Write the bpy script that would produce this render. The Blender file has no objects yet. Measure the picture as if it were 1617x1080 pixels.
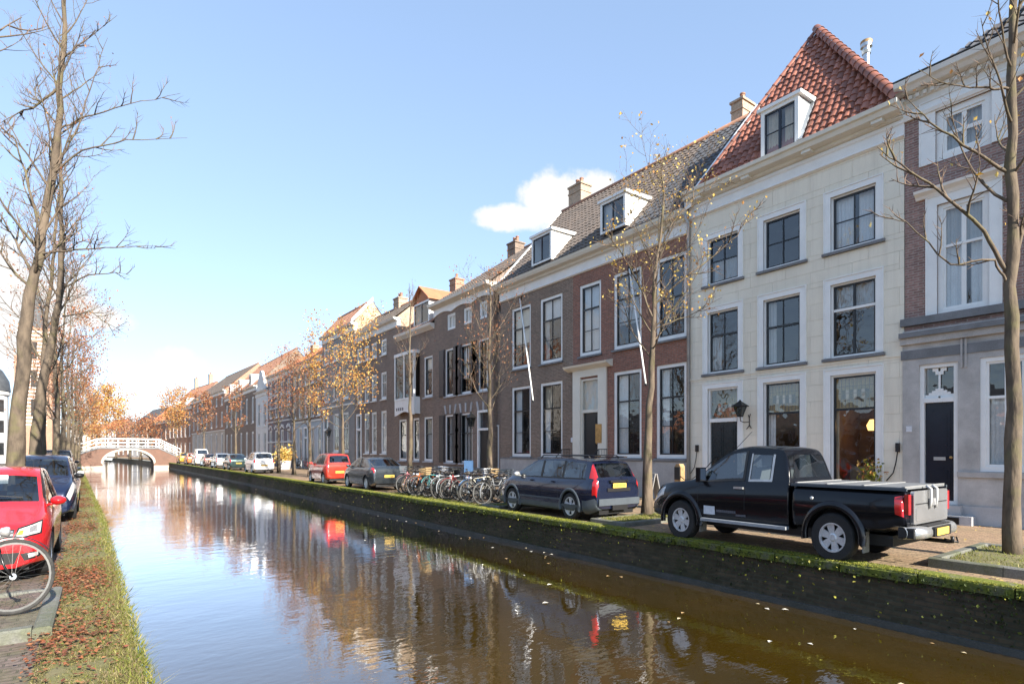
import bpy, bmesh, math, random, time
import numpy as np
from mathutils import Vector, Matrix
T0 = time.time()
R = math.radians
scene = bpy.context.scene
COL = scene.collection

# ------------------------------------------------------------------ camera
F = 900.0; XV = 155.0; YH = 712.0; CX = 808.5; EYE = 1.68      # photo pixels (1617 wide), eye height above the quays
TH = math.atan((CX - XV) / F)
ST, CT = math.sin(TH), math.cos(TH)
cam = bpy.data.cameras.new('camera')
cam.sensor_width = 36.0; cam.sensor_fit = 'HORIZONTAL'
cam.lens = F / 1617.0 * 36.0
cam.shift_y = (YH - 540.0) / 1617.0
cam.clip_start = 0.1; cam.clip_end = 3000
cam_o = bpy.data.objects.new('camera', cam); COL.objects.link(cam_o)
cam_o.location = (0, 0, EYE); cam_o.rotation_euler = (R(90), 0, -TH)
scene.camera = cam_o

# ------------------------------------------------------------------ sky, sun, exposure
SUN_EL, SUN_AZ = 29.0, 2.0          # azimuth: degrees from straight behind (-Y) towards +X
sun_vec = Vector((math.sin(R(SUN_AZ)) * math.cos(R(SUN_EL)), -math.cos(R(SUN_AZ)) * math.cos(R(SUN_EL)), math.sin(R(SUN_EL))))
sun = bpy.data.lights.new('sun', 'SUN'); sun.energy = 3.0; sun.angle = R(0.6); sun.color = (1.0, 0.93, 0.82)
sun_o = bpy.data.objects.new('sun', sun); COL.objects.link(sun_o)
sun_o.rotation_euler = (-sun_vec).to_track_quat('-Z', 'Y').to_euler()
sun_o.location = (0, -20, 40)
world = bpy.data.worlds.new('World'); scene.world = world; world.use_nodes = True
wn = world.node_tree; wn.nodes.clear()
def wnode(t, **k):
    n = wn.nodes.new(t)
    for a, b in k.items(): setattr(n, a, b)
    return n
sky = wnode('ShaderNodeTexSky', sky_type='NISHITA', sun_disc=False)
sky.sun_elevation = R(SUN_EL); sky.sun_rotation = math.atan2(sun_vec.x, sun_vec.y)
sky.air_density = 1.0; sky.dust_density = 0.05; sky.ozone_density = 2.2; sky.altitude = 0
bg = wnode('ShaderNodeBackground'); bg.inputs[1].default_value = 0.112
gam = wnode('ShaderNodeGamma'); gam.inputs[1].default_value = 0.52; wn.links.new(sky.outputs[0], gam.inputs[0])
tnt = wnode('ShaderNodeMix', data_type='RGBA', blend_type='MULTIPLY'); tnt.inputs[0].default_value = 1.0; tnt.inputs[7].default_value = (0.90, 1.005, 1.17, 1)
wn.links.new(gam.outputs[0], tnt.inputs[6]); wn.links.new(tnt.outputs[2], bg.inputs[0])
cbg = wnode('ShaderNodeBackground'); cbg.inputs[0].default_value = (1.0, 0.985, 0.97, 1); cbg.inputs[1].default_value = 0.25
wout = wnode('ShaderNodeOutputWorld'); mix = wnode('ShaderNodeMixShader')
tc = wnode('ShaderNodeTexCoord')
def wdir(px, py):
    k = (px - CX) / F
    v = Vector((ST + CT * k, CT - ST * k, (YH - py) / F)); return v.normalized()
def math_node(op, a=None, b=None, c=None, clamp=False):
    n = wnode('ShaderNodeMath', operation=op); n.use_clamp = clamp
    for i, x in enumerate((a, b, c)):
        if x is None: continue
        if isinstance(x, (int, float)): n.inputs[i].default_value = x
        else: wn.links.new(x, n.inputs[i])
    return n.outputs[0]
noise = wnode('ShaderNodeTexNoise'); noise.inputs['Scale'].default_value = 11.0; noise.inputs['Detail'].default_value = 7; noise.inputs['Roughness'].default_value = 0.62
wn.links.new(tc.outputs['Generated'], noise.inputs['Vector'])
tot = None
# (photo pixel of the cloud, half width and half height as direction units, strength)
for px, py, w, h, s in ((885, 310, .075, .055, 1.0), (820, 345, .11, .026, .8), (925, 298, .06, .035, .8), (765, 352, .05, .012, .6), (30, 470, .10, .075, .9), (140, 500, .07, .028, .8), (-160, 450, .22, .12, 1.0), (275, 572, .05, .03, .5), (-900, 350, .5, .12, 1.0), (2300, 420, .4, .1, 1.0)):
    d = wdir(px, py)
    right = Vector((d.y, -d.x, 0)).normalized(); up = right.cross(d)
    def dotn(v):
        n = wnode('ShaderNodeVectorMath', operation='DOT_PRODUCT'); wn.links.new(tc.outputs['Generated'], n.inputs[0]); n.inputs[1].default_value = v; return n.outputs['Value']
    a = math_node('DIVIDE', dotn(right), w); b = math_node('DIVIDE', dotn(up), h); c = dotn(d)
    r2 = math_node('ADD', math_node('MULTIPLY', a, a), math_node('MULTIPLY', b, b))
    f = math_node('MULTIPLY', math_node('SUBTRACT', 1.0, r2), s, clamp=True)
    f = math_node('MULTIPLY', f, math_node('GREATER_THAN', c, 0.0))
    tot = f if tot is None else math_node('MAXIMUM', tot, f)
cl = math_node('ADD', math_node('SUBTRACT', noise.outputs['Fac'], 0.56), math_node('MULTIPLY', tot, 0.42))
ramp = wnode('ShaderNodeMapRange'); ramp.interpolation_type = 'SMOOTHSTEP'
wn.links.new(cl, ramp.inputs[0]); ramp.inputs[1].default_value = 0.0; ramp.inputs[2].default_value = 0.24
gate = math_node('MULTIPLY', ramp.outputs[0], math_node('MULTIPLY', tot, 6.0, clamp=True))
wn.links.new(gate, mix.inputs[0]); wn.links.new(bg.outputs[0], mix.inputs[1]); wn.links.new(cbg.outputs[0], mix.inputs[2])
wn.links.new(mix.outputs[0], wout.inputs[0])
vs = scene.view_settings
vs.view_transform = 'Standard'; vs.look = 'None'; vs.gamma = 1.0; vs.use_curve_mapping = False
vs.exposure = 2.13
scene.cycles.max_bounces = 8; scene.cycles.transparent_max_bounces = 12
scene.cycles.caustics_reflective = False; scene.cycles.caustics_refractive = False
scene.cycles.use_denoising = True
# ------------------------------------------------------------------ helpers
def pdir(px):
    k = (px - CX) / F
    return (ST + CT * k, CT - ST * k)
def at(px, py, d):
    a, b = pdir(px); return Vector((a * d, b * d, EYE - (py - YH) * d / F))
def ground(px, py, z=0.0):
    return at(px, py, F * (EYE - z) / (py - YH))
def on_x(px, X):
    a, b = pdir(px); d = X / a; return Vector((X, b * d, 0)), d

KX = CT / .8617
def wmap(x, y): return (KX*x, .864*y - .174*x)       # plan survey -> place
HS = .864
class MB:
    def __init__(s): s.v = []; s.f = []; s.m = []
    def add(s, vs, fs, m=0):
        o = len(s.v); s.v.extend([tuple(p) for p in vs]); s.f.extend([tuple(i + o for i in q) for q in fs]); s.m.extend([m] * len(fs)); return s
    def box(s, x0, x1, y0, y1, z0, z1, m=0):
        if x0 > x1: x0, x1 = x1, x0
        if y0 > y1: y0, y1 = y1, y0
        if z0 > z1: z0, z1 = z1, z0
        return s.add([(x0,y0,z0),(x1,y0,z0),(x1,y1,z0),(x0,y1,z0),(x0,y0,z1),(x1,y0,z1),(x1,y1,z1),(x0,y1,z1)],
                     [(0,3,2,1),(4,5,6,7),(0,1,5,4),(1,2,6,5),(2,3,7,6),(3,0,4,7)], m)
    def quad(s, a, b, c, d, m=0): return s.add([a, b, c, d], [(0,1,2,3)], m)
    def poly(s, pts, m=0): return s.add(pts, [tuple(range(len(pts)))], m)
    def prism(s, pts, a, b, m=0, axis='x', caps=True):
        """polygon of (p,q) extruded along axis from a to b. axis x: (y,z); y: (x,z); z: (x,y)"""
        mk = {'x': lambda t, p, q: (t, p, q), 'y': lambda t, p, q: (p, t, q), 'z': lambda t, p, q: (p, q, t)}[axis]
        n = len(pts); vs = [mk(a, *p) for p in pts] + [mk(b, *p) for p in pts]
        fs = [(i, (i+1) % n, (i+1) % n + n, i + n) for i in range(n)]
        if caps: fs += [tuple(range(n))[::-1], tuple(range(n, 2*n))]
        return s.add(vs, fs, m)
    def bar(s, p, q, w, h=None, m=0, up=(0,0,1)):
        p, q = Vector(p), Vector(q); h = h or w; d = (q - p).normalized(); u = Vector(up)
        if abs(d.dot(u)) > .98: u = Vector((1,0,0))
        r = d.cross(u).normalized() * (w/2); t = r.cross(d).normalized() * (h/2)
        vs = [p-r-t, p+r-t, p+r+t, p-r+t, q-r-t, q+r-t, q+r+t, q-r+t]
        return s.add(vs, [(0,1,2,3)[::-1],(4,5,6,7),(0,1,5,4),(1,2,6,5),(2,3,7,6),(3,0,4,7)], m)
    def tube(s, pts, r, n=6, m=0, cap=True):
        pts = [Vector(p) for p in pts]; k = len(pts)
        if not hasattr(r, '__len__'): r = [r] * k
        d = (pts[1] - pts[0]).normalized(); u = Vector((0,0,1)) if abs(d.z) < .9 else Vector((1,0,0))
        a = d.cross(u).normalized(); vs = []; fs = []
        cs = [(math.cos(2*math.pi*j/n), math.sin(2*math.pi*j/n)) for j in range(n)]
        for i in range(k):
            t = (pts[min(i+1, k-1)] - pts[max(i-1, 0)])
            t = t.normalized() if t.length > 1e-9 else d
            a = (a - t * a.dot(t)); a = a.normalized() if a.length > 1e-6 else t.orthogonal().normalized()
            b = t.cross(a)
            for c, sn in cs: vs.append(pts[i] + (a*c + b*sn) * r[i])
        for i in range(k-1):
            for j in range(n):
                fs.append((i*n+j, i*n+(j+1) % n, (i+1)*n+(j+1) % n, (i+1)*n+j))
        if cap: fs += [tuple(range(n))[::-1], tuple(range((k-1)*n, k*n))]
        return s.add(vs, fs, m)
    def lathe(s, prof, n=16, m=0, axis='z', c=(0,0,0), a0=0.0, a1=2*math.pi):
        """prof: (radius, along-axis)"""
        full = abs(a1 - a0 - 2*math.pi) < 1e-6; k = len(prof); cnt = n if full else n + 1; vs = []
        for i in range(cnt):
            t = a0 + (a1-a0) * i / n; ct, st = math.cos(t), math.sin(t)
            for r, h in prof:
                p = {'z': (r*ct, r*st, h), 'y': (r*ct, h, r*st), 'x': (h, r*ct, r*st)}[axis]
                vs.append((p[0]+c[0], p[1]+c[1], p[2]+c[2]))
        fs = []
        for i in range(n):
            j = (i+1) % cnt
            for q in range(k-1): fs.append((i*k+q, j*k+q, j*k+q+1, i*k+q+1))
        return s.add(vs, fs, m)
    def grid(s, P, m=0):
        """P: 2D list of points"""
        r, c = len(P), len(P[0])
        return s.add([p for row in P for p in row], [(i*c+j, i*c+j+1, (i+1)*c+j+1, (i+1)*c+j) for i in range(r-1) for j in range(c-1)], m)
    def mesh(s, name, mats, smooth=False, sharp=None):
        me = bpy.data.meshes.new(name); me.from_pydata(s.v, [], s.f)
        if not isinstance(mats, (list, tuple)): mats = [mats]
        for x in mats: me.materials.append(M[x] if isinstance(x, str) else x)
        if any(s.m): me.polygons.foreach_set('material_index', s.m)
        if smooth: me.polygons.foreach_set('use_smooth', [True] * len(s.f))
        me.update()
        if sharp: me.set_sharp_from_angle(angle=R(sharp))
        return me
    def build(s, name, mats, parent=None, smooth=False, sharp=None, kind=None, loc=None, rot=None):
        return link(name, s.mesh(name, mats, smooth, sharp), parent, kind, loc, rot)

def link(name, me, parent=None, kind=None, loc=None, rot=None):
    o = bpy.data.objects.new(name, me); COL.objects.link(o)
    if parent is not None: o.parent = parent
    if kind: o['kind'] = kind
    if loc is not None: o.location = loc
    if rot is not None: o.rotation_euler = rot
    return o
def tag(o, label, cat, group=None, kind=None):
    o['label'] = label; o['category'] = cat
    if group: o['group'] = group
    if kind: o['kind'] = kind
    return o
def thing(name, label, cat, loc=(0,0,0), rz=0.0, group=None):
    o = bpy.data.objects.new(name, None); COL.objects.link(o); o.location = loc; o.rotation_euler = (0, 0, rz); o.empty_display_size = .2
    return tag(o, label, cat, group)
def kids(o): return [c for c in bpy.data.objects if c.parent == o]
def copy_tree(o, parent=None):
    c = o.copy(); COL.objects.link(c); c.parent = parent
    for ch in list(o.children): copy_tree(ch, c)
    return c

# ------------------------------------------------------------------ materials
M = {}
class NT:
    def __init__(s, name):
        s.mat = bpy.data.materials.new(name); s.mat.use_nodes = True; s.t = s.mat.node_tree; s.t.nodes.clear()
        s.out = s.n('ShaderNodeOutputMaterial'); s.p = s.n('ShaderNodeBsdfPrincipled'); s.l(s.p.outputs[0], s.out.inputs[0])
        M[name] = s.mat
    def n(s, t, **k):
        x = s.t.nodes.new(t)
        for a, b in k.items(): setattr(x, a, b)
        return x
    def l(s, a, b): s.t.links.new(a, b)
    def set(s, **k):
        for a, b in k.items():
            i = s.p.inputs[a.replace('_', ' ')]
            if isinstance(b, tuple) and len(b) == 3: b = (*b, 1)
            i.default_value = b
    def coord(s, kind='Object'):
        return s.n('ShaderNodeTexCoord').outputs[kind]
    def mapping(s, v, scale=(1,1,1), rot=(0,0,0)):
        m = s.n('ShaderNodeMapping'); m.inputs['Scale'].default_value = scale; m.inputs['Rotation'].default_value = rot; s.l(v, m.inputs[0]); return m.outputs[0]
    def noise(s, v, scale, detail=4, rough=.55, out='Fac'):
        x = s.n('ShaderNodeTexNoise'); x.inputs['Scale'].default_value = scale; x.inputs['Detail'].default_value = detail; x.inputs['Roughness'].default_value = rough
        if v is not None: s.l(v, x.inputs['Vector'])
        return x.outputs[out]
    def ramp(s, f, a, b, lo=0.0, hi=1.0):
        x = s.n('ShaderNodeMapRange'); x.inputs[1].default_value = a; x.inputs[2].default_value = b; x.inputs[3].default_value = lo; x.inputs[4].default_value = hi; s.l(f, x.inputs[0]); return x.outputs[0]
    def mix(s, f, a, b, mode='MIX'):
        x = s.n('ShaderNodeMix', data_type='RGBA', blend_type=mode)
        for i, q in ((0, f), (6, a), (7, b)):
            if isinstance(q, (int, float)): x.inputs[i].default_value = q
            elif isinstance(q, tuple): x.inputs[i].default_value = (*q, 1) if len(q) == 3 else q
            else: s.l(q, x.inputs[i])
        return x.outputs[2]
    def math(s, op, a, b=0.0):
        x = s.n('ShaderNodeMath', operation=op)
        for i, q in enumerate((a, b)):
            if isinstance(q, (int, float)): x.inputs[i].default_value = q
            else: s.l(q, x.inputs[i])
        return x.outputs[0]
    def bump(s, h, strength=.3, dist=.02, norm=None):
        b = s.n('ShaderNodeBump'); b.inputs['Strength'].default_value = strength; b.inputs['Distance'].default_value = dist; s.l(h, b.inputs['Height'])
        if norm is not None: s.l(norm, b.inputs['Normal'])
        return b.outputs[0]
    def color(s, c): s.l(c, s.p.inputs['Base Color'])
    def normal(s, n): s.l(n, s.p.inputs['Normal'])

def pm(name, c, rough=.6, var=.12, scale=3.0, bump=0.0, bscale=40.0, metallic=0.0, spec=.5, coat=0.0, c2=None, fine=.06, rnd=0.0):
    """plain painted / stone / metal surface: base colour with large soft stains, fine grain and a little relief"""
    k = NT(name); v = k.coord(); k.set(Roughness=rough, Metallic=metallic, Specular_IOR_Level=spec, Coat_Weight=coat)
    if coat: k.set(Coat_Roughness=.04)
    d = c2 or tuple(x * (1 - 2.2*var) for x in c)
    f = k.ramp(k.noise(v, scale, 5, .6), .32, .72)
    col = k.mix(f, c, d) if var > 0 else None
    if col is not None and fine:
        g = k.ramp(k.noise(v, bscale, 3, .6), .3, .7, 1 - fine*2, 1 + fine*2)
        col = k.mix(1.0, col, g, 'MULTIPLY')
    if rnd:
        oi = k.n('ShaderNodeObjectInfo'); g = k.ramp(oi.outputs['Random'], 0, 1, 1 - rnd, 1 + rnd)
        col = k.mix(1.0, col if col is not None else c, g, 'MULTIPLY')
    if col is not None: k.color(col)
    else: k.set(Base_Color=c)
    if bump: k.normal(k.bump(k.noise(v, bscale, 4, .6), bump, .01))
    return k
def brick(name, c1, c2, mortar, bw=.215, bh=.062, scale=1.0, stain=(.085,.07,.06), stain_amt=.35, rough=.85, msize=.012, flat=False):
    k = NT(name); v = k.coord(); k.set(Roughness=rough, Specular_IOR_Level=.25)
    sx = k.n('ShaderNodeSeparateXYZ'); k.l(v, sx.inputs[0])
    cb = k.n('ShaderNodeCombineXYZ')
    if flat:
        k.l(sx.outputs[0], cb.inputs[0]); k.l(sx.outputs[1], cb.inputs[1])
    else:
        k.l(k.math('ADD', sx.outputs[0], sx.outputs[1]), cb.inputs[0]); k.l(sx.outputs[2], cb.inputs[1])
    b = k.n('ShaderNodeTexBrick'); k.l(cb.outputs[0], b.inputs['Vector'])
    b.inputs['Scale'].default_value = 1.0/scale; b.inputs['Brick Width'].default_value = bw; b.inputs['Row Height'].default_value = bh; b.inputs['Mortar Size'].default_value = msize; b.inputs['Mortar Smooth'].default_value = .3; b.inputs['Bias'].default_value = 0
    b.inputs['Color1'].default_value = (*c1, 1); b.inputs['Color2'].default_value = (*c2, 1); b.inputs['Mortar'].default_value = (*mortar, 1)
    n1 = k.ramp(k.noise(v, .7, 5, .6), .35, .75); n2 = k.ramp(k.noise(v, 9, 4, .6), .3, .75, .75, 1.2)
    col = k.mix(k.math('MULTIPLY', n1, stain_amt), b.outputs['Color'], stain)
    col = k.mix(1.0, col, n2, 'MULTIPLY'); k.color(col)
    h = k.math('ADD', k.math('MULTIPLY', b.outputs['Fac'], -.6), k.math('MULTIPLY', k.noise(v, 30, 3), .5))
    k.normal(k.bump(h, .5, .008))
    return k
pm('white_paint', (.84,.84,.82), .45, .05, 2.0, .05, 60, fine=.02)
pm('cream_paint', (.74,.71,.62), .5, .05, 2.0, fine=.02)
pm('offwhite_paint', (.74,.72,.67), .5, .06, 2.0, fine=.03)
pm('black_paint', (.012,.013,.016), .3, .1, 3)
pm('green_black_paint', (.010,.018,.022), .25, .1, 3)
pm('door_blue_black', (.012,.015,.026), .25, .1, 3)
k = pm('stucco', (.82,.76,.635), .75, .05, 1.1, .15, 90, fine=.03, rnd=.02)
v = k.coord(); base = k.p.inputs['Base Color'].links[0].from_socket
st = k.ramp(k.noise(k.mapping(v, (3.4, 3.4, .25)), 2.0, 6, .68), .48, .74); k.color(k.mix(k.math('MULTIPLY', st, .42), base, (.56,.50,.41)))
pm('stucco_joint', (.64,.59,.51), .85, .08, 1.1)
pm('grey_stone', (.53,.51,.49), .75, .2, 1.6, .25, 70, fine=.1)
pm('blue_stone', (.20,.205,.215), .6, .18, 2.5, .2, 60, fine=.1)
pm('grey_plinth', (.43,.42,.41), .8, .16, 1.3, .25, 60, fine=.08)
pm('pale_plinth', (.48,.48,.49), .8, .12, 1.3, .2, 60, fine=.06)
pm('grey_render', (.30,.285,.27), .8, .1, 1.2, .1, 60)
pm('blue_render', (.45,.50,.54), .7, .1, 1.2)
pm('white_render', (.72,.71,.68), .7, .07, 1.2)
pm('tan_render', (.55,.48,.40), .8, .12, 1.2)
pm('zinc', (.42,.45,.48), .45, .15, 2.0, .05, 30, metallic=.3)
pm('lead_dark', (.09,.095,.10), .5, .2, 2)
pm('iron', (.012,.012,.013), .4, .2, 8, .1, 60, metallic=.4)
pm('shutter_paint', (.022,.020,.028), .4, .15, 3)
pm('brass_plate', (.55,.33,.12), .35, .2, 6, metallic=.5)
pm('timber', (.45,.28,.13), .6, .2, 6, .2, 30)
pm('steel', (.62,.62,.62), .3, .08, 4, metallic=1.0)
pm('room', (.055,.048,.042), .9, .5, 1.3, c2=(.015,.014,.014))  # near-black colour stands in for the dim depth of the rooms
pm('room_lamplit', (.42,.22,.06), .9, .4, 1.6, c2=(.14,.07,.025))  # indoor lamp glow put into this warm wall colour
pm('curtain_white', (.72,.72,.73), .9, .04, 5)
pm('curtain_grey', (.48,.47,.46), .9, .06, 5)
pm('curtain_tan', (.55,.46,.34), .9, .08, 5)
pm('blind', (.66,.64,.58), .9, .05, 3); pm('blind_tan', (.55,.43,.24), .9, .12, 3)
k = NT('lit_shade'); k.set(Base_Color=(.8,.5,.2), Emission_Color=(1.0,.55,.18), Emission_Strength=.7)
brick('brick_brown', (.28,.19,.142), (.185,.13,.10), (.31,.265,.22))
brick('brick_red', (.37,.15,.10), (.245,.105,.078), (.27,.205,.17), stain_amt=.25)
brick('brick_purple', (.37,.21,.18), (.23,.135,.12), (.38,.32,.29), stain_amt=.2)
brick('brick_dark', (.30,.205,.158), (.20,.14,.112), (.32,.27,.225))
brick('brick_yellow', (.52,.36,.24), (.40,.27,.18), (.45,.40,.33), stain_amt=.25)
brick('brick_orange', (.46,.23,.135), (.34,.16,.10), (.42,.33,.26), stain_amt=.2)
brick('bridge_brick', (.25,.11,.075), (.16,.075,.055), (.22,.165,.13), stain_amt=.4)
brick('brick_slate', (.24,.205,.22), (.165,.145,.16), (.26,.235,.245))
brick('canal_brick', (.125,.085,.056), (.058,.043,.031), (.08,.068,.05), bw=.22, bh=.066, stain=(.026,.034,.010), stain_amt=.85)
pm('footing_stone', (.075,.072,.066), .85, .3, 2.5, .3, 50, c2=(.04,.042,.03), fine=.12)
pm('kerb_stone', (.17,.165,.16), .8, .3, 2.5, .3, 50, c2=(.085,.095,.04), fine=.12)
k = NT('moss_stone'); v = k.coord('Object'); k.set(Roughness=.9, Specular_IOR_Level=.2)
f = k.ramp(k.noise(v, 3.5, 6, .65), .30, .50); f2 = k.ramp(k.noise(v, 22, 4, .6), .3, .7)
k.color(k.mix(f, k.mix(f2, (.19,.18,.15), (.11,.10,.085)), k.mix(f2, (.19,.20,.035), (.09,.11,.02)))); k.normal(k.bump(k.noise(v, 35, 5), .5, .02))
k = NT('paving'); v = k.coord('Object'); k.set(Roughness=.85, Specular_IOR_Level=.3)
sep = k.n('ShaderNodeSeparateXYZ'); k.l(v, sep.inputs[0]); cb = k.n('ShaderNodeCombineXYZ'); k.l(sep.outputs[0], cb.inputs[0]); k.l(sep.outputs[1], cb.inputs[1])
b = k.n('ShaderNodeTexBrick'); k.l(k.mapping(cb.outputs[0], rot=(0,0,R(90))), b.inputs['Vector'])
b.inputs['Scale'].default_value = 1; b.inputs['Brick Width'].default_value = .2; b.inputs['Row Height'].default_value = .085; b.inputs['Mortar Size'].default_value = .008; b.inputs['Mortar Smooth'].default_value = .4
b.inputs['Color1'].default_value = (.40,.265,.165,1); b.inputs['Color2'].default_value = (.27,.175,.115,1); b.inputs['Mortar'].default_value = (.14,.11,.075,1)
st = k.ramp(k.noise(k.mapping(v, (1.2,.35,1)), 1.1, 6, .6), .38, .70)
c = k.mix(k.math('MULTIPLY', st, .6), b.outputs['Color'], (.20,.165,.10)); mo = k.ramp(k.noise(v, 2.3, 6, .68), .57, .70)
sx = k.ramp(sep.outputs[0], 13.0, 10.0); c = k.mix(k.math('MULTIPLY', k.math('MULTIPLY', mo, sx), .8), c, (.10,.11,.02))
c = k.mix(1.0, c, k.ramp(k.noise(v, 14, 4), .3, .7, .75, 1.25), 'MULTIPLY'); k.color(c)
k.normal(k.bump(k.math('ADD', k.math('MULTIPLY', b.outputs['Fac'], -.7), k.noise(v, 9, 5)), .7, .02))
k = NT('paving_left'); v = k.coord('Object'); k.set(Roughness=.85, Specular_IOR_Level=.3)
b = k.n('ShaderNodeTexBrick'); k.l(v, b.inputs['Vector'])
b.inputs['Scale'].default_value = 1; b.inputs['Brick Width'].default_value = .2; b.inputs['Row Height'].default_value = .075; b.inputs['Mortar Size'].default_value = .008; b.inputs['Mortar Smooth'].default_value = .4
b.inputs['Color1'].default_value = (.19,.135,.115,1); b.inputs['Color2'].default_value = (.12,.085,.075,1); b.inputs['Mortar'].default_value = (.075,.065,.045,1)
mo = k.ramp(k.noise(v, 1.7, 7, .68), .46, .62); c = k.mix(k.math('MULTIPLY', mo, .75), b.outputs['Color'], (.10,.10,.04))
c = k.mix(k.math('MULTIPLY', k.ramp(k.noise(v, .8, 5), .4, .65), .6), c, (.16,.14,.12)); c = k.mix(1.0, c, k.ramp(k.noise(v, 14, 4), .3, .7, .7, 1.25), 'MULTIPLY'); k.color(c)
k.normal(k.bump(k.math('ADD', k.math('MULTIPLY', b.outputs['Fac'], -.8), k.noise(v, 9, 5)), .8, .02))
pm('earth', (.10,.075,.05), .95, .3, 3, .6, 25, c2=(.045,.05,.018))
pm('turf_soil', (.17,.14,.075), .95, .3, 4, .6, 25, c2=(.12,.13,.035))
def leafmat(name, cols, rough=.6, trans=.25):
    k = NT(name); k.set(Roughness=rough, Specular_IOR_Level=.3)
    g = k.n('ShaderNodeNewGeometry'); r = k.n('ShaderNodeValToRGB'); k.l(g.outputs['Random Per Island'], r.inputs[0])
    cr = r.color_ramp; cr.interpolation = 'CONSTANT'
    while len(cr.elements) < len(cols): cr.elements.new(.5)
    for i, c in enumerate(cols): cr.elements[i].position = i/len(cols); cr.elements[i].color = (*c, 1)
    k.color(r.outputs[0]); t = k.n('ShaderNodeBsdfTranslucent'); k.l(r.outputs[0], t.inputs[0])
    m = k.n('ShaderNodeMixShader'); m.inputs[0].default_value = trans; k.l(k.p.outputs[0], m.inputs[1]); k.l(t.outputs[0], m.inputs[2]); k.l(m.outputs[0], k.out.inputs[0])
leafmat('grass', [(.15,.17,.03), (.21,.22,.04), (.27,.25,.07), (.10,.13,.02), (.32,.27,.12), (.19,.19,.04)])
leafmat('dry_turf', [(.20,.17,.07), (.16,.15,.05), (.26,.21,.11), (.13,.13,.04), (.22,.16,.09)])
leafmat('moss_tuft', [(.25,.26,.03), (.32,.31,.045), (.17,.20,.025), (.36,.33,.07), (.10,.12,.025)])
leafmat('litter', [(.22,.07,.03), (.30,.11,.05), (.14,.05,.03), (.34,.17,.08), (.26,.09,.05), (.18,.10,.06)])
leafmat('ivy', [(.03,.05,.008), (.018,.03,.006), (.05,.075,.012), (.012,.018,.005), (.08,.10,.02)])
leafmat('leaf_yellow', [(.62,.42,.09), (.70,.52,.16), (.50,.30,.06), (.60,.50,.22), (.45,.22,.07)], trans=.35)
leafmat('leaf_gold', [(.56,.28,.06), (.64,.40,.10), (.44,.20,.06), (.36,.15,.06), (.66,.46,.15)], trans=.35)
leafmat('leaf_rust', [(.34,.13,.05), (.26,.09,.045), (.42,.19,.09), (.20,.075,.045), (.46,.26,.13)], trans=.3)
leafmat('leaf_orange', [(.50,.22,.07), (.56,.29,.09), (.40,.16,.06), (.55,.36,.12)], trans=.35)
leafmat('float_leaf', [(.55,.45,.28), (.62,.58,.50), (.40,.26,.12)], trans=.0)
k = NT('bark'); v = k.coord(); k.set(Roughness=.9, Specular_IOR_Level=.2)
f = k.ramp(k.noise(k.mapping(v, (1,1,.35)), 6, 6, .65), .35, .68); g = k.ramp(k.noise(v, 2.2, 5, .6), .5, .66)
k.color(k.mix(k.math('MULTIPLY', g, .55), k.mix(f, (.175,.135,.098), (.07,.056,.044)), (.15,.14,.06))); k.normal(k.bump(k.noise(k.mapping(v, (1,1,.25)), 22, 5), .7, .02))
pm('twig', (.18,.12,.085), .85, .2, 4)
# water: brown canal water under a rippled mirror
k = NT('water'); v = k.coord('Object')
k.t.nodes.remove(k.p)
n1 = k.noise(k.mapping(v, (.55,1.0,1)), 3.2, 3, .5); n2 = k.noise(k.mapping(v, (.6,1.2,1)), 11, 2, .5); n3 = k.noise(v, .35, 2, .5)
amp = k.ramp(n3, .35, .65, .45, 1.2)
bmp = k.bump(k.math('MULTIPLY', k.math('ADD', k.math('MULTIPLY', n1, .021), k.math('MULTIPLY', n2, .0055)), amp), 1.0, 1.0)
bmp.node.inputs['Distance'].default_value = .26
df = k.n('ShaderNodeBsdfDiffuse'); gl = k.n('ShaderNodeBsdfGlossy'); gl.inputs['Roughness'].default_value = .015; gl.inputs['Color'].default_value = (.95,.96,1,1)
k.l(k.mix(k.ramp(k.noise(v, .6, 4), .35, .7), (.055,.032,.004), (.040,.025,.003)), df.inputs['Color']); k.l(bmp, gl.inputs['Normal'])
fr = k.n('ShaderNodeFresnel'); fr.inputs['IOR'].default_value = 1.55; k.l(bmp, fr.inputs['Normal'])
ms = k.n('ShaderNodeMixShader'); k.l(k.math('MINIMUM', k.math('ADD', k.math('MULTIPLY', fr.outputs[0], 2.25), -.03), 1.0), ms.inputs[0]); k.l(df.outputs[0], ms.inputs[1]); k.l(gl.outputs[0], ms.inputs[2]); k.l(ms.outputs[0], k.out.inputs[0])
# window glass: thin reflecting pane one can look through
def glass(name, ior, tint=(.92,.95,.95), wav=.0025):
    k = NT(name); k.t.nodes.remove(k.p); v = k.coord()
    tr = k.n('ShaderNodeBsdfTransparent'); tr.inputs[0].default_value = (*tint, 1); gl = k.n('ShaderNodeBsdfGlossy'); gl.inputs['Roughness'].default_value = .01
    nb = k.bump(k.noise(v, 1.6, 2), 1.0, 1.0); nb.node.inputs['Distance'].default_value = wav; k.l(nb, gl.inputs['Normal'])
    fr = k.n('ShaderNodeFresnel'); bf = k.n('ShaderNodeNewGeometry'); k.l(k.ramp(bf.outputs['Backfacing'], 0, 1, ior, 1/ior), fr.inputs['IOR'])
    m = k.n('ShaderNodeMixShader'); k.l(fr.outputs[0], m.inputs[0]); k.l(tr.outputs[0], m.inputs[1]); k.l(gl.outputs[0], m.inputs[2]); k.l(m.outputs[0], k.out.inputs[0])
glass('glass', 2.15, wav=.012)
glass('tinted_glass', 1.75, (.30,.33,.33), .003)
pm('far_glass', (.05,.055,.06), .06, .3, 1, spec=1.0)
glass('car_glass', 2.35, (.42,.47,.48), .004)
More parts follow.
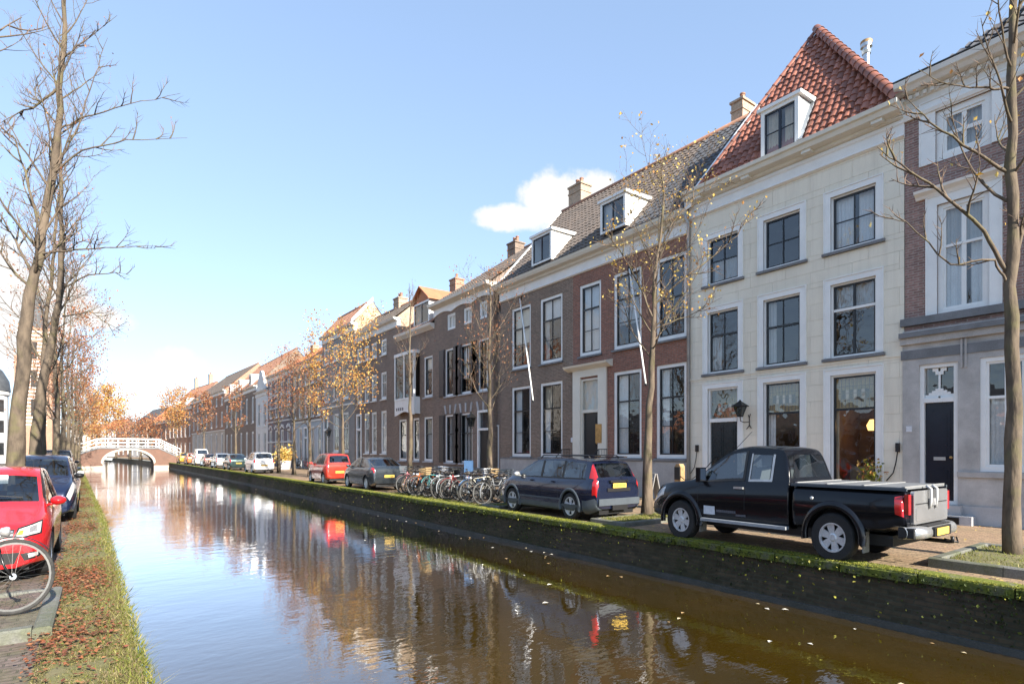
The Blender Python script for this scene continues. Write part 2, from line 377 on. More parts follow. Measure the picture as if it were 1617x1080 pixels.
# car paints
def paint(name, c, metallic=.0, rough=.25, coat=1.0, spec=.5):
    k = pm(name, c, rough, .0, coat=coat, metallic=metallic, spec=spec); return k
paint('paint_black', (.0025,.003,.005), coat=.42, spec=.25); paint('paint_navy', (.008,.013,.035), .3); paint('paint_red', (.55,.012,.016)); paint('paint_tomato', (.50,.035,.018))
paint('paint_graphite', (.045,.055,.065), .5); paint('paint_white', (.78,.78,.77)); paint('paint_silver', (.42,.43,.44), .6); paint('paint_blue', (.010,.017,.048), .3)
paint('paint_wine', (.10,.03,.025), .3); paint('paint_green', (.03,.06,.06), .3); paint('paint_brown', (.12,.075,.06), .3); paint('paint_yellow', (.60,.36,.05)); paint('paint_orange', (.5,.14,.03))
pm('rubber', (.018,.018,.019), .8, .3, 6, .2, 60)
pm('plastic_black', (.012,.012,.013), .5, .1, 5); pm('plastic_grey', (.07,.085,.10), .55, .1, 4)
pm('alloy', (.72,.72,.72), .32, .05, 6, metallic=.35)
pm('chrome', (.80,.80,.81), .15, .0, metallic=.75)
pm('chrome_dull', (.62,.62,.60), .3, .1, 9, metallic=.6)
pm('lamp_red', (.50,.012,.012), .15, .1, 9, spec=.8, coat=.6); pm('lamp_clear', (.75,.74,.70), .1, .25, 14, spec=.8, coat=.6, c2=(.30,.29,.28)); pm('lamp_amber', (.7,.3,.04), .2, .1, 9)
pm('plate_yellow', (.75,.50,.10), .4, .03, 9); pm('plate_mark', (.25,.14,.03), .5, .0)
pm('mirror_glass', (.6,.62,.65), .05, .0, metallic=1.0)
pm('seat_cloth', (.05,.05,.055), .9, .2, 5)
pm('bed_cover', (.20,.205,.21), .4, .1, 4); pm('tailgate_metal', (.50,.50,.50), .24, .06, 3, metallic=.7); pm('mud', (.30,.28,.24), .8, .2, 6)
pm('sticker_white', (.70,.72,.76), .5, .1, 20); pm('sticker_grey', (.11,.11,.13), .5, .0)
for n_, c_ in (('b_black',(.012,.012,.013)), ('b_blue',(.05,.11,.22)), ('b_red',(.33,.03,.025)), ('b_orange',(.55,.16,.03)), ('b_grey',(.30,.31,.32)), ('b_cream',(.62,.58,.46)), ('b_white',(.72,.72,.72)), ('b_pink',(.5,.18,.2)), ('b_teal',(.06,.25,.25))):
    pm(n_, c_, .3, .05, 6)
pm('saddle', (.03,.022,.018), .5, .2, 9); pm('bike_rim', (.13,.13,.125), .45, .1, 9, metallic=.5); pm('tyre', (.05,.048,.045), .85, .3, 9); pm('wicker', (.40,.27,.13), .8, .3, 30)
for n_, c_, d_ in (('tile_red', (.31,.118,.072), (.175,.068,.048)), ('tile_brown', (.15,.117,.095), (.085,.074,.066)), ('tile_dark', (.085,.086,.094), (.05,.052,.058)), ('tile_rust', (.36,.18,.11), (.22,.12,.085)), ('tile_orange', (.50,.20,.095), (.38,.14,.07))):
    pm(n_, c_, .7 if n_ != 'tile_red' else .5, .2, 2.2, .2, 50, c2=d_, rnd=.32 if n_ == 'tile_red' else 0, fine=.1)
# ------------------------------------------------------------------ the setting
rng = random.Random(4)
WZ = -0.775
LE_Y = [-30, 5, 8, 20, 60, 110, 160, 260]; LE_X = [.45, .30, .25, .10, -.95, -1.95, -3.6, -12]
RE_Y = [-30, 55, 110, 160, 260]; RE_X = [9.53, 9.53, 8.75, 7.0, -1.5]
_q = [wmap(x, y) for x, y in zip(LE_X, LE_Y)]; LE_X, LE_Y = [a for a, b in _q], [b for a, b in _q]
_q = [wmap(x, y) for x, y in zip(RE_X, RE_Y)]; RE_X, RE_Y = [a for a, b in _q], [b for a, b in _q]
def LE(y): return float(np.interp(y, LE_Y, LE_X))
def RE(y): return float(np.interp(y, RE_Y, RE_X))
def ysteps(a, b, near=1.0):
    ys = [a]
    while ys[-1] < b: ys.append(min(b, ys[-1] + (near if ys[-1] < 60 else 5.0)))
    return ys
def strip(name, f0, f1, z, mat, a, b, kind='structure'):
    m = MB(); ys = ysteps(a, b)
    if name == 'quay_verge':
        ys = [a + .25*i for i in range(int((70-a)/.25))] + [y for y in ys if y > 70]
        m.grid([[(f0(y)+(f1(y)-f0(y))*j/6, y, z + (rng.uniform(-.012, .03) if 0 < j < 6 else 0)) for j in range(7)] for y in ys])
        return m.build(name, mat, kind=kind, smooth=True)
    m.grid([[(f0(y), y, z), (f1(y), y, z)] for y in ys]); return m.build(name, mat, kind=kind)
gm = MB()
gm.grid([[(-600, y, -.03), (LE(y) - .15, y, -.03)] for y in [-300] + ysteps(-30, 260) + [1500]])
gm.grid([[(RE(y) + .2, y, -.03), (900, y, -.03)] for y in [-300] + ysteps(-30, 260) + [1500]])
gm.build('ground', 'earth', kind='structure')
wm = MB(); wm.grid([[(LE(y) - .3, y, WZ), (RE(y) + .3, y, WZ)] for y in [-60] + ysteps(-30, 260) + [300]])
wm.build('canal_water', 'water', kind='structure')
strip('street', lambda y: RE(y) + .28, lambda y: 26.0, 0.0, 'paving', -30, 260)
strip('quay_pavement', lambda y: -16, lambda y: LE(y) - .60, 0.0, 'paving_left', -30, 260)
strip('quay_verge', lambda y: LE(y) - .62, lambda y: LE(y) - .02, .012, 'turf_soil', -30, 260)
# canal walls: rough brick faces with a little batter and uneven surface
def canal_wall(name, fx, sgn, near):
    m = MB(); ys = []; y = -16.0
    while y < 180: ys.append(y); y += (.35 if y < 45 else 3.0)
    rows = [(-1.6, -.10), (WZ - .05, -.06), (WZ + .12, -.05), (-.5, -.02), (-.3, .0), (-.12, .0), (-.05, .01)]
    P = []
    for y in ys:
        P.append([(fx(y) + sgn * (o + rng.uniform(-.012, .012)), y, z + (rng.uniform(-.01, .01) if z > WZ + .1 else 0)) for z, o in rows])
    m.grid(P); o = m.build(name, 'canal_brick', smooth=True, kind='structure'); return o
wall_r = canal_wall('canal_wall_right', RE, 1, True)
wall_l = canal_wall('canal_wall_left', LE, -1, True)
m = MB(); ys_ = [-16 + .8*i for i in range(150)]
m.grid([[(RE(y)+.05, y, WZ+.10+rng.uniform(-.01,.01)), (RE(y)-.10, y, WZ+.085+rng.uniform(-.012,.012)), (RE(y)-.12, y, WZ-.1)] for y in ys_]); m.build('wall_footing', 'footing_stone', wall_r)
# coping stones along the right edge, one object each
y = -7.0; q = 0; shapes = []
for i in range(5):
    m = MB(); L = .98
    pr = [(-.04, -.10), (-.045, .0 + .012*rng.random()), (-.02, .03), (.10, .045 + .01*rng.random()), (.27, .035), (.30, .0), (.30, -.10)]
    m.prism(pr, 0, L, axis='y'); shapes.append(m.mesh('coping_stone', 'moss_stone', False))
while y < 104:
    o = link('coping_stone', shapes[rng.randrange(5)], wall_r, loc=(RE(y) + rng.uniform(-.015, .015), y, rng.uniform(-.012, .012)), rot=(rng.uniform(-.01, .01), 0, -math.atan((RE(y+1) - RE(y)))))
    y += 1.0
# blades, leaves
def blades(name, n, place, h, w, mat, lean=.5, kind='stuff', label=None, cat=None):
    V = np.zeros((n, 3, 3)); r = np.random.RandomState(len(name) * 7 + n % 91)
    for i in range(n):
        x, y, z, sc = place(r)
        a = r.rand() * 6.283; hh = h * (.4 + r.rand()) * sc; ww = w * (.6 + .8*r.rand())
        dx, dy = math.cos(a) * ww, math.sin(a) * ww; lx, ly = (r.randn() * lean * hh, r.randn() * lean * hh)
        V[i] = ((x-dx, y-dy, z), (x+dx, y+dy, z), (x+lx, y+ly, z+hh))
    me = bpy.data.meshes.new(name); me.from_pydata(V.reshape(-1, 3).tolist(), [], np.arange(n*3).reshape(-1, 3).tolist()); me.materials.append(M[mat]); me.update()
    o = link(name, me, None, kind)
    if label: o['label'] = label; o['category'] = cat
    return o
def leaves(name, pts, size, mat, flat=.0, parent=None, kind='stuff', seed=1):
    """pts (n,3): one folded diamond leaf at each point"""
    pts = np.asarray(pts, float); n = len(pts); r = np.random.RandomState(seed)
    a = r.rand(n) * 6.283; t = (r.rand(n) - .5) * math.pi * (1 - flat); s = size * (.6 + .8*r.rand(n)); roll = (r.rand(n) - .5) * 3.1 * (1 - flat)
    d = np.stack([np.cos(a)*np.cos(t), np.sin(a)*np.cos(t), np.sin(t)], 1); e = np.stack([-np.sin(a), np.cos(a), np.zeros(n)], 1); nn = np.cross(d, e)
    e = e * np.cos(roll)[:, None] + nn * np.sin(roll)[:, None]; nn = np.cross(d, e)
    s = s[:, None]
    V = np.stack([pts, pts + d*s*.5 + e*s*.34 + nn*s*.10, pts + d*s, pts + d*s*.5 - e*s*.34 + nn*s*.10], 1).reshape(-1, 3)
    I = np.arange(n) * 4
    Fc = np.concatenate([np.stack([I, I+1, I+2], 1), np.stack([I, I+2, I+3], 1)]).tolist()
    me = bpy.data.meshes.new(name); me.from_pydata(V.tolist(), [], Fc); me.materials.append(M[mat]); me.update()
    return link(name, me, parent, kind)
def near_y(r, a, b, p=2.2): return a + (b - a) * r.rand() ** p
def pl_verge(r):
    y = near_y(r, 2.0, 65, 2.8); u = r.rand() ** .75
    return LE(y) - .68 + .74*u, y, .018, (.35 + 1.0*u*u) * (1 if y < 30 else 1.6)
o = blades('verge_grass', 26000, pl_verge, .038, .006, 'grass', .6, label='short patchy green grass along the edge of the near quay', cat='grass')
def pl_turf(r):
    y = near_y(r, 2.0, 11, 1.25); u = r.rand(); return LE(y) - .66 + .66*u, y, .02, .5 + .6*u
o = blades('near_turf', 52000, pl_turf, .024, .0045, 'dry_turf', .9, label='fine matted turf on the verge beside the near bicycle', cat='grass')
def pl_edge(r):
    y = near_y(r, 2.0, 52); return LE(y) - .02 + r.randn()*.04, y, -.02 - .1*r.rand()**2, 1.5
o = blades('edge_grass', 9000, pl_edge, .060, .006, 'grass', .9, label='longer grass hanging over the brick edge of the near quay', cat='grass')
def pl_moss(r):
    y = near_y(r, -.5, 60, 1.6); return RE(y) - .05 + .30*r.rand()**1.2, y, .035, (1.0 if y < 30 else 1.6)
o = blades('coping_moss', 60000, pl_moss, .016, .008, 'moss_tuft', .8, label='yellow green moss covering the far canal coping', cat='moss')
r_ = np.random.RandomState(8)
P = []
while len(P) < 12500:
    y = near_y(r_, 2.5, 48, 1.9); u = r_.rand(); x = LE(y) - .03 - .62*u**.8 - .12*r_.rand()
    if math.sin(y*2.1 + 1.0) * .5 + math.sin(y*.9) * .4 + r_.randn()*.62 > .30 and abs(y - 3.2) > .4: P.append((x, y, .05 + .025*r_.rand()))
o = leaves('leaf_litter', P, .038, 'litter', .75); tag(o, 'rust brown fallen leaves drifted on the near quay verge', 'fallen leaves', kind='stuff')
P = []
while len(P) < 1100:
    y = near_y(r_, -1, 43, 1.3); x = RE(y) + .3 + 7.0*r_.rand()**1.5; P.append((x, y, .008 + .01*r_.rand()))
o = leaves('street_leaves', P, .055, 'leaf_yellow', .85); tag(o, 'thinly scattered yellow leaves on the brick street', 'fallen leaves', kind='stuff')
P = []
while len(P) < 11000:
    y = near_y(r_, -1.0, 52, 1.5); u = r_.rand()**2.0; dens = math.sin(y*1.3) + math.sin(y*.37 + 2) + .6*r_.randn()
    if dens > .1 or u < .22: P.append((RE(y) - .02 - .05*r_.rand(), y, -.02 - .70*u))
o = leaves('wall_ivy', P, .038, 'ivy', .1); tag(o, 'dark creeping leaves clinging to the far canal wall', 'ivy', kind='stuff')
P = []
while len(P) < 420:
    y = near_y(r_, -.5, 43, 1.4); u = r_.rand()**1.3; P.append((RE(y) - .07 - .03*r_.rand(), y, -.03 - .62*u))
o = leaves('wall_sprigs', P, .045, 'moss_tuft', .1); tag(o, 'pale green sprigs dotting the dark far canal wall', 'sprigs', kind='stuff')
P = []
for i in range(70):
    y = near_y(r_, 1.5, 40, 1.2); P.append((RE(y) - .15 - 3.5*r_.rand()**2.0, y, WZ + .006))
o = leaves('floating_leaves', P, .085, 'float_leaf', 1.0); tag(o, 'few pale leaves floating on the brown canal', 'floating leaves', kind='stuff')
# ------------------------------------------------------------------ houses
XF = 17.2*KX
class House:
    def __init__(s, name, label, Fp, Np, group=None, cat='house'):
        s.F, s.N = Vector(Fp[:2]), Vector(Np[:2]); u = s.N - s.F; s.W = u.length; s.u = u / s.W
        s.o = thing(name, label, cat, (s.F.x, s.F.y, 0), math.atan2(u.y, u.x), group)
    def lx(s, px):
        a, b = pdir(px); ux, uy = s.u; fx, fy = s.F
        # F + t u = k (a,b)
        det = ux * (-b) - uy * (-a); t = ((-fx) * (-b) - (-fy) * (-a)) / det
        return t
    def z(s, px, py):
        p = s.F + s.u * s.lx(px); d = p.x * ST + p.y * CT; return EYE + (YH - py) * d / F
def hx(name, label, px0, px1, X=XF, group=None):
    return House(name, label, on_x(px0, X)[0], on_x(px1, X)[0], group)

def wall(h, H, ops, mat, x0=0.0, x1=None, z0=0.0, y=0.0, reveal=.22, name='wall', rmat=None):
    """front wall with real openings and reveals"""
    x1 = h.W if x1 is None else x1; m = MB()
    ops = [(max(a, x0), min(b, x1), max(c, z0), min(d, H)) for a, b, c, d in ops if b > x0 and a < x1 and d > z0 and c < H]
    xs = sorted({round(v, 4) for v in [x0, x1] + [v for o in ops for v in o[:2]]}); zs = sorted({round(v, 4) for v in [z0, H] + [v for o in ops for v in o[2:]]})
    for i in range(len(xs)-1):
        for j in range(len(zs)-1):
            cx, cz = (xs[i]+xs[i+1])/2, (zs[j]+zs[j+1])/2
            if any(a < cx < b and c < cz < d for a, b, c, d in ops): continue
            m.quad((xs[i],y,zs[j]), (xs[i+1],y,zs[j]), (xs[i+1],y,zs[j+1]), (xs[i],y,zs[j+1]))
    for a, b, c, d in ops:
        r = y + reveal; k = 1 if rmat else 0
        m.quad((a,y,c),(a,r,c),(a,r,d),(a,y,d), k); m.quad((b,y,c),(b,y,d),(b,r,d),(b,r,c), k); m.quad((a,y,d),(a,r,d),(b,r,d),(b,y,d), k); m.quad((a,y,c),(b,y,c),(b,r,c),(a,r,c), k)
    return m.build(name, [mat] + ([rmat] if rmat else []), h.o)
def frame_boxes(m, x0, x1, z0, z1, w, ya, yb, wb=None):
    wb = wb or w
    m.box(x0, x0+w, ya, yb, z0, z1); m.box(x1-w, x1, ya, yb, z0, z1); m.box(x0+w, x1-w, ya, yb, z1-w, z1); m.box(x0+w, x1-w, ya, yb, z0, z0+wb)
def curtain_mesh(x0, x1, z0, z1, y, fold=.09, amp=.025, sd=0):
    m = MB(); n = max(6, int((x1-x0)/fold*4)); r = random.Random(sd)
    ph = r.random()*6; P0 = []; P1 = []
    for i in range(n+1):
        x = x0 + (x1-x0)*i/n; o = amp*math.sin(2*math.pi*(x/fold) + ph) + .4*amp*math.sin(11*x+ph)
        P0.append((x, y+o, z0)); P1.append((x, y+o*.8, z1))
    m.grid([P0, P1]); return m
def window(h, x0, x1, z0, z1, cols=2, rows=(.5,), meet=(.5,), fw=.08, fmat='white_paint', bmat='black_paint', sill='blue_stone', trim=0.0, tmat='white_paint', curtains=(), rec=.10, room='room', name='window', bar=.026, sash=.05, depth=1.3, far=False, gmat='glass', sillw=.07, parent=None, wavy=0):
    m = MB(); frame_boxes(m, x0, x1, z0, z1, fw, rec-.06, rec+.06, fw*1.1)
    if trim:
        t = trim
        m.box(x0-t, x0, -.035, .02, z0, z1+t); m.box(x1, x1+t, -.035, .02, z0, z1+t); m.box(x0, x1, -.035, .02, z1, z1+t)
        m.box(x0-t-.025, x0-t, -.055, .0, z0, z1+t+.025); m.box(x1+t, x1+t+.025, -.055, .0, z0, z1+t+.025); m.box(x0-t, x1+t, -.055, .0, z1+t, z1+t+.025)
    w = m.build(name, fmat, parent or h.o)
    a, b, c, d = x0+fw, x1-fw, z0+fw*1.1, z1-fw
    H = d - c; m = MB(); frame_boxes(m, a, b, c, d, sash, rec-.03, rec+.035)
    for f in meet: m.box(a+sash, b-sash, rec-.035, rec+.03, c+H*f-.03, c+H*f+.03)
    m.build('sash', bmat, w)
    ia, ib, ic, id_ = a+sash, b-sash, c+sash, d-sash
    zc = [ic] + [c+H*f for f in rows] + [id_]
    bm = MB()
    for i in range(1, cols):
        x = ia + (ib-ia)*i/cols
        if far: bm.box(x-bar/2, x+bar/2, rec-.02, rec+.02, ic, id_)
        else: MB().box(x-bar/2, x+bar/2, rec-.02, rec+.02, ic, id_).build('glazing_bar', bmat, w)
    for f in rows:
        if f in meet: continue
        z = c+H*f
        if far: bm.box(ia, ib, rec-.017, rec+.017, z-bar/2, z+bar/2)
        else: MB().box(ia, ib, rec-.017, rec+.017, z-bar/2, z+bar/2).build('glazing_bar', bmat, w)
    if far and bm.f: bm.build('glazing_bars', bmat, w)
    r = random.Random(int(x0*977+z0*131))
    if far: MB().quad((ia,rec+.005,ic),(ib,rec+.005,ic),(ib,rec+.005,id_),(ia,rec+.005,id_)).build('pane', gmat, w)
    else:
        for i in range(cols):
            xa, xb = ia+(ib-ia)*i/cols, ia+(ib-ia)*(i+1)/cols
            for j in range(len(zc)-1):
                t = r.uniform(-.004, .004); s = r.uniform(-.004, .004)
                MB().quad((xa,rec+.004+t,zc[j]+.002),(xb,rec+.004-t,zc[j]+.002),(xb,rec+.004-t+s,zc[j+1]-.002),(xa,rec+.004+t+s,zc[j+1]-.002)).build('pane', gmat, w)
    if sill:
        e = trim + .06
        m = MB(); m.prism([(-.09,-.02),(-.09,sillw-.02),(rec-.06,sillw+.005),(rec-.06,-.02)], x0-e, x1+e); m.build('sill', sill, w, loc=(0,0,z0-sillw))
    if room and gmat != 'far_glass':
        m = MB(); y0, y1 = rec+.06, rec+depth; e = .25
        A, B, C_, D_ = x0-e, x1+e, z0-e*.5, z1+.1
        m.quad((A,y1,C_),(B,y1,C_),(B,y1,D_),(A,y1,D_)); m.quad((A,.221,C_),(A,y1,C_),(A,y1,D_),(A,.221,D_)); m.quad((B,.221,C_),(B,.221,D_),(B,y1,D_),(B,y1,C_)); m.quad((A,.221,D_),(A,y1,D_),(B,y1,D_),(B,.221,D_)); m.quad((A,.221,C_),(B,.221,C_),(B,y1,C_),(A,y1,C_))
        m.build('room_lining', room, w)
    for k, (f0, f1, g0, g1, cm) in enumerate(curtains):
        curtain_mesh(a+(b-a)*f0, a+(b-a)*f1, c+H*g0, c+H*g1, rec+.11+.03*(k % 2), sd=int(x0*100)+k).build('curtain' if g1-g0 > .6 or 'blind' not in cm else 'blind', cm, w, smooth=True)
    return w
def cornice(h, prof, mat, x0=None, x1=None, name='cornice', y=0.0):
    x0 = -.0 if x0 is None else x0; x1 = h.W if x1 is None else x1
    m = MB(); m.prism([(y+p, q) for p, q in prof], x0, x1); return m.build(name, mat, h.o)
def pantiles(parent, E0, E1, R0, R1, mat, tw=.24, tl=.33, amp=.03, name='roof_tiles', lift=.035, seed=0, holes=()):
    E0, E1, R0, R1 = map(Vector, (E0, E1, R0, R1)); u = (E1-E0).normalized(); mid_r = (R0+R1)/2
    s = mid_r - E0; s = s - u*s.dot(u); L = s.length; sv = s/L; n = u.cross(sv).normalized()
    if n.z < 0: n = -n
    rows = max(1, round(L/tl)); m = MB(); r = random.Random(seed)
    off = lambda t: amp*(math.sin(2*math.pi*t) + .35*math.sin(4*math.pi*t))
    for i in range(rows):
        v0, v1 = i/rows, min(1.0, (i+1.12)/rows)
        a0, b0 = (E0.lerp(R0, v0)-E0).dot(u), (E1.lerp(R1, v0)-E0).dot(u); a1, b1 = (E0.lerp(R0, (i+1)/rows)-E0).dot(u), (E1.lerp(R1, (i+1)/rows)-E0).dot(u)
        a, b = (a0+a1)/2, (b0+b1)/2
        if b - a < tw*.5: continue
        k0 = math.floor(a/tw*5); k1 = math.ceil(b/tw*5); lo = []; hi = []; un = []
        jit = [r.uniform(-.006, .006) for _ in range(int((k1-k0)/5)+3)]
        for k in range(k0, k1+1):
            x = min(max(k*tw/5, a), b); t = k/5; o = off(t) + jit[int((k-k0)/5)]
            if any(hx0 < x < hx1 and hv0 < (v0+.5/rows)*L < hv1 for hx0, hx1, hv0, hv1 in holes): pass
            pb, pt = E0 + u*x + sv*(L*v0), E0 + u*x + sv*(L*v1)
            lo.append(pb + n*(o+lift)); hi.append(pt + n*o*.95); un.append(pb + n*(o-.02))
        m.grid([un, lo]); m.grid([lo, hi])
    return m.build(name, mat, parent, kind='stuff')
def ridge_caps(parent, A, B, mat, r=.11, step=.38, name='ridge_tile'):
    A, B = Vector(A), Vector(B); d = B - A; n = max(1, round(d.length/step)); q = d.to_track_quat('X', 'Z'); L = d.length/n
    m = MB(); m.lathe([(r*1.1, 0), (r*1.12, .05), (r, .06), (r*.94, L+.03)], 8, axis='x', a0=-.25, a1=math.pi+.25)
    me = m.mesh(name, mat, True)
    for i in range(n): link(name, me, parent, loc=A + d*(i/n), rot=q.to_euler())
def chimney(h, x, y, z0, z1, w, d, mat, pots=2):
    m = MB(); m.box(x-w/2, x+w/2, y-d/2, y+d/2, z0, z1); m.box(x-w/2-.05, x+w/2+.05, y-d/2-.05, y+d/2+.05, z1, z1+.09); m.box(x-w/2-.03, x+w/2+.03, y-d/2-.03, y+d/2+.03, z1-.35, z1-.27)
    c = m.build('chimney', mat, h.o)
    for i in range(pots):
        MB().lathe([(.0,.02),(.11,.0),(.09,.32),(.11,.33),(.11,.38),(.07,.38),(.07,.2),(0,.2)], 10, c=(x + (i-(pots-1)/2)*.3, y, z1+.09)).build('chimney_pot', 'tile_rust', c, True, 40)
    return c
def body(h, H, mat, depth=9.0, ridge=None, side='brick_yellow', x0=0, x1=None, gab=(True, True)):
    """side and back walls; ridge=(y,z) makes them gabled"""
    x1 = h.W if x1 is None else x1
    for x, nm, gb in ((x0+.012, 'side_wall', gab[0]), (x1-.012, 'side_wall', gab[1])):
        prof = [(.0, 0), (depth, 0), (depth, H)] + ([(2*ridge[0]+.01, H), (ridge[0], ridge[1]), (.0, H + (ridge[1]-H)*.18/(ridge[0]+.2))] if ridge and gb else [(.0, H)])
        m = MB(); m.poly([(x, p, q) for p, q in prof]); m.build(nm, side, h.o)
    m = MB(); m.quad((x0, depth, 0), (x1, depth, 0), (x1, depth, H), (x0, depth, H)); m.build('back_wall', mat, h.o)
def ridge_roof(h, H, ry, rz, mat, over=.18, depth=None, amp=.028, tw=.24, tl=.33, x0=0.0, x1=None, hip0=0.0, hip1=0.0, caps='tile_brown'):
    x1 = h.W if x1 is None else x1; depth = depth or ry*2
    pantiles(h.o, (x0, -over, H), (x1, -over, H), (x0+hip0, ry, rz), (x1-hip1, ry, rz), mat, tw, tl, amp)
    m = MB(); m.quad((x0, depth+.1, H), (x0+hip0, ry, rz), (x1-hip1, ry, rz), (x1, depth+.1, H)); m.build('rear_roof', mat, h.o)
    if hip0: m = MB(); m.poly([(x0, -over, H), (x0+hip0, ry, rz), (x0, depth+.1, H)]); m.build('hip_roof', mat, h.o)
    if hip1: pantiles(h.o, (x1, depth+.1, H), (x1, -over, H), (x1-hip1, ry, rz), (x1-hip1, ry, rz+.001), mat, tw, tl, amp, name='hip_tiles')
    m = MB(); m.tube([(x0+hip0-.02, ry, rz+.02), (x1-hip1+.02, ry, rz+.02)], .11, 8); m.build('ridge', caps, h.o, True)
def dormer(h, x0, x1, z0, z1, y0, slope_y, fmat='white_paint', cheek='white_render', bmat='black_paint', cols=2, rows=(), roof='zinc', over=.1, curtains=(), rise=0.0, fw=.11):
    """box dormer; slope_y(z): depth where the roof surface has height z"""
    yb = slope_y(z1+.12)
    m = MB(); frame_boxes(m, x0, x1, z0, z1, fw, y0-.04, y0+.05, fw*.8); dm = m.build('dormer', fmat, h.o)
    for x in (x0+.012, x1-.012): MB().prism([(y0+.05, z0), (max(slope_y(z0), y0+.07), z0), (slope_y(z1), z1), (y0+.05, z1)], x-.012, x+.012).build('dormer_cheek', cheek, dm)
    if rise:
        c = (x0+x1)/2
        m = MB(); m.prism([(x0-over, z1-.02), (c, z1+rise), (x1+over, z1-.02), (x1+over, z1+.05), (c, z1+rise+.08), (x0-over, z1+.05)], y0-over, yb+.6, axis='y'); m.poly([(x0, y0+.01, z1-.02), (x1, y0+.01, z1-.02), (c, y0+.01, z1+rise)]); m.build('dormer_roof', [roof], dm)
    else:
        m = MB(); m.prism([(y0-over, z1), (y0-over, z1+.10), (yb+.2, z1+.16), (yb+.2, z1)], x0-over, x1+over, axis='x'); m.build('dormer_roof', [fmat], dm)
    # the window sits in the front face
    class _H: pass
    g = _H(); g.o = dm; g.W = h.W
    a, b, c_, e = x0+fw, x1-fw, z0+fw*.8, z1-fw; s = .045
    m = MB(); frame_boxes(m, a, b, c_, e, s, y0-.01, y0+.04)
    for i in range(1, cols): x = a+(b-a)*i/cols; m.box(x-.035, x+.035, y0-.012, y0+.03, c_+s, e-s)
    for f in rows: z = c_+(e-c_)*f; m.box(a+s, b-s, y0-.006, y0+.02, z-.014, z+.014)
    m.build('dormer_sash', bmat, dm)
    m = MB(); m.quad((a,y0+.012,c_),(b,y0+.012,c_),(b,y0+.012,e),(a,y0+.012,e)); m.build('dormer_pane', 'glass', dm)
    m = MB(); m.quad((a-.02,y0+.5,c_),(b+.02,y0+.5,c_),(b+.02,y0+.5,e),(a-.02,y0+.5,e)); m.build('dormer_lining', 'room', dm)
    for k, (f0, f1, cm) in enumerate(curtains): curtain_mesh(a+(b-a)*f0, a+(b-a)*f1, c_, e, y0+.12, sd=k).build('curtain', cm, dm, smooth=True)
    return dm
def door(h, x0, x1, z0, z1, mat, rec=.14, panels=((.15,.85,.08,.35),(.15,.85,.42,.92)), knob=.9, name='door', slot=None):
    m = MB(); m.box(x0, x1, rec, rec+.05, z0, z1)
    for a, b, c, d in panels:
        xa, xb, za, zb = x0+(x1-x0)*a, x0+(x1-x0)*b, z0+(z1-z0)*c, z0+(z1-z0)*d
        m.box(xa, xb, rec-.012, rec, za, zb); m.box(xa+.06, xb-.06, rec-.024, rec-.012, za+.06, zb-.06)
    o = m.build(name, mat, h.o)
    if knob: MB().lathe([(0,-.09),(.03,-.085),(.035,-.06),(.012,-.04),(.012,0)], 10, axis='y', c=(x0+(x1-x0)*knob, rec, z0+(z1-z0)*.45)).build('door_knob', 'brass_plate', o, True)
    if slot: MB().box(x0+(x1-x0)*slot[0], x0+(x1-x0)*slot[1], rec-.03, rec-.0, z0+slot[2], z0+slot[3]).build('letter_slot', 'chrome_dull', o)
    return o
def part_box(h, name, mat, *b, parent=None): return MB().box(*b).build(name, mat, parent or h.o)

# ================================================================== house 1: brick over grey stone, right edge
h = House('stone_and_brick_house', 'purple brick townhouse on a grey stone ground floor with dentil cornice', on_x(1426, XF)[0], (XF, -2.4))
W = h.W; X = h.lx
wt = (X(1487), X(1556)); wm_ = (X(1480), X(1563)); dr = (X(1452), X(1513)); gw = (X(1548), X(1628))
bay = X(1625) - X(1462) + .5
ops_up = []; ops_dn = [(dr[0], dr[1], .42, 3.76), (gw[0], gw[1], 1.22, 3.78)]
for k in range(2):
    o_ = k * 2.5
    ops_up += [(wt[0]-.12+o_, wt[1]+.12+o_, 8.55, 9.75), (wm_[0]+o_, wm_[1]+o_, 4.92, 7.52)]
ops_dn.append((gw[1]+.6, gw[1]+2.0, 1.22, 3.78))
wall(h, 10.05, ops_up, 'brick_purple', z0=4.55)
wall(h, 4.62, ops_dn, 'grey_stone', z0=0.0, y=-.03, reveal=.25)
for k in range(2):
    o_ = k * 2.5
    window(h, wt[0]-.12+o_, wt[1]+.12+o_, 8.55, 9.75, 2, (.5,), (), fw=.14, bmat='white_paint', trim=.30, sill=None, curtains=((.0,1,0,1,'curtain_grey'),), sash=.06, bar=.09)
    w_ = window(h, wm_[0]+o_, wm_[1]+o_, 4.92, 7.52, 2, (.62,), (.62,), fw=.10, bmat='white_paint', trim=.20, sill=None, curtains=((.0,.52,0,.62,'curtain_white'), (.6,1,0,.62,'curtain_white'), (0,1,.62,1,'curtain_grey')), bar=.09)
    m = MB(); m.prism([(-.06,7.74),(-.10,7.80),(-.20,7.86),(-.22,7.92),(0,7.96),(0,7.74)], wm_[0]-.42+o_, wm_[1]+.42+o_); m.build('window_hood', 'white_paint', h.o)
window(h, gw[0], gw[1], 1.22, 3.78, 2, (.66,), (.66,), fw=.10, bmat='white_paint', sill=None, rec=.06, curtains=((.0,.46,0,.66,'curtain_white'), (.5,1,0,.66,'curtain_white')))
window(h, gw[1]+.6, gw[1]+2.0, 1.22, 3.78, 2, (.66,), (.66,), fw=.10, bmat='white_paint', sill=None, rec=.06, curtains=((0,1,0,.66,'curtain_white'),))
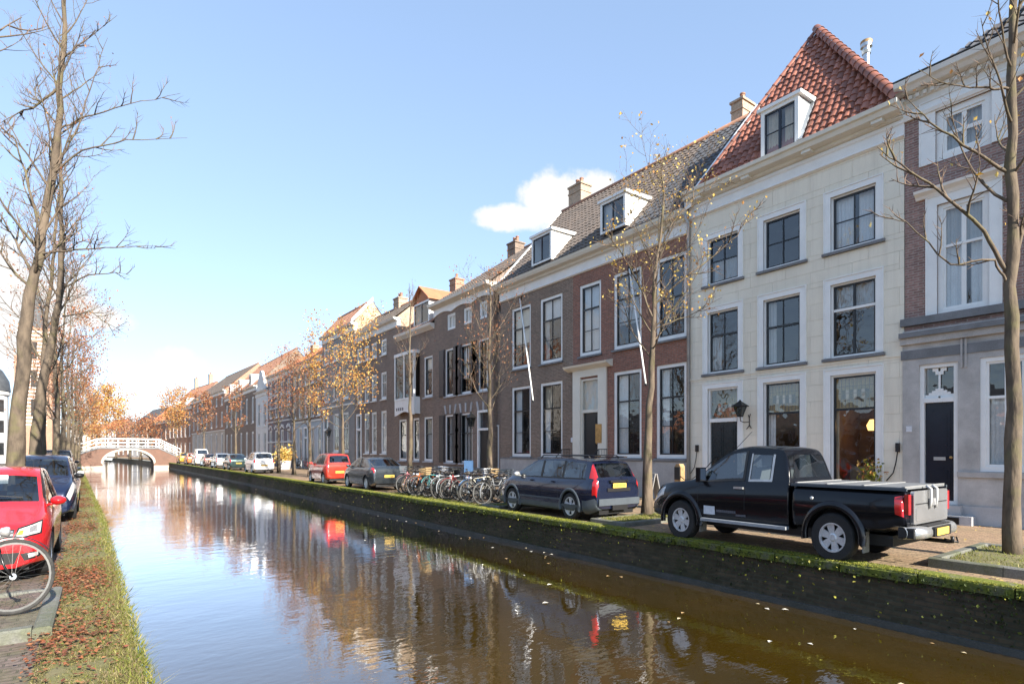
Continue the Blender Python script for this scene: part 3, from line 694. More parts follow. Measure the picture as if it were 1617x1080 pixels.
for z0_, z1_, y_, mt, nm in ((4.74,4.92,-.10,'blue_stone','sill_band'), (4.28,4.44,-.12,'grey_stone','string_course'), (4.44,4.56,-.20,'blue_stone','string_course'), (3.92,4.14,-.055,'blue_stone','frieze_band')):
    MB().box(-.03, W, y_, .0, z0_, z1_).build(nm, mt, h.o)
m = MB(); m.box(dr[1]+.0, W, -.085, -.03, 1.08, 1.20); m.build('dado_band', 'grey_stone', h.o)
m = MB(); m.box(dr[1], W, -.07, -.03, 0, .42); m.box(-.0, dr[0], -.07, -.03, 0, .42); m.build('plinth', 'pale_plinth', h.o)
for k in range(2): MB().box(dr[1]+.06+k*.08, dr[1]+.10+k*.08, -.068-.002*k, -.03, 3.60, 4.27).build('stone_rib', 'grey_stone', h.o)
m = MB(); frame_boxes(m, dr[0], dr[1], .42, 3.76, .09, .02, .16); m.box(dr[0]+.09, dr[1]-.09, .01, .16, 2.84, 2.94); m.build('door_frame', 'white_paint', h.o)
door(h, dr[0]+.09, dr[1]-.09, .46, 2.84, 'door_blue_black', .10, slot=(.3,.7,1.0,1.08))
fl = MB(); xa, xb = dr[0]+.09, dr[1]-.09; xc = (xa+xb)/2
fl.box(xc-.02, xc+.02, .07, .10, 2.94, 3.67); fl.box(xc-.14, xc+.14, .07, .10, 3.58, 3.66); fl.box(xc-.08, xc+.08, .065, .10, 3.50, 3.58)
for k in range(5): fl.box(xc-.36+.07*k, xc+.36-.07*k, .07-.001*k, .10, 2.94+.045*k, 2.985+.045*k)
f_ = fl.build('fanlight_ornament', 'white_paint', h.o); MB().quad((xa,.115,2.94),(xb,.115,2.94),(xb,.115,3.67),(xa,.115,3.67)).build('fanlight_pane', 'glass', h.o); MB().quad((xa-.1,.6,2.8),(xb+.1,.6,2.8),(xb+.1,.6,3.75),(xa-.1,.6,3.75)).build('fanlight_lining', 'room', h.o)
MB().box(dr[0]-.25, dr[1]+.35, -.36, -.03, 0, .2).box(dr[0]-.1, dr[1]+.1, -.2, .1, .2, .42).build('door_step', 'pale_plinth', h.o)
MB().box(dr[0]+.3, dr[1]+.12, -.375, -.36, .02, .17).build('cellar_vent', 'iron', h.o)
MB().box(X(1432), X(1441), -.05, -.03, h.z(1436, 682), h.z(1436, 673)).build('number_plate', 'sticker_white', h.o)
m = MB(); m.prism([(-.03,10.02),(-.05,10.05),(-.05,10.20),(-.10,10.22),(-.12,10.34),(-.30,10.37),(-.36,10.46),(-.42,10.50),(-.44,10.62),(.3,10.66),(.3,10.02)], -.06, W); m.build('cornice', 'offwhite_paint', h.o)
m = MB(); m.prism([(-.07,9.78),(-.10,9.86),(-.03,10.02),(0.0,10.02),(0.0,9.78)], -.02, W); m.build('architrave', 'white_paint', h.o)
dm_ = MB().box(0, .075, -.165, -.105, 10.235, 10.325).mesh('dentil', 'offwhite_paint')
for k in range(int(W/.15)): link('dentil', dm_, h.o, loc=(.02+k*.15, 0, 0))
MB().box(-.07, W, -.45, -.2, 10.645, 10.665).build('gutter_lead', 'lead_dark', h.o)
body(h, 10.05, 'brick_purple', 9.5, None, 'brick_purple')
pantiles(h.o, (0.5, -.18, 10.66), (W, -.18, 10.66), (4.2, 3.4, 14.0), (W, 3.4, 14.0), 'tile_dark', .26, .36, .03)
MB().poly([(0.5, 7.3, 10.5), (4.2, 3.4, 13.95), (W, 3.4, 13.95), (W, 7.3, 10.5)]).build('rear_roof', 'tile_dark', h.o); MB().poly([(.5,-.15,10.62), (4.2,3.4,13.95), (.5,7.3,10.5)]).build('hip_roof', 'tile_dark', h.o)

# ================================================================== house 2: cream stucco, red hipped roof
h = hx('cream_stucco_house', 'cream block-scored stucco house with steep red pantile hipped roof', 1090, 1429)
W = h.W; X = h.lx
c1 = (X(1118), X(1166)); c2 = (X(1206), X(1264)); c3 = (X(1312), X(1384))
lowz, midz, topz = (.70, 3.72), (4.20, 6.18), (7.08, 8.56)
doorz = (.30, 3.70); trans_z = 2.66
ops = []
for c in (c1, c2, c3): ops += [(c[0], c[1], *midz), (c[0], c[1], *topz)]
ops += [(c1[0], c1[1], *doorz), (c2[0], c2[1], *lowz), (c3[0], c3[1], *lowz)]
wall(h, 9.6, ops, 'stucco_joint', reveal=.22, rmat='white_paint')
# scored blocks: one object per block, cut round the windows
def subtract(r, o):
    a, b, c, d = r; e, f, g, k = o
    if f <= a or e >= b or k <= c or g >= d: return [r]
    out = []
    if g > c: out.append((a, b, c, g)); c = g
    if k < d: out.append((a, b, k, d)); d = k
    if e > a: out.append((a, e, c, d))
    if f < b: out.append((f, b, c, d))
    return out
avoid = [(a-.17, b+.17, c-.10, d+.17) for a, b, c, d in ops]
zc = .36; row = 0; nb = 0
while zc < 9.5:
    z1 = min(zc + .45, 9.56); x = -.4 if row % 2 else 0.0
    while x < W:
        rs = [(max(x, 0.01), min(x+1.1, W-.01), zc, z1)]
        for av in avoid: rs = [q for r in rs for q in subtract(r, av)]
        for a, b, c, d in rs:
            if b-a < .03 or d-c < .03: continue
            g = .004; m = MB(); m.add([(a+g*.3,-.001,c+g*.3),(b-g*.3,-.001,c+g*.3),(b-g*.3,-.001,d-g*.3),(a+g*.3,-.001,d-g*.3),(a+g,-.009,c+g),(b-g,-.009,c+g),(b-g,-.009,d-g),(a+g,-.009,d-g)],
                [(4,5,6,7),(0,1,5,4),(1,2,6,5),(2,3,7,6),(3,0,4,7)]); m.build('stucco_block', 'stucco', h.o); nb += 1
        x += 1.1
    zc = z1; row += 1
MB().box(0, W, -.05, .0, 0, .36).build('plinth', 'grey_plinth', h.o)
MB().box(.0, W, -.03, -.0, 4.03, 4.10).build('string_course', 'stucco', h.o)
tr = dict(trim=.15, tmat='white_paint', fw=.045, sash=.042)
window(h, *c1, *topz, 2, (.5,), (), sill='blue_stone', curtains=((.05,.95,.0,.5,'curtain_grey'),), **tr)
window(h, *c2, *topz, 2, (.5,), (), sill='blue_stone', **tr)
window(h, *c3, *topz, 2, (.52,), (), sill='blue_stone', curtains=((.0,.45,0,1,'curtain_white'), (.55,1,0,1,'curtain_white')), **tr)
window(h, *c1, *midz, 2, (.62,), (.62,), sill='blue_stone', curtains=((0,.35,0,.6,'curtain_grey'),), **tr)
window(h, *c2, *midz, 2, (.58,), (.58,), sill='blue_stone', curtains=((0,.25,0,1,'curtain_grey'),), **tr)
w_ = window(h, *c3, *midz, 2, (.66,), (.66,), sill='blue_stone', bar=.06, curtains=((.0,1,.62,1,'curtain_grey'),), **tr)
MB().box(c3[0]+.05, c3[1]-.05, .05, .13, midz[0]+1.24, midz[0]+1.31).build('transom', 'white_paint', w_)
def leaded(w, a, b, z0, z1, y):
    m = MB()
    for i in range(1, 9): x = a+(b-a)*i/9; m.box(x-.006, x+.006, y-.006, y+.006, z0, z1)
    for i in range(1, 4): z = z0+(z1-z0)*i/4; m.box(a, b, y-.005, y+.005, z-.006, z+.006)
    m.build('lead_cames', 'lead_dark', w)
    for i in range(9):
        if i in (0, 8): continue
        x = a+(b-a)*i/9; MB().box(x+.012, x+(b-a)/9-.012, y+.001, y+.003, z0+(z1-z0)*.3, z0+(z1-z0)*.62).build('coloured_pane', 'green_black_paint' if i % 2 else 'tan_render', w)
for c, cu in ((c2, ((.0,.2,0,.7,'curtain_white'), (.0,1,.70,1,'blind_tan'))), (c3, ((.0,.08,0,.7,'curtain_tan'), (.0,1,.70,1,'blind_tan')))):
    w_ = window(h, *c, *lowz, 1, (.70,), (.70,), sill='blue_stone', curtains=cu, room='room_lamplit', depth=2.2, **tr)
    leaded(w_, c[0]+.12, c[1]-.12, lowz[0]+.70*3.0+.05, lowz[1]-.12, .125)
    if c is c3:
        MB().lathe([(0,0),(.16,0),(.20,.14),(.12,.30),(0,.3)], 12, c=((c[0]+c[1])/2+.05, 1.2, 2.25)).build('interior_lamp', 'lit_shade', w_, True)
        MB().box(c[0]+.1, c[1]-.25, .9, 1.5, .75, 1.25).build('interior_table', 'timber', w_)
        for k in range(3): MB().box(c[0]+.3+k*.35, c[0]+.52+k*.35, 2.0, 2.05, 2.2, 2.5).build('interior_picture', 'paint_orange' if k % 2 else 'brass_plate', w_)
    else:
        MB().box((c[0]+c[1])/2+.05, c[1]-.15, 1.2, 1.25, 1.5, 2.4).build('interior_picture', 'b_teal', w_)
m = MB(); frame_boxes(m, c1[0], c1[1], *doorz, .06, .03, .14); m.box(c1[0]+.06, c1[1]-.06, .0, .14, trans_z-.05, trans_z+.07)
t = .15; a, b, c, d = c1[0], c1[1], doorz[0], doorz[1]
m.box(a-t, a, -.035, .02, c, d+t); m.box(b, b+t, -.035, .02, c, d+t); m.box(a, b, -.035, .02, d, d+t); m.box(a-t-.025, a-t, -.055, .0, c, d+t+.025); m.box(b+t, b+t+.025, -.055, 0, c, d+t+.025); m.box(a-t, b+t, -.055, 0, d+t, d+t+.025)
df_ = m.build('door_frame', 'white_paint', h.o)
door(h, c1[0]+.06, c1[1]-.06, .34, trans_z-.05, 'green_black_paint', .09, ((.1,.46,.08,.45),(.54,.9,.08,.45),(.1,.46,.5,.94),(.54,.9,.5,.94)))
MB().quad((a+.06,.09,trans_z+.07),(b-.06,.09,trans_z+.07),(b-.06,.09,d-.06),(a+.06,.09,d-.06)).build('fanlight_pane', 'glass', h.o)
MB().box(a-.05, b+.05, .55, .6, trans_z-.1, d+.05).build('fanlight_lining', 'blind_tan', h.o)
leaded(df_, a+.08, b-.08, trans_z+.12, d-.3, .10)
MB().box(a-.2, b+.2, -.3, .1, 0, .30).build('door_step', 'blue_stone', h.o)
# cornice with paired brackets, gutter
cornice(h, [(-.03,9.42),(-.10,9.46),(-.06,9.52),(-.06,9.74),(-.09,9.78),(-.09,9.86),(0,9.86),(0,9.42)], 'white_paint', name='frieze')
cornice(h, [(-.05,9.86),(-.16,9.90),(-.18,9.97),(-.40,10.00),(-.44,10.11),(-.50,10.14),(-.52,10.24),(.25,10.24),(.25,9.86)], 'cream_paint', name='cornice')
for f in (.06, .33, .62, .90): MB().box(W*f, W*f+.26, -.36, -.15, 9.91, 9.995).build('cornice_bracket', 'cream_paint', h.o)
body(h, 10.0, 'stucco', 6.0, None, 'stucco')
# pyramid roof of single pantiles
EZ = 10.25; AX, AY, AZ = W*.474, 2.44, 15.05; over = -.22
tw, tl = .205, .275
XL = .5
E0, E1, A = Vector((XL, over, EZ)), Vector((W, over, EZ)), Vector((AX, AY, AZ))
sv = Vector((0, AY-over, AZ-EZ)); SL = sv.length; sv.normalize(); nrm = Vector((0, -sv.z, sv.y))
m = MB(); P0 = []; P1 = []; Pu = []
for k in range(9):
    t = k/8; z = .036*math.sin(2*math.pi*t*.98 - .6) + .012*math.sin(4*math.pi*t)
    P0.append((t*tw*1.05, 0, z+.034)); P1.append((t*tw*1.05, tl*1.12, z*.95)); Pu.append((t*tw*1.05, 0, z+.008))
m.grid([Pu, P0]); m.grid([P0, P1]); tile_me = m.mesh('pantile', 'tile_red', True, 50)
rot = Matrix((Vector((1,0,0)), sv, nrm)).transposed().to_euler()
dm_x0, dm_x1 = X(1203)+.05, X(1262)+.05
roof_base = MB(); roof_base.poly([E0, E1, A]); roof_base.poly([(XL, 5.3, EZ), A, E0]); roof_base.poly([E1, (W, 5.0, EZ), A]); roof_base.poly([(W, 5.0, EZ), (XL, 5.3, EZ), A])
rb = roof_base.build('roof', 'tile_red', h.o); nt = 0
rows = int(SL/tl)
for i in range(rows):
    v = i*tl + .02; f = (v + tl*.4)/SL; xa, xb = XL + (AX-XL)*f, W - (W-AX)*f; k = math.ceil(xa/tw - .35)
    while (k+.75)*tw < xb:
        x = k*tw; z = EZ + sv.z*(v+tl*.5)
        if not (dm_x0-.12 < x+tw*.5 < dm_x1+.12 and z < 11.9 and v*sv.y+over < 1.3):
            link('pantile', tile_me, rb, loc=Vector((0, over, EZ)) + Vector((x + rng.uniform(-.006,.006), 0, 0)) + sv*v + nrm*(.02+rng.uniform(-.006,.010)), rot=(rot.x+rng.uniform(-.03,.03), rot.y+rng.uniform(-.03,.03), rot.z+rng.uniform(-.025,.025))); nt += 1
        k += 1
print('pantiles', nt, 'blocks', nb)
ridge_caps(rb, E1 + nrm*.10 + Vector((-.02,.0,-.02)), A + Vector((0,0,.10)), 'tile_red', .14, .34)
ridge_caps(rb, E0 + nrm*.05, A + Vector((0,0,.06)), 'tile_red', .08, .36)
pantiles(rb, (W, 5.0, EZ), (W, over, EZ), (AX, AY, AZ), (AX, AY, AZ+.001), 'tile_red', .235, .305, .03, name='hip_tiles')
sl_y = lambda z: over + (z-EZ)*sv.y/sv.z
dm = dormer(h, dm_x0, dm_x1, 10.32, 11.76, over+.12, sl_y, 'white_paint', 'zinc', 'door_blue_black', 2, (.5,), curtains=((.0,.45,'curtain_tan'), (.62,1,'curtain_tan')), rise=.0)
m = MB(); m.bar((dm_x1+.03, sl_y(10.45)-.05, 10.45), (dm_x1+.03, sl_y(11.8)-.05, 11.8), .16, .03); m.build('flashing', 'zinc', dm)
p = at(1368, 115, 20.6); lp = Vector((p.y*-1 + h.F.y, p.x - XF, 0))
m = MB(); m.lathe([(.11,12.6),(.11,16.05)], 14, c=(lp.x, lp.y, 0)); m.lathe([(.0,16.0),(.14,16.0),(.17,16.1),(.12,16.13),(.12,16.20),(.19,16.24),(.19,16.46),(.17,16.48),(0,16.48)], 14, c=(lp.x, lp.y, 0)); m.build('flue', 'steel', h.o, True, 40)
MB().lathe([(.191,16.36),(.194,16.46)], 14, c=(lp.x, lp.y, 0)).build('flue_cap', 'timber', h.o, True)

# ================================================================== house 3: long brick house, two dormers
h = hx('brown_brick_house', 'wide brick townhouse half brown half red with two white dormers and white frieze', 791, 1089)
W = h.W; X = h.lx
xsplit = X(905)
wins = {'a': (X(808), X(838)), 'b': (X(853), X(888)), 'c': (X(915), X(949)), 'd': (X(969), X(1013)), 'e': (X(1036), X(1088)-.1)}
up, dn = (5.58, 8.50), (1.42, 4.72)
dx = (X(918), X(946)); dz = (.92, 4.62)
ops = [(*wins[k], *up) for k in 'abcde'] + [(*wins[k], *dn) for k in 'abde'] + [(*dx, *dz)]
wall(h, 9.1, ops, 'brick_brown', 0, xsplit, z0=1.30); wall(h, 9.1, ops, 'brick_red', xsplit, W, z0=1.30)
wall(h, 1.30, [], 'grey_plinth', y=-.04); wall(h, 1.3, [(*dx, *dz)], 'grey_plinth', y=-.001, name='base_wall')
MB().box(-.0, W, -.06, .0, 1.30, 1.36).build('plinth_band', 'blue_stone', h.o)
kw = dict(fw=.12, sill='blue_stone', sash=.05)
window(h, *wins['a'], *up, 2, (.33,.66), (.66,), curtains=((0,1,.4,1,'blind'),), **kw)
window(h, *wins['b'], *up, 2, (.33,.66), (.66,), curtains=((0,1,.66,1,'curtain_white'), (0,.2,0,.66,'curtain_grey')), **kw)
window(h, *wins['c'], *up, 2, (.33,.66), (.66,), curtains=((0,1,0,1,'curtain_white'),), **kw)
window(h, *wins['d'], *up, 2, (.33,.66), (.66,), curtains=((.0,1,.3,1,'curtain_grey'),), **kw)
window(h, *wins['e'], *up, 2, (.5,), (.5,), **kw)
window(h, *wins['a'], *dn, 2, (.33,.66), (.66,), curtains=((0,.42,0,1,'curtain_white'),), **kw)
window(h, *wins['b'], *dn, 2, (.33,.66), (.66,), curtains=((0,.3,0,.66,'curtain_white'), (0,.4,.66,1,'curtain_tan')), **kw)
window(h, *wins['d'], *dn, 2, (.33,.66), (.66,), curtains=((0,.42,0,1,'curtain_white'), (.85,1,0,1,'curtain_grey')), **kw)
window(h, *wins['e'], *dn, 2, (.33,.66), (.66,), curtains=((0,.3,0,1,'curtain_white'), (.88,1,0,1,'curtain_white')), **kw)
m = MB(); frame_boxes(m, dx[0], dx[1], *dz, .07, .0, .14); m.box(dx[0]+.07, dx[1]-.07, -.01, .14, 3.24, 3.36)
m.box(dx[0]-.45, dx[0], -.08, .02, .92, 4.70); m.box(dx[1], dx[1]+.45, -.08, .02, .92, 4.70); m.box(dx[0]-.45, dx[1]+.45, -.08, .02, 4.70, 4.98)
m.prism([(-.08,4.98),(-.16,5.02),(-.34,5.10),(-.38,5.18),(0,5.26),(0,4.98)], dx[0]-.75, dx[1]+.75); m.build('door_surround', 'cream_paint', h.o)
door(h, dx[0]+.07, dx[1]-.07, .96, 3.24, 'black_paint', .09, ((.15,.85,.06,.3),(.15,.85,.36,.94)))
MB().quad((dx[0]+.07,.06,3.36),(dx[1]-.07,.06,3.36),(dx[1]-.07,.06,4.55),(dx[0]+.07,.06,4.55)).build('fanlight_pane', 'glass', h.o)
curtain_mesh(dx[0], dx[1], 3.3, 4.6, .2).build('fanlight_curtain', 'curtain_grey', h.o, smooth=True); MB().box(dx[0]-.2, dx[1]+.2, .5, .55, 3.0, 4.8).build('fanlight_lining', 'room', h.o)
MB().box(X(943), X(951)+.05, -.10, -.08, 2.0, 2.75).build('name_plaque', 'brass_plate', h.o); MB().box(dx[0]-.62, dx[0]-.48, -.03, 0, 2.05, 2.25).build('number_plate', 'sticker_white', h.o)
m = MB()
for k in range(4): m.box(dx[0]-.55-.0, dx[1]+.5, -.35-.28*(3-k), -.04, .23*k, .23*(k+1))
m.build('door_steps', 'blue_stone', h.o)
for sx in (dx[0]-.6, dx[1]+.52):
    m = MB(); pts = [(sx, -.1, 1.75), (sx, -.55, 1.75), (sx, -1.25, 1.0)]
    m.tube(pts, .018, 6); m.tube([(sx, -.55, .55), (sx, -.55, 1.75)], .014, 6); m.tube([(sx, -1.25, 0), (sx, -1.25, 1.0)], .02, 6)
    for k in range(5): m.tube([(sx, -.12-.09*k, .92), (sx, -.12-.09*k, 1.75)], .008, 5)
    m.build('stair_railing', 'iron', h.o)
cornice(h, [(-.04,9.00),(-.09,9.04),(-.05,9.10),(-.05,9.38),(-.10,9.42),(0,9.42),(0,9.0)], 'white_paint', x0=-.05, name='frieze')
cornice(h, [(-.06,9.42),(-.18,9.45),(-.20,9.53),(-.40,9.57),(-.46,9.68),(-.48,9.76),(.2,9.76),(.2,9.42)], 'cream_paint', x0=-.1, name='cornice')
MB().box(-.12, W, -.50, -.26, 9.762, 9.785).build('gutter_lead', 'lead_dark', h.o)
RY, RZ = 4.05, 14.5
body(h, 9.6, 'brick_brown', 8.6, (RY, RZ-.1), 'brick_brown')
ridge_roof(h, 9.79, RY, RZ, 'tile_brown', .2, caps='tile_rust')
pantiles(h.o, (X(1000), -.17, 9.85), (W, -.17, 9.85), (X(1020), RY, RZ+.03), (W, RY, RZ+.03), 'tile_dark', .24, .33, .028, name='darker_tiles')
m = MB(); m.prism([(-.25,9.75),(-.25,10.06),(RY,RZ+.30),(RY,RZ-.02)], W-.02, W+.24); m.build('verge_board', 'white_paint', h.o)
m = MB(); m.prism([(-.25,9.72),(-.25,9.88),(RY,RZ+.12),(RY,RZ-.02)], -.10, .03); m.build('verge_board', 'white_paint', h.o)
sl_y = lambda z: -.2 + (z-9.79)*(RY+.2)/(RZ-9.79)
dormer(h, X(841), X(872), 10.12, 11.40, -.02, sl_y, cols=2, bmat='shutter_paint', fw=.1)
dormer(h, X(951)-.05, X(989), 10.22, 11.45, -.02, sl_y, cols=2, bmat='black_paint', fw=.1, curtains=((0,.5,'curtain_grey'),))
chimney(h, 1.0, RY+.3, 13.5, 15.5, .95, .7, 'brick_yellow', 2)
chimney(h, W-.95, RY+.6, 13.0, 15.45, .5, .8, 'brick_yellow', 1)
for px_ in (1093,): m = MB(); m.tube([(W+.02, -.10, .1), (W+.02, -.10, 9.3), (W+.02, -.3, 9.6)], .05, 8); m.build('downpipe', 'zinc', h.o, True)

# flagpoles fixed to the brick house, leaning out
def flagpole(px0, py0, px1, py1, lab):
    b0, d0 = on_x(px0, XF - .05); b0.z = EYE + (YH-py0)*d0/F
    # tip hangs out over the street
    b1, d1 = on_x(px1, XF - 1.3); b1.z = EYE + (YH-py1)*d1/F
    t = thing('flagpole', lab, 'flagpole', tuple(b0)); v = b1 - b0
    MB().tube([(0,0,0), tuple(v*.5), tuple(v)], [.035,.035,.03], 8).build('pole', 'white_paint', t, True)
    MB().lathe([(0,-.03),(.05,-.02),(.05,.05),(0,.06)], 10, c=tuple(v)).build('finial', 'black_paint', t, True)
    MB().box(-.02, .1, -.08, .08, -.12, .12).build('bracket', 'iron', t)
flagpole(821, 472, 842, 634, 'white flagpole hanging on the brown half of the brick house')
flagpole(994, 425, 1020, 608, 'white flagpole hanging on the red half of the brick house')
# narrow passage door between the houses
h = hx('narrow_entrance_bay', 'narrow brick bay with a slim black door beside the brown brick house', 779, 791, XF + .25)
wall(h, 8.6, [(.25, h.W-.15, .3, 3.0)], 'brick_dark'); door(h, .3, h.W-.2, .3, 2.95, 'black_paint', .1); m = MB(); frame_boxes(m, .25, h.W-.15, .3, 3.0, .07, -.04, .1); m.build('door_frame', 'white_paint', h.o); body(h, 8.6, 'brick_dark', 6, None, 'brick_dark')
MB().box(0, h.W, 0, 6, 8.6, 8.7).build('roof', 'lead_dark', h.o)

# ================================================================== house 4: dark brick with shutters
h = hx('shuttered_brick_house', 'dark brick house with black shutters, attic windows and scalloped white board', 686, 779)
W = h.W; X = h.lx
cols_ = [(X(703), X(720)), (X(726), X(746)), (X(755), X(773))]
att = [(X(706), X(719)), (X(732), X(745)), (X(757), X(769))]
up, dn = (4.80, 7.50), (1.03, 3.74)
ops = [(*c, *up) for c in cols_] + [(*c, *dn) for c in cols_[:2]] + [(cols_[2][0]-.05, cols_[2][1]+.05, .35, 3.8)] + [(*c, 8.55, 9.45) for c in att]
wall(h, 9.9, ops, 'brick_dark')
kw = dict(fw=.10, sill='pale_plinth', sash=.05)
for i, c in enumerate(cols_):
    window(h, *c, *up, 2, (.6,), (.6,), curtains=((.5,1,0,1,'curtain_white'),) if i != 1 else ((0,.5,.3,1,'curtain_white'),), **kw)
    if i < 2: window(h, *c, *dn, 2, (.6,), (.6,), curtains=((.1,.9,0,1,'curtain_grey'),), **kw)
    for s_, zz in ((0, up), (1, up), (0, dn), (1, dn)):
        if zz is dn and i == 2: continue
        x0_ = c[0]-.62 if s_ == 0 else c[1]+.02
        if s_ == 1 and (i == 2 or zz is dn and i == 1): continue
        m = MB(); m.box(x0_, x0_+.60, -.07, -.02, *zz)
        for q in range(3): zq = zz[0]+(zz[1]-zz[0])*q/3; m.box(x0_+.08, x0_+.52, -.085, -.07, zq+.08, zq+(zz[1]-zz[0])/3-.08)
        m.build('shutter', 'shutter_paint', h.o)
    for k_ in (-.9, 0, .9):
        m = MB(); xc = (c[0]+c[1])/2; m.add([(xc+k_*.55-.06,-.04,dn[1]+.06),(xc+k_*.55+.06,-.04,dn[1]+.06),(xc+k_*.7+.08,-.04,dn[1]+.55),(xc+k_*.7-.08,-.04,dn[1]+.55),(xc+k_*.55-.06,.0,dn[1]+.06),(xc+k_*.55+.06,.0,dn[1]+.06),(xc+k_*.7+.08,.0,dn[1]+.55),(xc+k_*.7-.08,.0,dn[1]+.55)], [(0,1,2,3),(0,3,7,4),(1,5,6,2),(3,2,6,7),(0,4,5,1)]); m.build('keystone', 'pale_plinth', h.o)
for c in att: window(h, *c, 8.55, 9.45, 2, (), (), fw=.09, bmat='white_paint', sill=None, bar=.06, curtains=((0,1,0,1,'curtain_white'),))
m = MB(); frame_boxes(m, cols_[2][0]-.05, cols_[2][1]+.05, .35, 3.8, .12, -.03, .12); m.box(cols_[2][0]+.05, cols_[2][1]-.05, -.02, .12, 2.75, 2.87); m.build('door_frame', 'white_paint', h.o)
door(h, cols_[2][0]+.07, cols_[2][1]-.07, .4, 2.75, 'black_paint', .08); MB().box(cols_[2][0]+.07, cols_[2][1]-.07, .1, .13, 2.87, 3.68).build('fanlight_pane', 'far_glass', h.o)
n_ = 36; pts = [(i/n_*W, 9.55 + .16*abs(math.sin(i/n_*math.pi*3))) for i in range(n_+1)]
m = MB(); m.prism([(0, 10.02)] + pts + [(W, 10.02)], -.06, -.004, axis='y'); m.build('scalloped_board', 'white_paint', h.o)
cornice(h, [(-.06,9.98),(-.20,10.02),(-.42,10.10),(-.46,10.26),(.2,10.26),(.2,9.98)], 'cream_paint', x0=-.1)
MB().box(0, W, -.05, 0, 0, .8).build('plinth', 'blue_stone', h.o)
body(h, 10.2, 'brick_dark', 8.6, (4.2, 13.55), 'brick_dark', gab=(False, True))
ridge_roof(h, 10.27, 4.2, 13.6, 'tile_brown', .2, hip0=3.4, hip1=.0, caps='tile_rust')
chimney(h, W*.35, 4.4, 12.6, 14.2, .8, .7, 'brick_brown', 2)

# ================================================================== house 5: bay window, gabled dormer
h = hx('bay_window_house', 'dark brick house with projecting white bay window over a white sign', 628, 686)
W = h.W; X = h.lx
dn = (1.07, 3.75)
cw = [(X(630), X(642)), (X(652), X(662)), (X(669.5), X(683))]
ops = [(*c, *dn) for c in cw] + [(cw[2][0], cw[2][1], 4.95, 7.42)]
wall(h, 9.1, ops, 'brick_dark')
for i, c in enumerate(cw): window(h, *c, *dn, 1 if i < 2 else 1, (.62,), (.62,), fw=.12, curtains=((0,1,.62,1,'curtain_tan'), (0,1,0,.62,'curtain_grey')), sill='pale_plinth')
window(h, *cw[2], 4.95, 7.42, 1, (.62,), (.62,), fw=.12, sill='pale_plinth', curtains=((0,1,.7,1,'blind'),))
bx = (X(632), X(663)); m = MB(); m.box(bx[0], bx[1], -.45, -.0, 7.75, 7.95); m.box(bx[0], bx[1], -.42, 0, 4.92, 5.05)
for x_ in (bx[0], (bx[0]+bx[1])/2-.06, bx[1]-.14): m.box(x_, x_+.13, -.42, -.28, 5.05, 7.75)
bw_ = m.build('bay_window', 'white_paint', h.o)
for x_ in (bx[0]+.1, (bx[0]+bx[1])/2+.05): MB().box(x_, x_+(bx[1]-bx[0])/2-.2, -.36, -.34, 5.05, 7.75).build('bay_pane', 'tinted_glass', bw_)
for x_ in (bx[0]+.01, bx[1]-.03): MB().box(x_, x_+.02, -.28, 0, 5.05, 7.75).build('bay_side_pane', 'tinted_glass', bw_)
MB().box(bx[0]+.15, bx[1]-.15, -.1, -.02, 5.05, 7.7).build('bay_lining', 'room', bw_)
n_ = 14; pts = [(bx[0]+(bx[1]-bx[0])*i/n_, 3.95 + .22*math.sin(i/n_*math.pi)**2*1.0) for i in range(n_+1)]
m = MB(); m.prism([(bx[0], 4.92)] + pts + [(bx[1], 4.92)], -.40, -.34, axis='y'); sg = m.build('sign_board', 'white_paint', h.o)
for k in range(4): MB().box(bx[0]+.25+k*.3, bx[0]+.42+k*.3, -.412, -.40, 4.28, 4.46).build('sign_mark', 'sticker_grey', sg)
for x_ in (bx[0], bx[1]): MB().box(x_-.025, x_+.025, -.33, 0, 4.0, 4.92).build('bay_apron', 'white_paint', bw_)
cornice(h, [(-.05,8.95),(-.10,9.0),(-.30,9.14),(-.34,9.28),(.2,9.28),(.2,8.95)], 'offwhite_paint')
body(h, 9.2, 'brick_dark', 8.4, (4.2, 12.6), 'brick_orange'); ridge_roof(h, 9.29, 4.2, 12.7, 'tile_rust', .2, caps='tile_orange')
sl_y = lambda z: -.2 + (z-9.29)*4.4/3.4
dormer(h, X(652), X(676), 9.5, 10.9, .1, sl_y, cols=2, roof='tile_orange', rise=.9, over=.22)
chimney(h, .6, 4.2, 12.2, 13.6, .8, .7, 'brick_orange', 1)

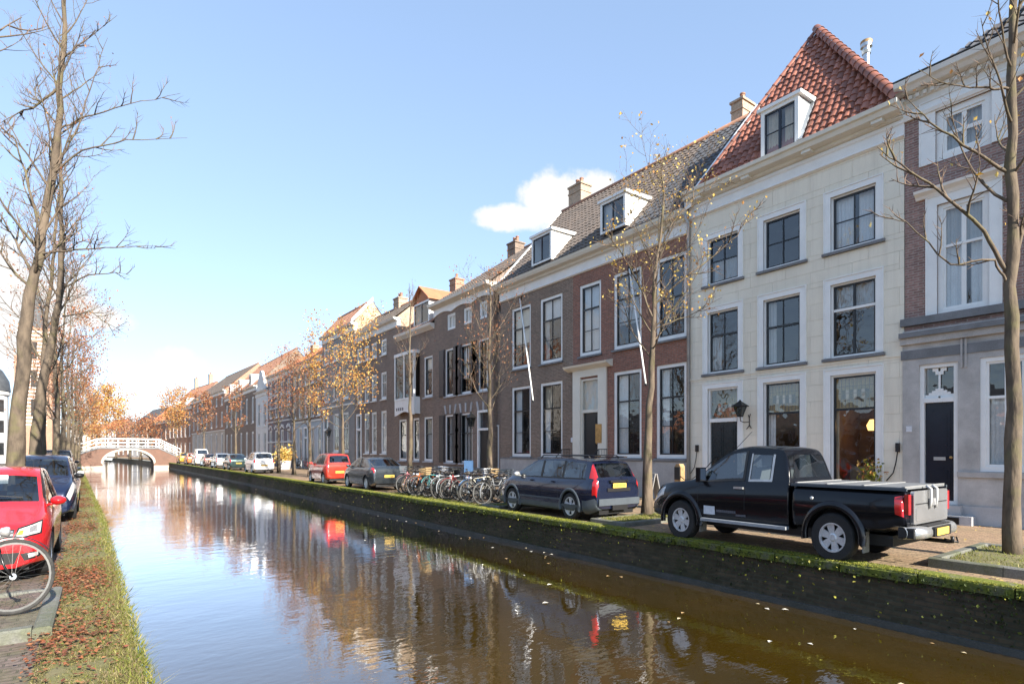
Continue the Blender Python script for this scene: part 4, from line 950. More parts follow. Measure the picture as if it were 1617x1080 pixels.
# ================================================================== generic row houses further along
def row_house(name, label, Fp, Np, H, wmat, floors, cols, ridge=(4.2, 3.6), rmat='tile_brown', side='brick_yellow', fmat='white_paint', bmat='offwhite_paint', doors=(), low=None, lowz=0.0, cor='offwhite_paint', hip=(0, 0), caps='tile_rust', fw=.13, chim=(), cb=(), dorm=0, verge=None, group=None, glassm='far_glass', arch=False, sillm='offwhite_paint', band=None, curt=.5):
    h = House(name, label, Fp, Np, group); W = h.W; ops = []; seed = random.Random(len(label))
    xs = [(a*HS, b*HS) for a, b in cols] if hasattr(cols, '__len__') else [(W*(i+.5)/cols - .5*min(1.25, W/cols*.58), W*(i+.5)/cols + .5*min(1.25, W/cols*.58)) for i in range(cols)]
    for fi, (a, b) in enumerate(floors):
        for i, c in enumerate(xs):
            if fi == 0 and i in doors: ops.append((c[0], c[1], .25, b, fi, i))
            else: ops.append((c[0], c[1], a, b, fi, i))
    oo = [o[:4] for o in ops]
    if low:
        wall(h, lowz, oo, low, name='lower_wall'); wall(h, H, oo, wmat, z0=lowz); MB().box(-.0, W, -.07, 0, lowz-.06, lowz+.08).build('string_course', sillm, h.o)
    else: wall(h, H, oo, wmat)
    for a, b, c, d, fi, i in ops:
        if fi == 0 and i in doors:
            m = MB(); frame_boxes(m, a, b, c, d, .16, -.06, .1); m.box(a+.16, b-.16, -.05, .1, c+(d-c)*.70, c+(d-c)*.74); m.build('door_frame', fmat, h.o)
            door(h, a+.16, b-.16, c+.05, c+(d-c)*.70, 'black_paint', .06, knob=None); MB().box(a+.16, b-.16, .07, .09, c+(d-c)*.74, d-.16).build('fanlight_pane', 'far_glass', h.o)
        else:
            cu = ((0, 1, seed.choice((0, .4, .62)), 1, seed.choice(('curtain_white', 'curtain_grey', 'blind'))),) if seed.random() < curt else ()
            window(h, a, b, c, d, 2, (.62,), (.62,), fw=fw, fmat=fmat, bmat=bmat, sill=sillm, far=True, gmat='glass', curtains=cu, bar=.05, depth=.8)
            if arch:
                n = 8; ro, ri = (b-a)/2+.22, (b-a)/2; xc = (a+b)/2
                m = MB()
                for k in range(n):
                    t0, t1 = math.pi*k/n, math.pi*(k+1)/n
                    if k % 2 == 0: m.prism([(xc+ri*math.cos(t0), d+ri*.45*math.sin(t0)), (xc+ro*math.cos(t0), d+.1+ro*.6*math.sin(t0)), (xc+ro*math.cos(t1), d+.1+ro*.6*math.sin(t1)), (xc+ri*math.cos(t1), d+ri*.45*math.sin(t1))], -.05, .0, axis='y')
                m.build('arch_stones', fmat, h.o)
    if band:
        for zb in band: MB().box(0, W, -.04, 0, zb, zb+.14).build('stone_band', 'white_render', h.o)
    cornice(h, [(-.04,H-.55),(-.08,H-.5),(-.06,H-.12),(-.28,H-.06),(-.36,H+.08),(.2,H+.08),(.2,H-.55)], cor, x0=-.03, x1=W+.03)
    ry, rh = ridge
    body(h, H, wmat, max(ry*2+.03, 8.0), (ry, H+rh+.06), side, gab=(not hip[0], not hip[1]))
    if ry < 3: MB().box(0, W, 2*ry, 8.0, H, H+.08).build('flat_roof', 'lead_dark', h.o)
    ridge_roof(h, H+.09, ry, H+rh+.09, rmat, .2, hip0=hip[0], hip1=hip[1], caps=caps, tw=.3, tl=.4)
    if verge:
        m = MB(); m.prism([(-.3,H+.02),(-.3,H+.3),(ry,H+rh+.35),(ry,H+rh)], W-.05, W+.15); m.build('verge_board', verge, h.o)
    for cx_, zt in chim: chimney(h, W*cx_, ry+.1, H+rh-.9, H+rh+zt, .9, .7, 'brick_yellow', 2)
    for i in range(dorm):
        xc = W*(i+.5)/dorm; s_ = lambda z: -.2 + (z-H)*(ry+.2)/rh
        dormer(h, xc-.6, xc+.6, H+.45, H+1.75, .1, s_, cols=2, fw=.12)
    return h
def fx(px, X=XF): return on_x(px, X)[0]
g = 'houses along the far side of the canal'
row_house('tall_brick_house', 'tall dark brick house with white door surround and sunlit yellow gable', fx(560), fx(628), 10.5, 'brick_dark',
    [(1.5,4.5),(5.3,7.2),(8.4,9.5)], None or [(.55,1.75),(2.3,3.4),(3.9,5.0),(5.9,7.0)], (1.75,1.6), 'tile_brown', 'brick_yellow', doors=(0,), chim=((.55,.7),), verge=None)
row_house('grey_plaster_house', 'grey plastered house with white verge and yellow brick side gable', fx(509), fx(560), 11.6, 'grey_render',
    [(1.6,4.8),(5.9,8.1),(9.2,10.6)], [(.5,2.0),(3.3,4.9),(6.0,7.6)], (1.45,1.9), 'tile_rust', 'brick_yellow', doors=(0,), verge='white_paint', low='grey_render', lowz=5.4)
row_house('pale_blue_shop_house', 'house with pale blue ground floor beside the grey plastered house', fx(461), fx(509), 10.2, 'brick_dark',
    [(.5,4.0),(4.9,7.4),(8.0,9.2)], 5, (4.2,3.2), 'tile_orange', 'brick_orange', doors=(2,), low='blue_render', lowz=4.5, caps='tile_orange')
row_house('banded_brick_house', 'slate brick house with white stone bands and striped window arches', fx(423), fx(461), 10.2, 'brick_slate',
    [(.9,4.0),(5.4,7.4),(8.2,9.3)], 4, (4.4,3.0), 'tile_orange', 'brick_orange', arch=True, band=(2.6,4.9,6.4,7.9), chim=((.3,.8),))
h10 = row_house('narrow_white_house', 'narrow pale house with curved white gable top between brick houses', fx(404), fx(423), 8.9, 'white_render',
    [(.4,4.0),(4.7,7.6)], 2, (4.0,2.0), 'tile_brown', 'white_render', doors=(), curt=.3)
n_ = 20; gw_ = h10.W; pts = [(gw_*(.06+.88*i/n_), 8.9 + 2.6*math.sin(math.pi*i/n_)**1.6) for i in range(n_+1)]
m = MB(); m.prism(pts + [(gw_*.94, 8.7), (gw_*.06, 8.7)], -.12, .15, axis='y'); m.build('curved_gable', 'white_render', h10.o)
row_house('dark_brick_dormer_house', 'long dark brick house with white sunlit dormers on a red roof', fx(355), fx(404), 9.9, 'brick_brown',
    [(.8,4.2),(5.3,8.7)], 6, (5.0,5.2), 'tile_rust', 'brick_brown', dorm=3, curt=.8, hip=(0,0), fw=.22)
P12a, P12b = at(303, 0, 112), fx(355)
row_house('grand_brick_house', 'large brick house with many white windows and a white corner pilaster', P12a, P12b, 11.3, 'brick_orange',
    [(.8,4.6),(5.6,8.0),(9.0,10.4)], 7, (5.0,4.6), 'tile_brown', 'brick_orange', hip=(5.5,0), fw=.2, low='tan_render', lowz=5.0)
P13a = at(266, 0, 128)
row_house('orange_brick_house', 'orange brick house with dark awnings behind the orange tree', P13a, P12a, 10.6, 'brick_orange',
    [(.4,3.4),(4.6,7.0),(8.0,9.6)], 6, (4.6,5.0), 'tile_rust', 'brick_orange', dorm=2, chim=((.2,2.2),(.75,2.0)), fw=.2)
P14a = at(238, 0, 144)
row_house('red_gable_house', 'small red roofed brick house near the bridge end', P14a, P13a, 8.6, 'brick_orange', [(.6,3.2),(4.4,6.8)], 4, (5.0,5.0), 'tile_orange', 'brick_orange', chim=((.6,1.0),))
P15a = at(206, 0, 162)
row_house('white_corner_house', 'white rendered house with dark hipped roof beyond the bridge', P15a, P14a, 8.6, 'white_render', [(.6,3.2),(4.4,6.8)], 4, (5.0,4.6), 'tile_dark', 'white_render', hip=(2,2))
Q = [at(206, 0, 173), at(184, 0, 180), at(160, 0, 183), at(136, 0, 183), at(112, 0, 181)]
for i in range(4):
    row_house(('brick_house', 'cottage', 'brick_house', 'brick_house')[i], ('orange brick house closing the canal view right of centre', 'pale rendered cottage with red roof closing the canal view', 'red brick house with white windows closing the canal view', 'orange brick house beyond the bridge beside the tree row')[i],
        Q[i+1], Q[i], (7.6, 8.6, 7.2, 6.8)[i], ('brick_orange', 'white_render', 'brick_orange', 'brick_orange')[i], [(.6,3.0),(4.0,6.2)], 3, (4.2,3.2), ('tile_rust', 'tile_orange', 'tile_rust', 'tile_brown')[i], 'brick_orange', fw=.2)
# ------------------------------------------------------------------ vehicles (x forward from the rear bumper, y left, z up)
def chaikin(p, n=2):
    p = [tuple(q) for q in p]
    for _ in range(n):
        o = [p[0]]
        for a, b in zip(p[:-1], p[1:]):
            o.append((a[0]*.75+b[0]*.25, a[1]*.75+b[1]*.25)); o.append((a[0]*.25+b[0]*.75, a[1]*.25+b[1]*.75))
        o.append(p[-1]); p = o
    return p
from mathutils.bvhtree import BVHTree
def decal(body, quad, axis, n=8, off=.006, m=None):
    """four (p,q) corners laid onto the body: axis 'f'/'r' from front/rear with (y,z); 'l' from the left side with (x,z)"""
    bv = body.get('bvh_key'); me = body.data
    if me.name not in BV: BV[me.name] = BVHTree.FromPolygons([v.co for v in me.vertices], [p.vertices[:] for p in me.polygons])
    t = BV[me.name]; m = m or MB(); G = []; a, b, c, d = [Vector(q) for q in quad]
    last = None
    for i in range(n+1):
        row = []
        for j in range(n+1):
            u, v = i/n, j/n; p = a.lerp(b, v).lerp(d.lerp(c, v), u)
            if axis == 'f': o, dr = Vector((9, p.x, p.y)), Vector((-1, 0, 0))
            elif axis == 'r': o, dr = Vector((-4, p.x, p.y)), Vector((1, 0, 0))
            else: s_ = 1 if axis == 'l' else -1; o, dr = Vector((p.x, 3*s_, p.y)), Vector((0, -s_, 0))
            h = t.ray_cast(o, dr)[0]
            if h is None: h = last if last is not None else o + dr*4
            last = h; row.append(h - dr*off)
        G.append(row)
    m.grid(G); return m
BV = {}
class Shell:
    """car skin swept along the length: section k=0 (sill centre) .. 6 (belt) .. 9 (roof edge) .. 12 (roof centre)"""
    def __init__(s, L, W, top, belt, z0=.22, ground=None, plan_f=.17, plan_r=.10, tumble=.27, nose=.9, tail=.7, crown=.012, n=2):
        s.L, s.W = L, W; pts = chaikin(top, n); xs = []; zs = []
        for x, z in pts:
            if xs and x - xs[-1] < 1e-4: x = xs[-1] + 1e-4
            xs.append(x); zs.append(z)
        # refine long spans
        X, Z = [xs[0]], [zs[0]]
        for i in range(1, len(xs)):
            d = math.hypot(xs[i]-xs[i-1], zs[i]-zs[i-1]); k = max(1, int(d/.06))
            for j in range(1, k+1): X.append(xs[i-1]+(xs[i]-xs[i-1])*j/k); Z.append(zs[i-1]+(zs[i]-zs[i-1])*j/k)
        s.X = np.array(X); zt = np.array(Z); bx, bz = zip(*chaikin(belt, 2)); zb = np.minimum(np.interp(s.X, bx, bz), zt - .02)
        gx, gz = zip(*(ground or [(0, z0+.12), (.35, z0), (L-.4, z0), (L, z0+.03)])); z0a = np.interp(s.X, gx, gz)
        f = np.clip((s.X-(L-nose))/nose, 0, 1); r = np.clip((tail-s.X)/tail, 0, 1)
        w = W/2 * (1 - plan_f*f**2.4 - plan_r*r**2.6) - .05*np.clip((s.X-(L-.07))/.07, 0, 1)**2 - .04*np.clip((.06-s.X)/.06, 0, 1)**2
        dz = zb - z0a; hc = np.maximum(zt-zb, .001); S = np.zeros((len(s.X), 13, 2))
        def put(k, y, z): S[:, k, 0] = y; S[:, k, 1] = z
        put(0, 0*w, z0a); put(1, w-.16, z0a); put(2, w-.035, z0a+.05); put(3, w-.004, z0a+.30*dz); put(4, w, z0a+.60*dz); put(5, w-.022, zb-.07*np.minimum(1, dz/.3)); put(6, w-.075, zb)
        cy = lambda t: w-.085-tumble*t*hc
        put(7, cy(.33), zb+.33*hc); put(8, cy(.67)-.01, zb+.67*hc); put(9, cy(.92)-.03, zb+.93*hc)
        e = cy(.92)-.10
        put(10, e, zt-.018*np.minimum(1, hc/.2)-.004); put(11, e*.5, zt-.002); put(12, 0*w, zt+crown*0)
        s.S = S
    def P(s, x, k, side=1, off=0.0):
        i = float(np.interp(x, s.X, np.arange(len(s.X)))); a = int(min(i, len(s.X)-2)); t = i-a; b = int(min(k, 11)); u = k-b
        q = lambda ii, kk: s.S[ii, kk]
        y, z = (q(a,b)*(1-u)+q(a,b+1)*u)*(1-t) + (q(a+1,b)*(1-u)+q(a+1,b+1)*u)*t
        return Vector((x, y*side, z))
    def patch(s, m, x0, x1, k0, k1, side=1, off=.004, nx=8, nk=5, mat=0, shape=None):
        """piece of the skin lifted by off; x0/x1 may be functions of k fraction"""
        f0 = x0 if callable(x0) else (lambda t: x0); f1 = x1 if callable(x1) else (lambda t: x1); G = []
        for j in range(nk+1):
            t = j/nk; k = k0+(k1-k0)*t; a, b = f0(t), f1(t); row = []
            for i in range(nx+1):
                x = a+(b-a)*i/nx; p = s.P(x, k, side)
                e = .012; px_ = s.P(min(x+e, s.L), k, side) - s.P(max(x-e, 0), k, side); pk = s.P(x, min(k+.15, 12), side) - s.P(x, max(k-.15, 0), side)
                n = px_.cross(pk)*(-side)
                n = n.normalized() if n.length > 1e-9 else Vector((0, side, 0))
                row.append(p + n*off)
            G.append(row)
        m.grid(G if side > 0 else [r[::-1] for r in G], mat); return m
    def mesh(s, name, mats, arches=(), ar=.36, holes=()):
        KS = sorted(set(range(13)) | {v for h in holes for v in h[2:]}); XS = sorted(set(float(v) for v in s.X) | {float(v) for h in holes for v in h[:2]})
        XS = [v for i, v in enumerate(XS) if i == 0 or v - XS[i-1] > 5e-5]
        n = len(XS); m = MB(); ring = []; nk = len(KS)
        for x in XS:
            h = [tuple(s.P(x, kk)) for kk in KS]; ring.append(h + [(x_, -y, z) for x_, y, z in h[-2:0:-1]])
        k = len(ring[0]); m.add([p for r in ring for p in r], [(i*k+j, (i+1)*k+j, (i+1)*k+(j+1) % k, i*k+(j+1) % k) for i in range(n-1) for j in range(k)] + [tuple(range(k)), tuple(range((n-1)*k, n*k))[::-1]], 0)
        for i in range(n-1):
            for j in range(k):
                jj = j if j < nk-1 else 2*(nk-1)-1-j
                xm, km = (XS[i]+XS[i+1])/2, (KS[jj]+KS[jj+1])/2
                if any(min(a, b) < xm < max(a, b) and c < km < d for a, b, c, d in holes): m.m[i*k+j] = 2
        mats = list(mats) + ['plastic_black']
        me = m.mesh(name, mats); o = bpy.data.objects.new(name, me); COL.objects.link(o)
        bm = bmesh.new(); bm.from_mesh(me); bmesh.ops.recalc_face_normals(bm, faces=bm.faces); bm.to_mesh(me); bm.free()
        if arches:
            c = MB()
            for x, z in arches:
                for sd in (-1, 1):
                    y0, y1 = sd*(s.W/2-.30), sd*(s.W/2+.2)
                    c.lathe([(0, y0), (ar, y0), (ar, y1), (0, y1)], 28, 1, axis='y', c=(x, 0, z))
            cm = c.mesh('cut', mats); co = bpy.data.objects.new('cut', cm); COL.objects.link(co)
            bm = bmesh.new(); bm.from_mesh(cm); bmesh.ops.remove_doubles(bm, verts=bm.verts, dist=1e-5); bmesh.ops.recalc_face_normals(bm, faces=bm.faces); bm.to_mesh(cm); bm.free()
            md = o.modifiers.new('b', 'BOOLEAN'); md.operation = 'DIFFERENCE'; md.object = co; md.solver = 'EXACT'
            dg = bpy.context.evaluated_depsgraph_get(); nm = bpy.data.meshes.new_from_object(o.evaluated_get(dg)); o.modifiers.clear(); o.data = nm; bpy.data.meshes.remove(me); bpy.data.objects.remove(co); me = nm; me.name = name
        if holes:
            bm = bmesh.new(); bm.from_mesh(me); bmesh.ops.delete(bm, geom=[f for f in bm.faces if f.material_index == 2], context='FACES'); bm.to_mesh(me); bm.free()
        me.polygons.foreach_set('use_smooth', [True]*len(me.polygons)); me.set_sharp_from_angle(angle=R(38)); me.update()
        return o
def add_wheel(parent, x, y, side, r=.31, w=.20, spokes=5, rim=.66, style='spoke', tyre_me={}):
    key = (r, w, spokes, rim, style, side)
    if key not in tyre_me:
        m = MB(); ri = r*rim; h = w/2
        m.lathe([(ri*.98, -h*.8), (ri+.01, -h*.95), (r-.03, -h), (r-.008, -h*.8), (r, -h*.45), (r, h*.45), (r-.008, h*.8), (r-.03, h), (ri+.01, h*.95), (ri*.98, h*.8)], 32, axis='y'); ty = m.mesh('tyre', 'rubber', True, 40)
        m = MB(); s = side
        m.lathe([(ri, -h*.8), (ri, h*.8)], 28, axis='y'); m.lathe([(ri, s*h*.86), (ri-.022, s*h*.86), (ri-.03, s*h*.55)], 28, axis='y'); m.lathe([(0, s*h*.70), (.045, s*h*.72), (.07, s*h*.58), (.07, s*h*.3)], 16, axis='y')
        for k in range(spokes):
            a = 2*math.pi*k/spokes + .3; c, sn = math.cos(a), math.sin(a); w0, w1 = .042, .058 if style == 'wide' else .028
            if style == 'wide': w0 = .05; w1 = .085
            pts = []
            for rr, ww, yy in ((.05, w0, .60), (ri-.012, w1, .66)):
                for q in (-1, 1):
                    for dy in (0, -.18): pts.append((rr*c - q*ww*sn*.8, s*h*(yy+dy), rr*sn + q*ww*c*.8))
            m.add(pts, [(0,4,6,2),(1,3,7,5),(0,1,5,4),(2,6,7,3)])
        rm = m.mesh('rim', 'alloy', True, 30)
        m = MB(); m.lathe([(0, s*h*.05), (ri*.62, s*h*.05), (ri*.98, s*h*.02)], 20, axis='y'); bk = m.mesh('brake_disc', 'plastic_black')
        tyre_me[key] = (ty, rm, bk)
    ty, rm, bk = tyre_me[key]
    wo = link('wheel', ty, parent, loc=(x, y, r)); link('rim', rm, wo); link('brake_disc', bk, wo)
    return wo
def seams(sh, m, xs, k0=1.7, k1=6.0, sides=(1, -1)):
    for x in xs:
        for sd in sides: sh.patch(m, lambda t: x-.005, lambda t: x+.005, k0, k1, sd, .0022, 1, 6)
def seats(m, xs, w, z):
    for x in xs:
        for sy in (-1, 1):
            m.box(x-.1, x+.45, sy*w-.22, sy*w+.22, z-.35, z-.2); m.prism([(x-.22, z+.3), (x-.12, z+.3), (x+.02, z-.25), (x-.10, z-.25)], sy*w-.22, sy*w+.22, axis='y'); m.box(x-.26, x-.18, sy*w-.12, sy*w+.12, z+.33, z+.5)

def make_car(name, label, spec, paint_m, loc, heading, group=None, detail=True):
    """spec: dict of silhouette and lamp places"""
    L, W = spec['L'], spec['W']; t = thing(name, label, spec.get('cat', 'car'), loc, heading, group)
    root = bpy.data.objects.new('tmp', None)
    sh = Shell(L, W, spec['top'], spec['belt'], spec.get('z0', .2), plan_f=spec.get('pf', .17), plan_r=spec.get('pr', .10), tumble=spec.get('tumble', .27))
    r = spec.get('r', .31); wf, wr = spec['wf'], spec['wr']
    t.scale = (HS, .86, 1)
    sc_, rg_ = spec['screen'], spec['rear_glass']
    holes = [g[1:] for g in spec['side_glass']] + [(*sc_, 9.6, 12), (*rg_, 9.7, 12)]
    b = sh.mesh('body', [paint_m, 'plastic_black'], ((wf, r), (wr, r)), r+.05, holes); b.parent = t; b.location = (-L/2, 0, 0)
    def P(mb, nm, mat, smooth=True): o = mb.build(nm, mat, t, smooth); o.location = (-L/2, 0, 0); return o
    bpy.data.objects.remove(root)
    for sd in (-1, 1):
        for x in (wf, wr):
            o = add_wheel(t, x-L/2, sd*(W/2-.115), sd, r, spec.get('tw', .2), spec.get('spokes', 5), spec.get('rim', .66), spec.get('wstyle', 'spoke'))
    # glazing: dark rubber under each pane, pane a little proud
    for nm, x0, x1, k0, k1 in spec['side_glass']:
        for sd in (-1, 1):
            g = MB(); sh.patch(g, x0, x1, k0, k1, sd, -.003, 10, 5); w = P(g, 'side_window', 'car_glass')
    x0, x1 = spec['screen']; m = MB()
    for sd in (-1, 1): sh.patch(m, x0, x1, 9.6, 12, sd, -.003, 10, 8)
    P(m, 'windscreen', 'car_glass')
    x0, x1 = spec['rear_glass']; m = MB()
    for sd in (-1, 1): sh.patch(m, x0, x1, 9.7, 12, sd, -.003, 8, 8)
    P(m, 'rear_window', 'car_glass')
    if 'rubber' in spec:
        for x0, x1, k0, k1 in spec['rubber']:
            for sd in (-1, 1):
                m = MB(); sh.patch(m, x0, x1, k0, 6.26, sd, .003, 12, 1); P(m, 'window_rubber', 'plastic_black')
                gs = sorted([g[1:3] for g in spec['side_glass']])
                for (a0, a1), (b0, b1) in zip(gs[:-1], gs[1:]): m = MB(); sh.patch(m, a1-.005, b0+.005, 6.25, 8.75, sd, .003, 2, 5); P(m, 'window_pillar', 'plastic_black')
    m = MB(); seams(sh, m, spec['seams']); P(m, 'door_seams', 'plastic_black')
    m = MB()
    for x in spec['handles']:
        for sd in (-1, 1): p = sh.P(x, 5.0, sd); m.box(p.x-.09, p.x+.09, p.y-.02*1, p.y+.02, p.z-.018, p.z+.014)
    P(m, 'door_handles', paint_m if not spec.get('chrome_handles') else 'chrome', False)
    for sd in (-1, 1):
        mx = spec['mirror']; p = sh.P(mx, 6.3, sd); m = MB(); y = p.y + sd*.13; z = p.z+.06
        q0 = len(m.v); m.lathe([(0,-.05),(.075,-.045),(.10,.0),(.085,.06),(.04,.10),(0,.11)], 10, axis='x', c=(mx, y, z)); m.v[q0:] = [(a_, y+(b_-y)*1.15, z+(c_-z)*.68) for a_, b_, c_ in m.v[q0:]]; m.bar((mx, p.y-.03*sd, p.z), (mx, y, z-.03), .05, .03); mm = P(m, 'wing_mirror', spec.get('mirror_mat', paint_m))
    for nm, x0, x1, k0, k1, mat in spec['lamps']:
        for sd in (-1, 1):
            m = MB(); sh.patch(m, x0, x1, k0, k1, sd, .006, 6, 6); P(m, nm, mat)
    for x0, x1, k0, k1, mat, off in spec.get('trim', ()):
        for sd in (-1, 1):
            m = MB(); sh.patch(m, x0, x1, k0, k1, sd, off, 14, 4); P(m, 'trim_strip', mat)
    if spec.get('flares'):
        for sd in (-1, 1):
            for x in (wf, wr):
                m = MB(); yy = sd*(W/2-.03); m.lathe([(r+.045, yy), (r+.045, yy+sd*.05), (r+.105, yy+sd*.045), (r+.125, yy)], 20, axis='y', c=(x, 0, r), a0=-.25, a1=math.pi+.25); P(m, 'wheel_arch', spec['flares'])
    # plates
    px, pz = spec['rplate']; m = MB(); m.box(px-.012, px, -.26, .26, pz-.055, pz+.055); pl = P(m, 'number_plate', 'plate_yellow', False)
    m = MB(); rr = random.Random(3)
    for i in range(8): y = -.20+.055*i; m.box(px-.015, px-.012, y, y+.03, pz-.03, pz+.03)
    P(m, 'plate_marks', 'plate_mark', False)
    fx_, fz = spec['fplate']; m = MB(); m.box(fx_, fx_+.012, -.26, .26, fz-.055, fz+.055); P(m, 'number_plate', 'plate_yellow', False)
    for nm, mat, boxes in spec.get('extra', ()):
        m = MB()
        for bx_ in boxes: m.box(*bx_)
        P(m, nm, mat, False)
    m = MB(); m.box(.1, L-.15, -W/2+.25, W/2-.25, .18, .34); P(m, 'underbody', 'plastic_black', False)
    zb_ = float(np.interp(L*.5, [q[0] for q in spec['belt']], [q[1] for q in spec['belt']]))
    m = MB(); m.box(.55, spec['screen'][0]+.1, -W/2+.16, W/2-.16, .35, zb_-.22); m.box(spec['screen'][0]-.42, spec['screen'][0]+.12, -W/2+.18, W/2-.18, .5, zb_-.06); P(m, 'cabin_floor', 'seat_cloth', False)
    for x in (spec['wf']-1.35, spec['wr']+.62):
        for sy in (-1, 1):
            m = MB(); m.prism([(x-.24, zb_+.22), (x-.12, zb_+.24), (x+.02, zb_-.25), (x-.12, zb_-.25)], sy*.36-.22, sy*.36+.22, axis='y'); m.box(x-.27, x-.18, sy*.36-.12, sy*.36+.12, zb_+.26, zb_+.42); P(m, 'seat', 'seat_cloth', False)
    m = MB(); m.lathe([(.17,-.012),(.185,0),(.17,.012)], 16, axis='x', c=(spec['wf']-.82, .36, zb_-.02)); P(m, 'steering_wheel', 'plastic_black')
    return t, sh, P, b

def hatch(L, W, H, wb, fo, r=.30, belt=.93, rear='hatch', screen=.78, hood=.95, nose=.62):
    """silhouette of a hatchback / estate / suv scaled from its main measures"""
    wf, wr = L-fo, L-fo-wb
    cowl = L - fo - .02 - .12; rf = cowl - screen
    if rear == 'hatch': tail = [(0, .56), (.02, .78), (.07, belt), (.16, belt+.08), (.52, H-.13), (.72, H-.05)]
    elif rear == 'slope': tail = [(0, .60), (.02, .84), (.10, belt+.05), (.24, belt+.10), (.95, H-.14), (1.25, H-.03)]
    elif rear == 'estate': tail = [(0, .50), (.015, .80), (.05, belt), (.09, belt+.06), (.30, H-.14), (.44, H-.06)]
    else: tail = [(0, .55), (.015, .86), (.05, belt), (.10, belt+.08), (.26, H-.12), (.40, H-.04)]
    top = tail + [((tail[-1][0]+rf)/2, H), (rf-.25, H-.02), (rf, H-.09), (cowl, hood+.06), (cowl+.14, hood), (L-.38, hood-.12), (L-.10, nose+.08), (L-.01, nose-.10), (L, .45)]
    bel = [(0, belt+.02), (L*.35, belt), (cowl, hood-.02), (L-.35, hood-.16), (L, .55)]
    gx = tail[4][0]
    s = dict(L=L, W=W, top=top, belt=bel, wf=wf, wr=wr, r=r)
    s['screen'] = (cowl-.02, rf+.06); s['rear_glass'] = ((tail[3][0]+.015, tail[4][0]+.02))
    bp = (rf + tail[4][0])/2 + .05
    s['side_glass'] = [('f', bp+.05, cowl-.16, 6.25, 8.7), ('r', tail[5][0]+.22, bp-.05, 6.25, 8.7)]
    s['rubber'] = [(tail[4][0]+.16, cowl-.10, 6.05, 8.85)]
    s['seams'] = (bp, rf+.75 if rf+.75 < wf-.35 else wf-.38, wr+.38); s['handles'] = (bp+.16, wr+.52); s['mirror'] = cowl-.22
    s['lamps'] = [('headlamp', L-.62, L-.06, 4.75, 6.6, 'lamp_clear'), ('tail_lamp', .02, .20, 4.6, 7.4, 'lamp_red')]
    s['rplate'] = (-.005, .62); s['fplate'] = (L-.01, .38)
    return s
UP, DN = R(90), R(-90)          # heading away from / towards the camera
# ---- Red hatchback on the near quay, facing the camera
sp = hatch(3.97, 1.68, 1.46, 2.47, .82, .305, .93, 'hatch', .80, .93, .66)
sp.update(pf=.22, lamps=[('tail_lamp', .02, .22, 4.6, 7.2, 'lamp_red')], mirror_mat='paint_red', rim=.68, spokes=7)
t, sh, P, b = make_car('red_hatchback', 'red hatchback parked on the near quay facing the bicycle wheel', sp, 'paint_red', (*wmap(-1.30, 12.55), 0), DN)
L = 3.97
P(decal(b, [(-.42,.60),(.42,.60),(.44,.70),(-.44,.70)], 'f', 10, .004), 'grille', 'plastic_black')
for z in (.63, .67): P(decal(b, [(-.42,z),(.42,z),(.42,z+.012),(-.42,z+.012)], 'f', 8, .012), 'grille_bar', 'chrome')
P(MB().lathe([(0, L+.02), (.05, L+.018), (.062, L+.010), (.062, L-.06)], 16, axis='x', c=(-.02, 0, .655)), 'badge', 'chrome')
P(decal(b, [(-.44,.28),(.44,.28),(.50,.42),(-.50,.42)], 'f', 10, .005), 'lower_grille', 'plastic_black')
P(decal(b, [(-.26,.44),(.26,.44),(.26,.55),(-.26,.55)], 'f', 4, .012), 'front_plate', 'plate_yellow')
for sd in (-1, 1):
    P(decal(b, [(sd*.55,.31),(sd*.72,.34),(sd*.74,.43),(sd*.50,.40)], 'f', 6, .005), 'fog_lamp_recess', 'plastic_black')
    P(decal(b, [(sd*.60,.345),(sd*.70,.36),(sd*.70,.41),(sd*.59,.395)], 'f', 4, .010), 'fog_lamp', 'lamp_clear')
    P(decal(b, [(sd*.42,.585),(sd*.735,.615),(sd*.735,.785),(sd*.47,.715)], 'f', 12, .004), 'headlamp_rim', 'plastic_black')
    P(decal(b, [(sd*.45,.605),(sd*.715,.635),(sd*.725,.765),(sd*.49,.700)], 'f', 12, .008), 'headlamp', 'lamp_clear')
    P(decal(b, [(sd*.60,.65),(sd*.68,.66),(sd*.68,.735),(sd*.60,.715)], 'f', 6, .012), 'headlamp_lens', 'chrome')
    P(decal(b, [(sd*.46,.63),(sd*.53,.635),(sd*.54,.69),(sd*.49,.68)], 'f', 6, .012), 'indicator_lens', 'lamp_amber')
    m = MB(); m.bar((2.92, sd*.35+.1, sh.P(2.92, 12).z+.015), (2.88, sd*.35-.45, sh.P(2.78, 12).z+.0), .02, .012); P(m, 'wiper', 'plastic_black', False)
for sd in (-1, 1): m = MB(); sh.patch(m, 3.02, 3.80, 9.75, 9.82, sd, .002, 10, 1); P(m, 'bonnet_seam', 'plastic_black')
m = MB(); m.box(2.36, 2.37, .1, .22, 1.22, 1.34); P(m, 'windscreen_sticker', 'sticker_white', False)
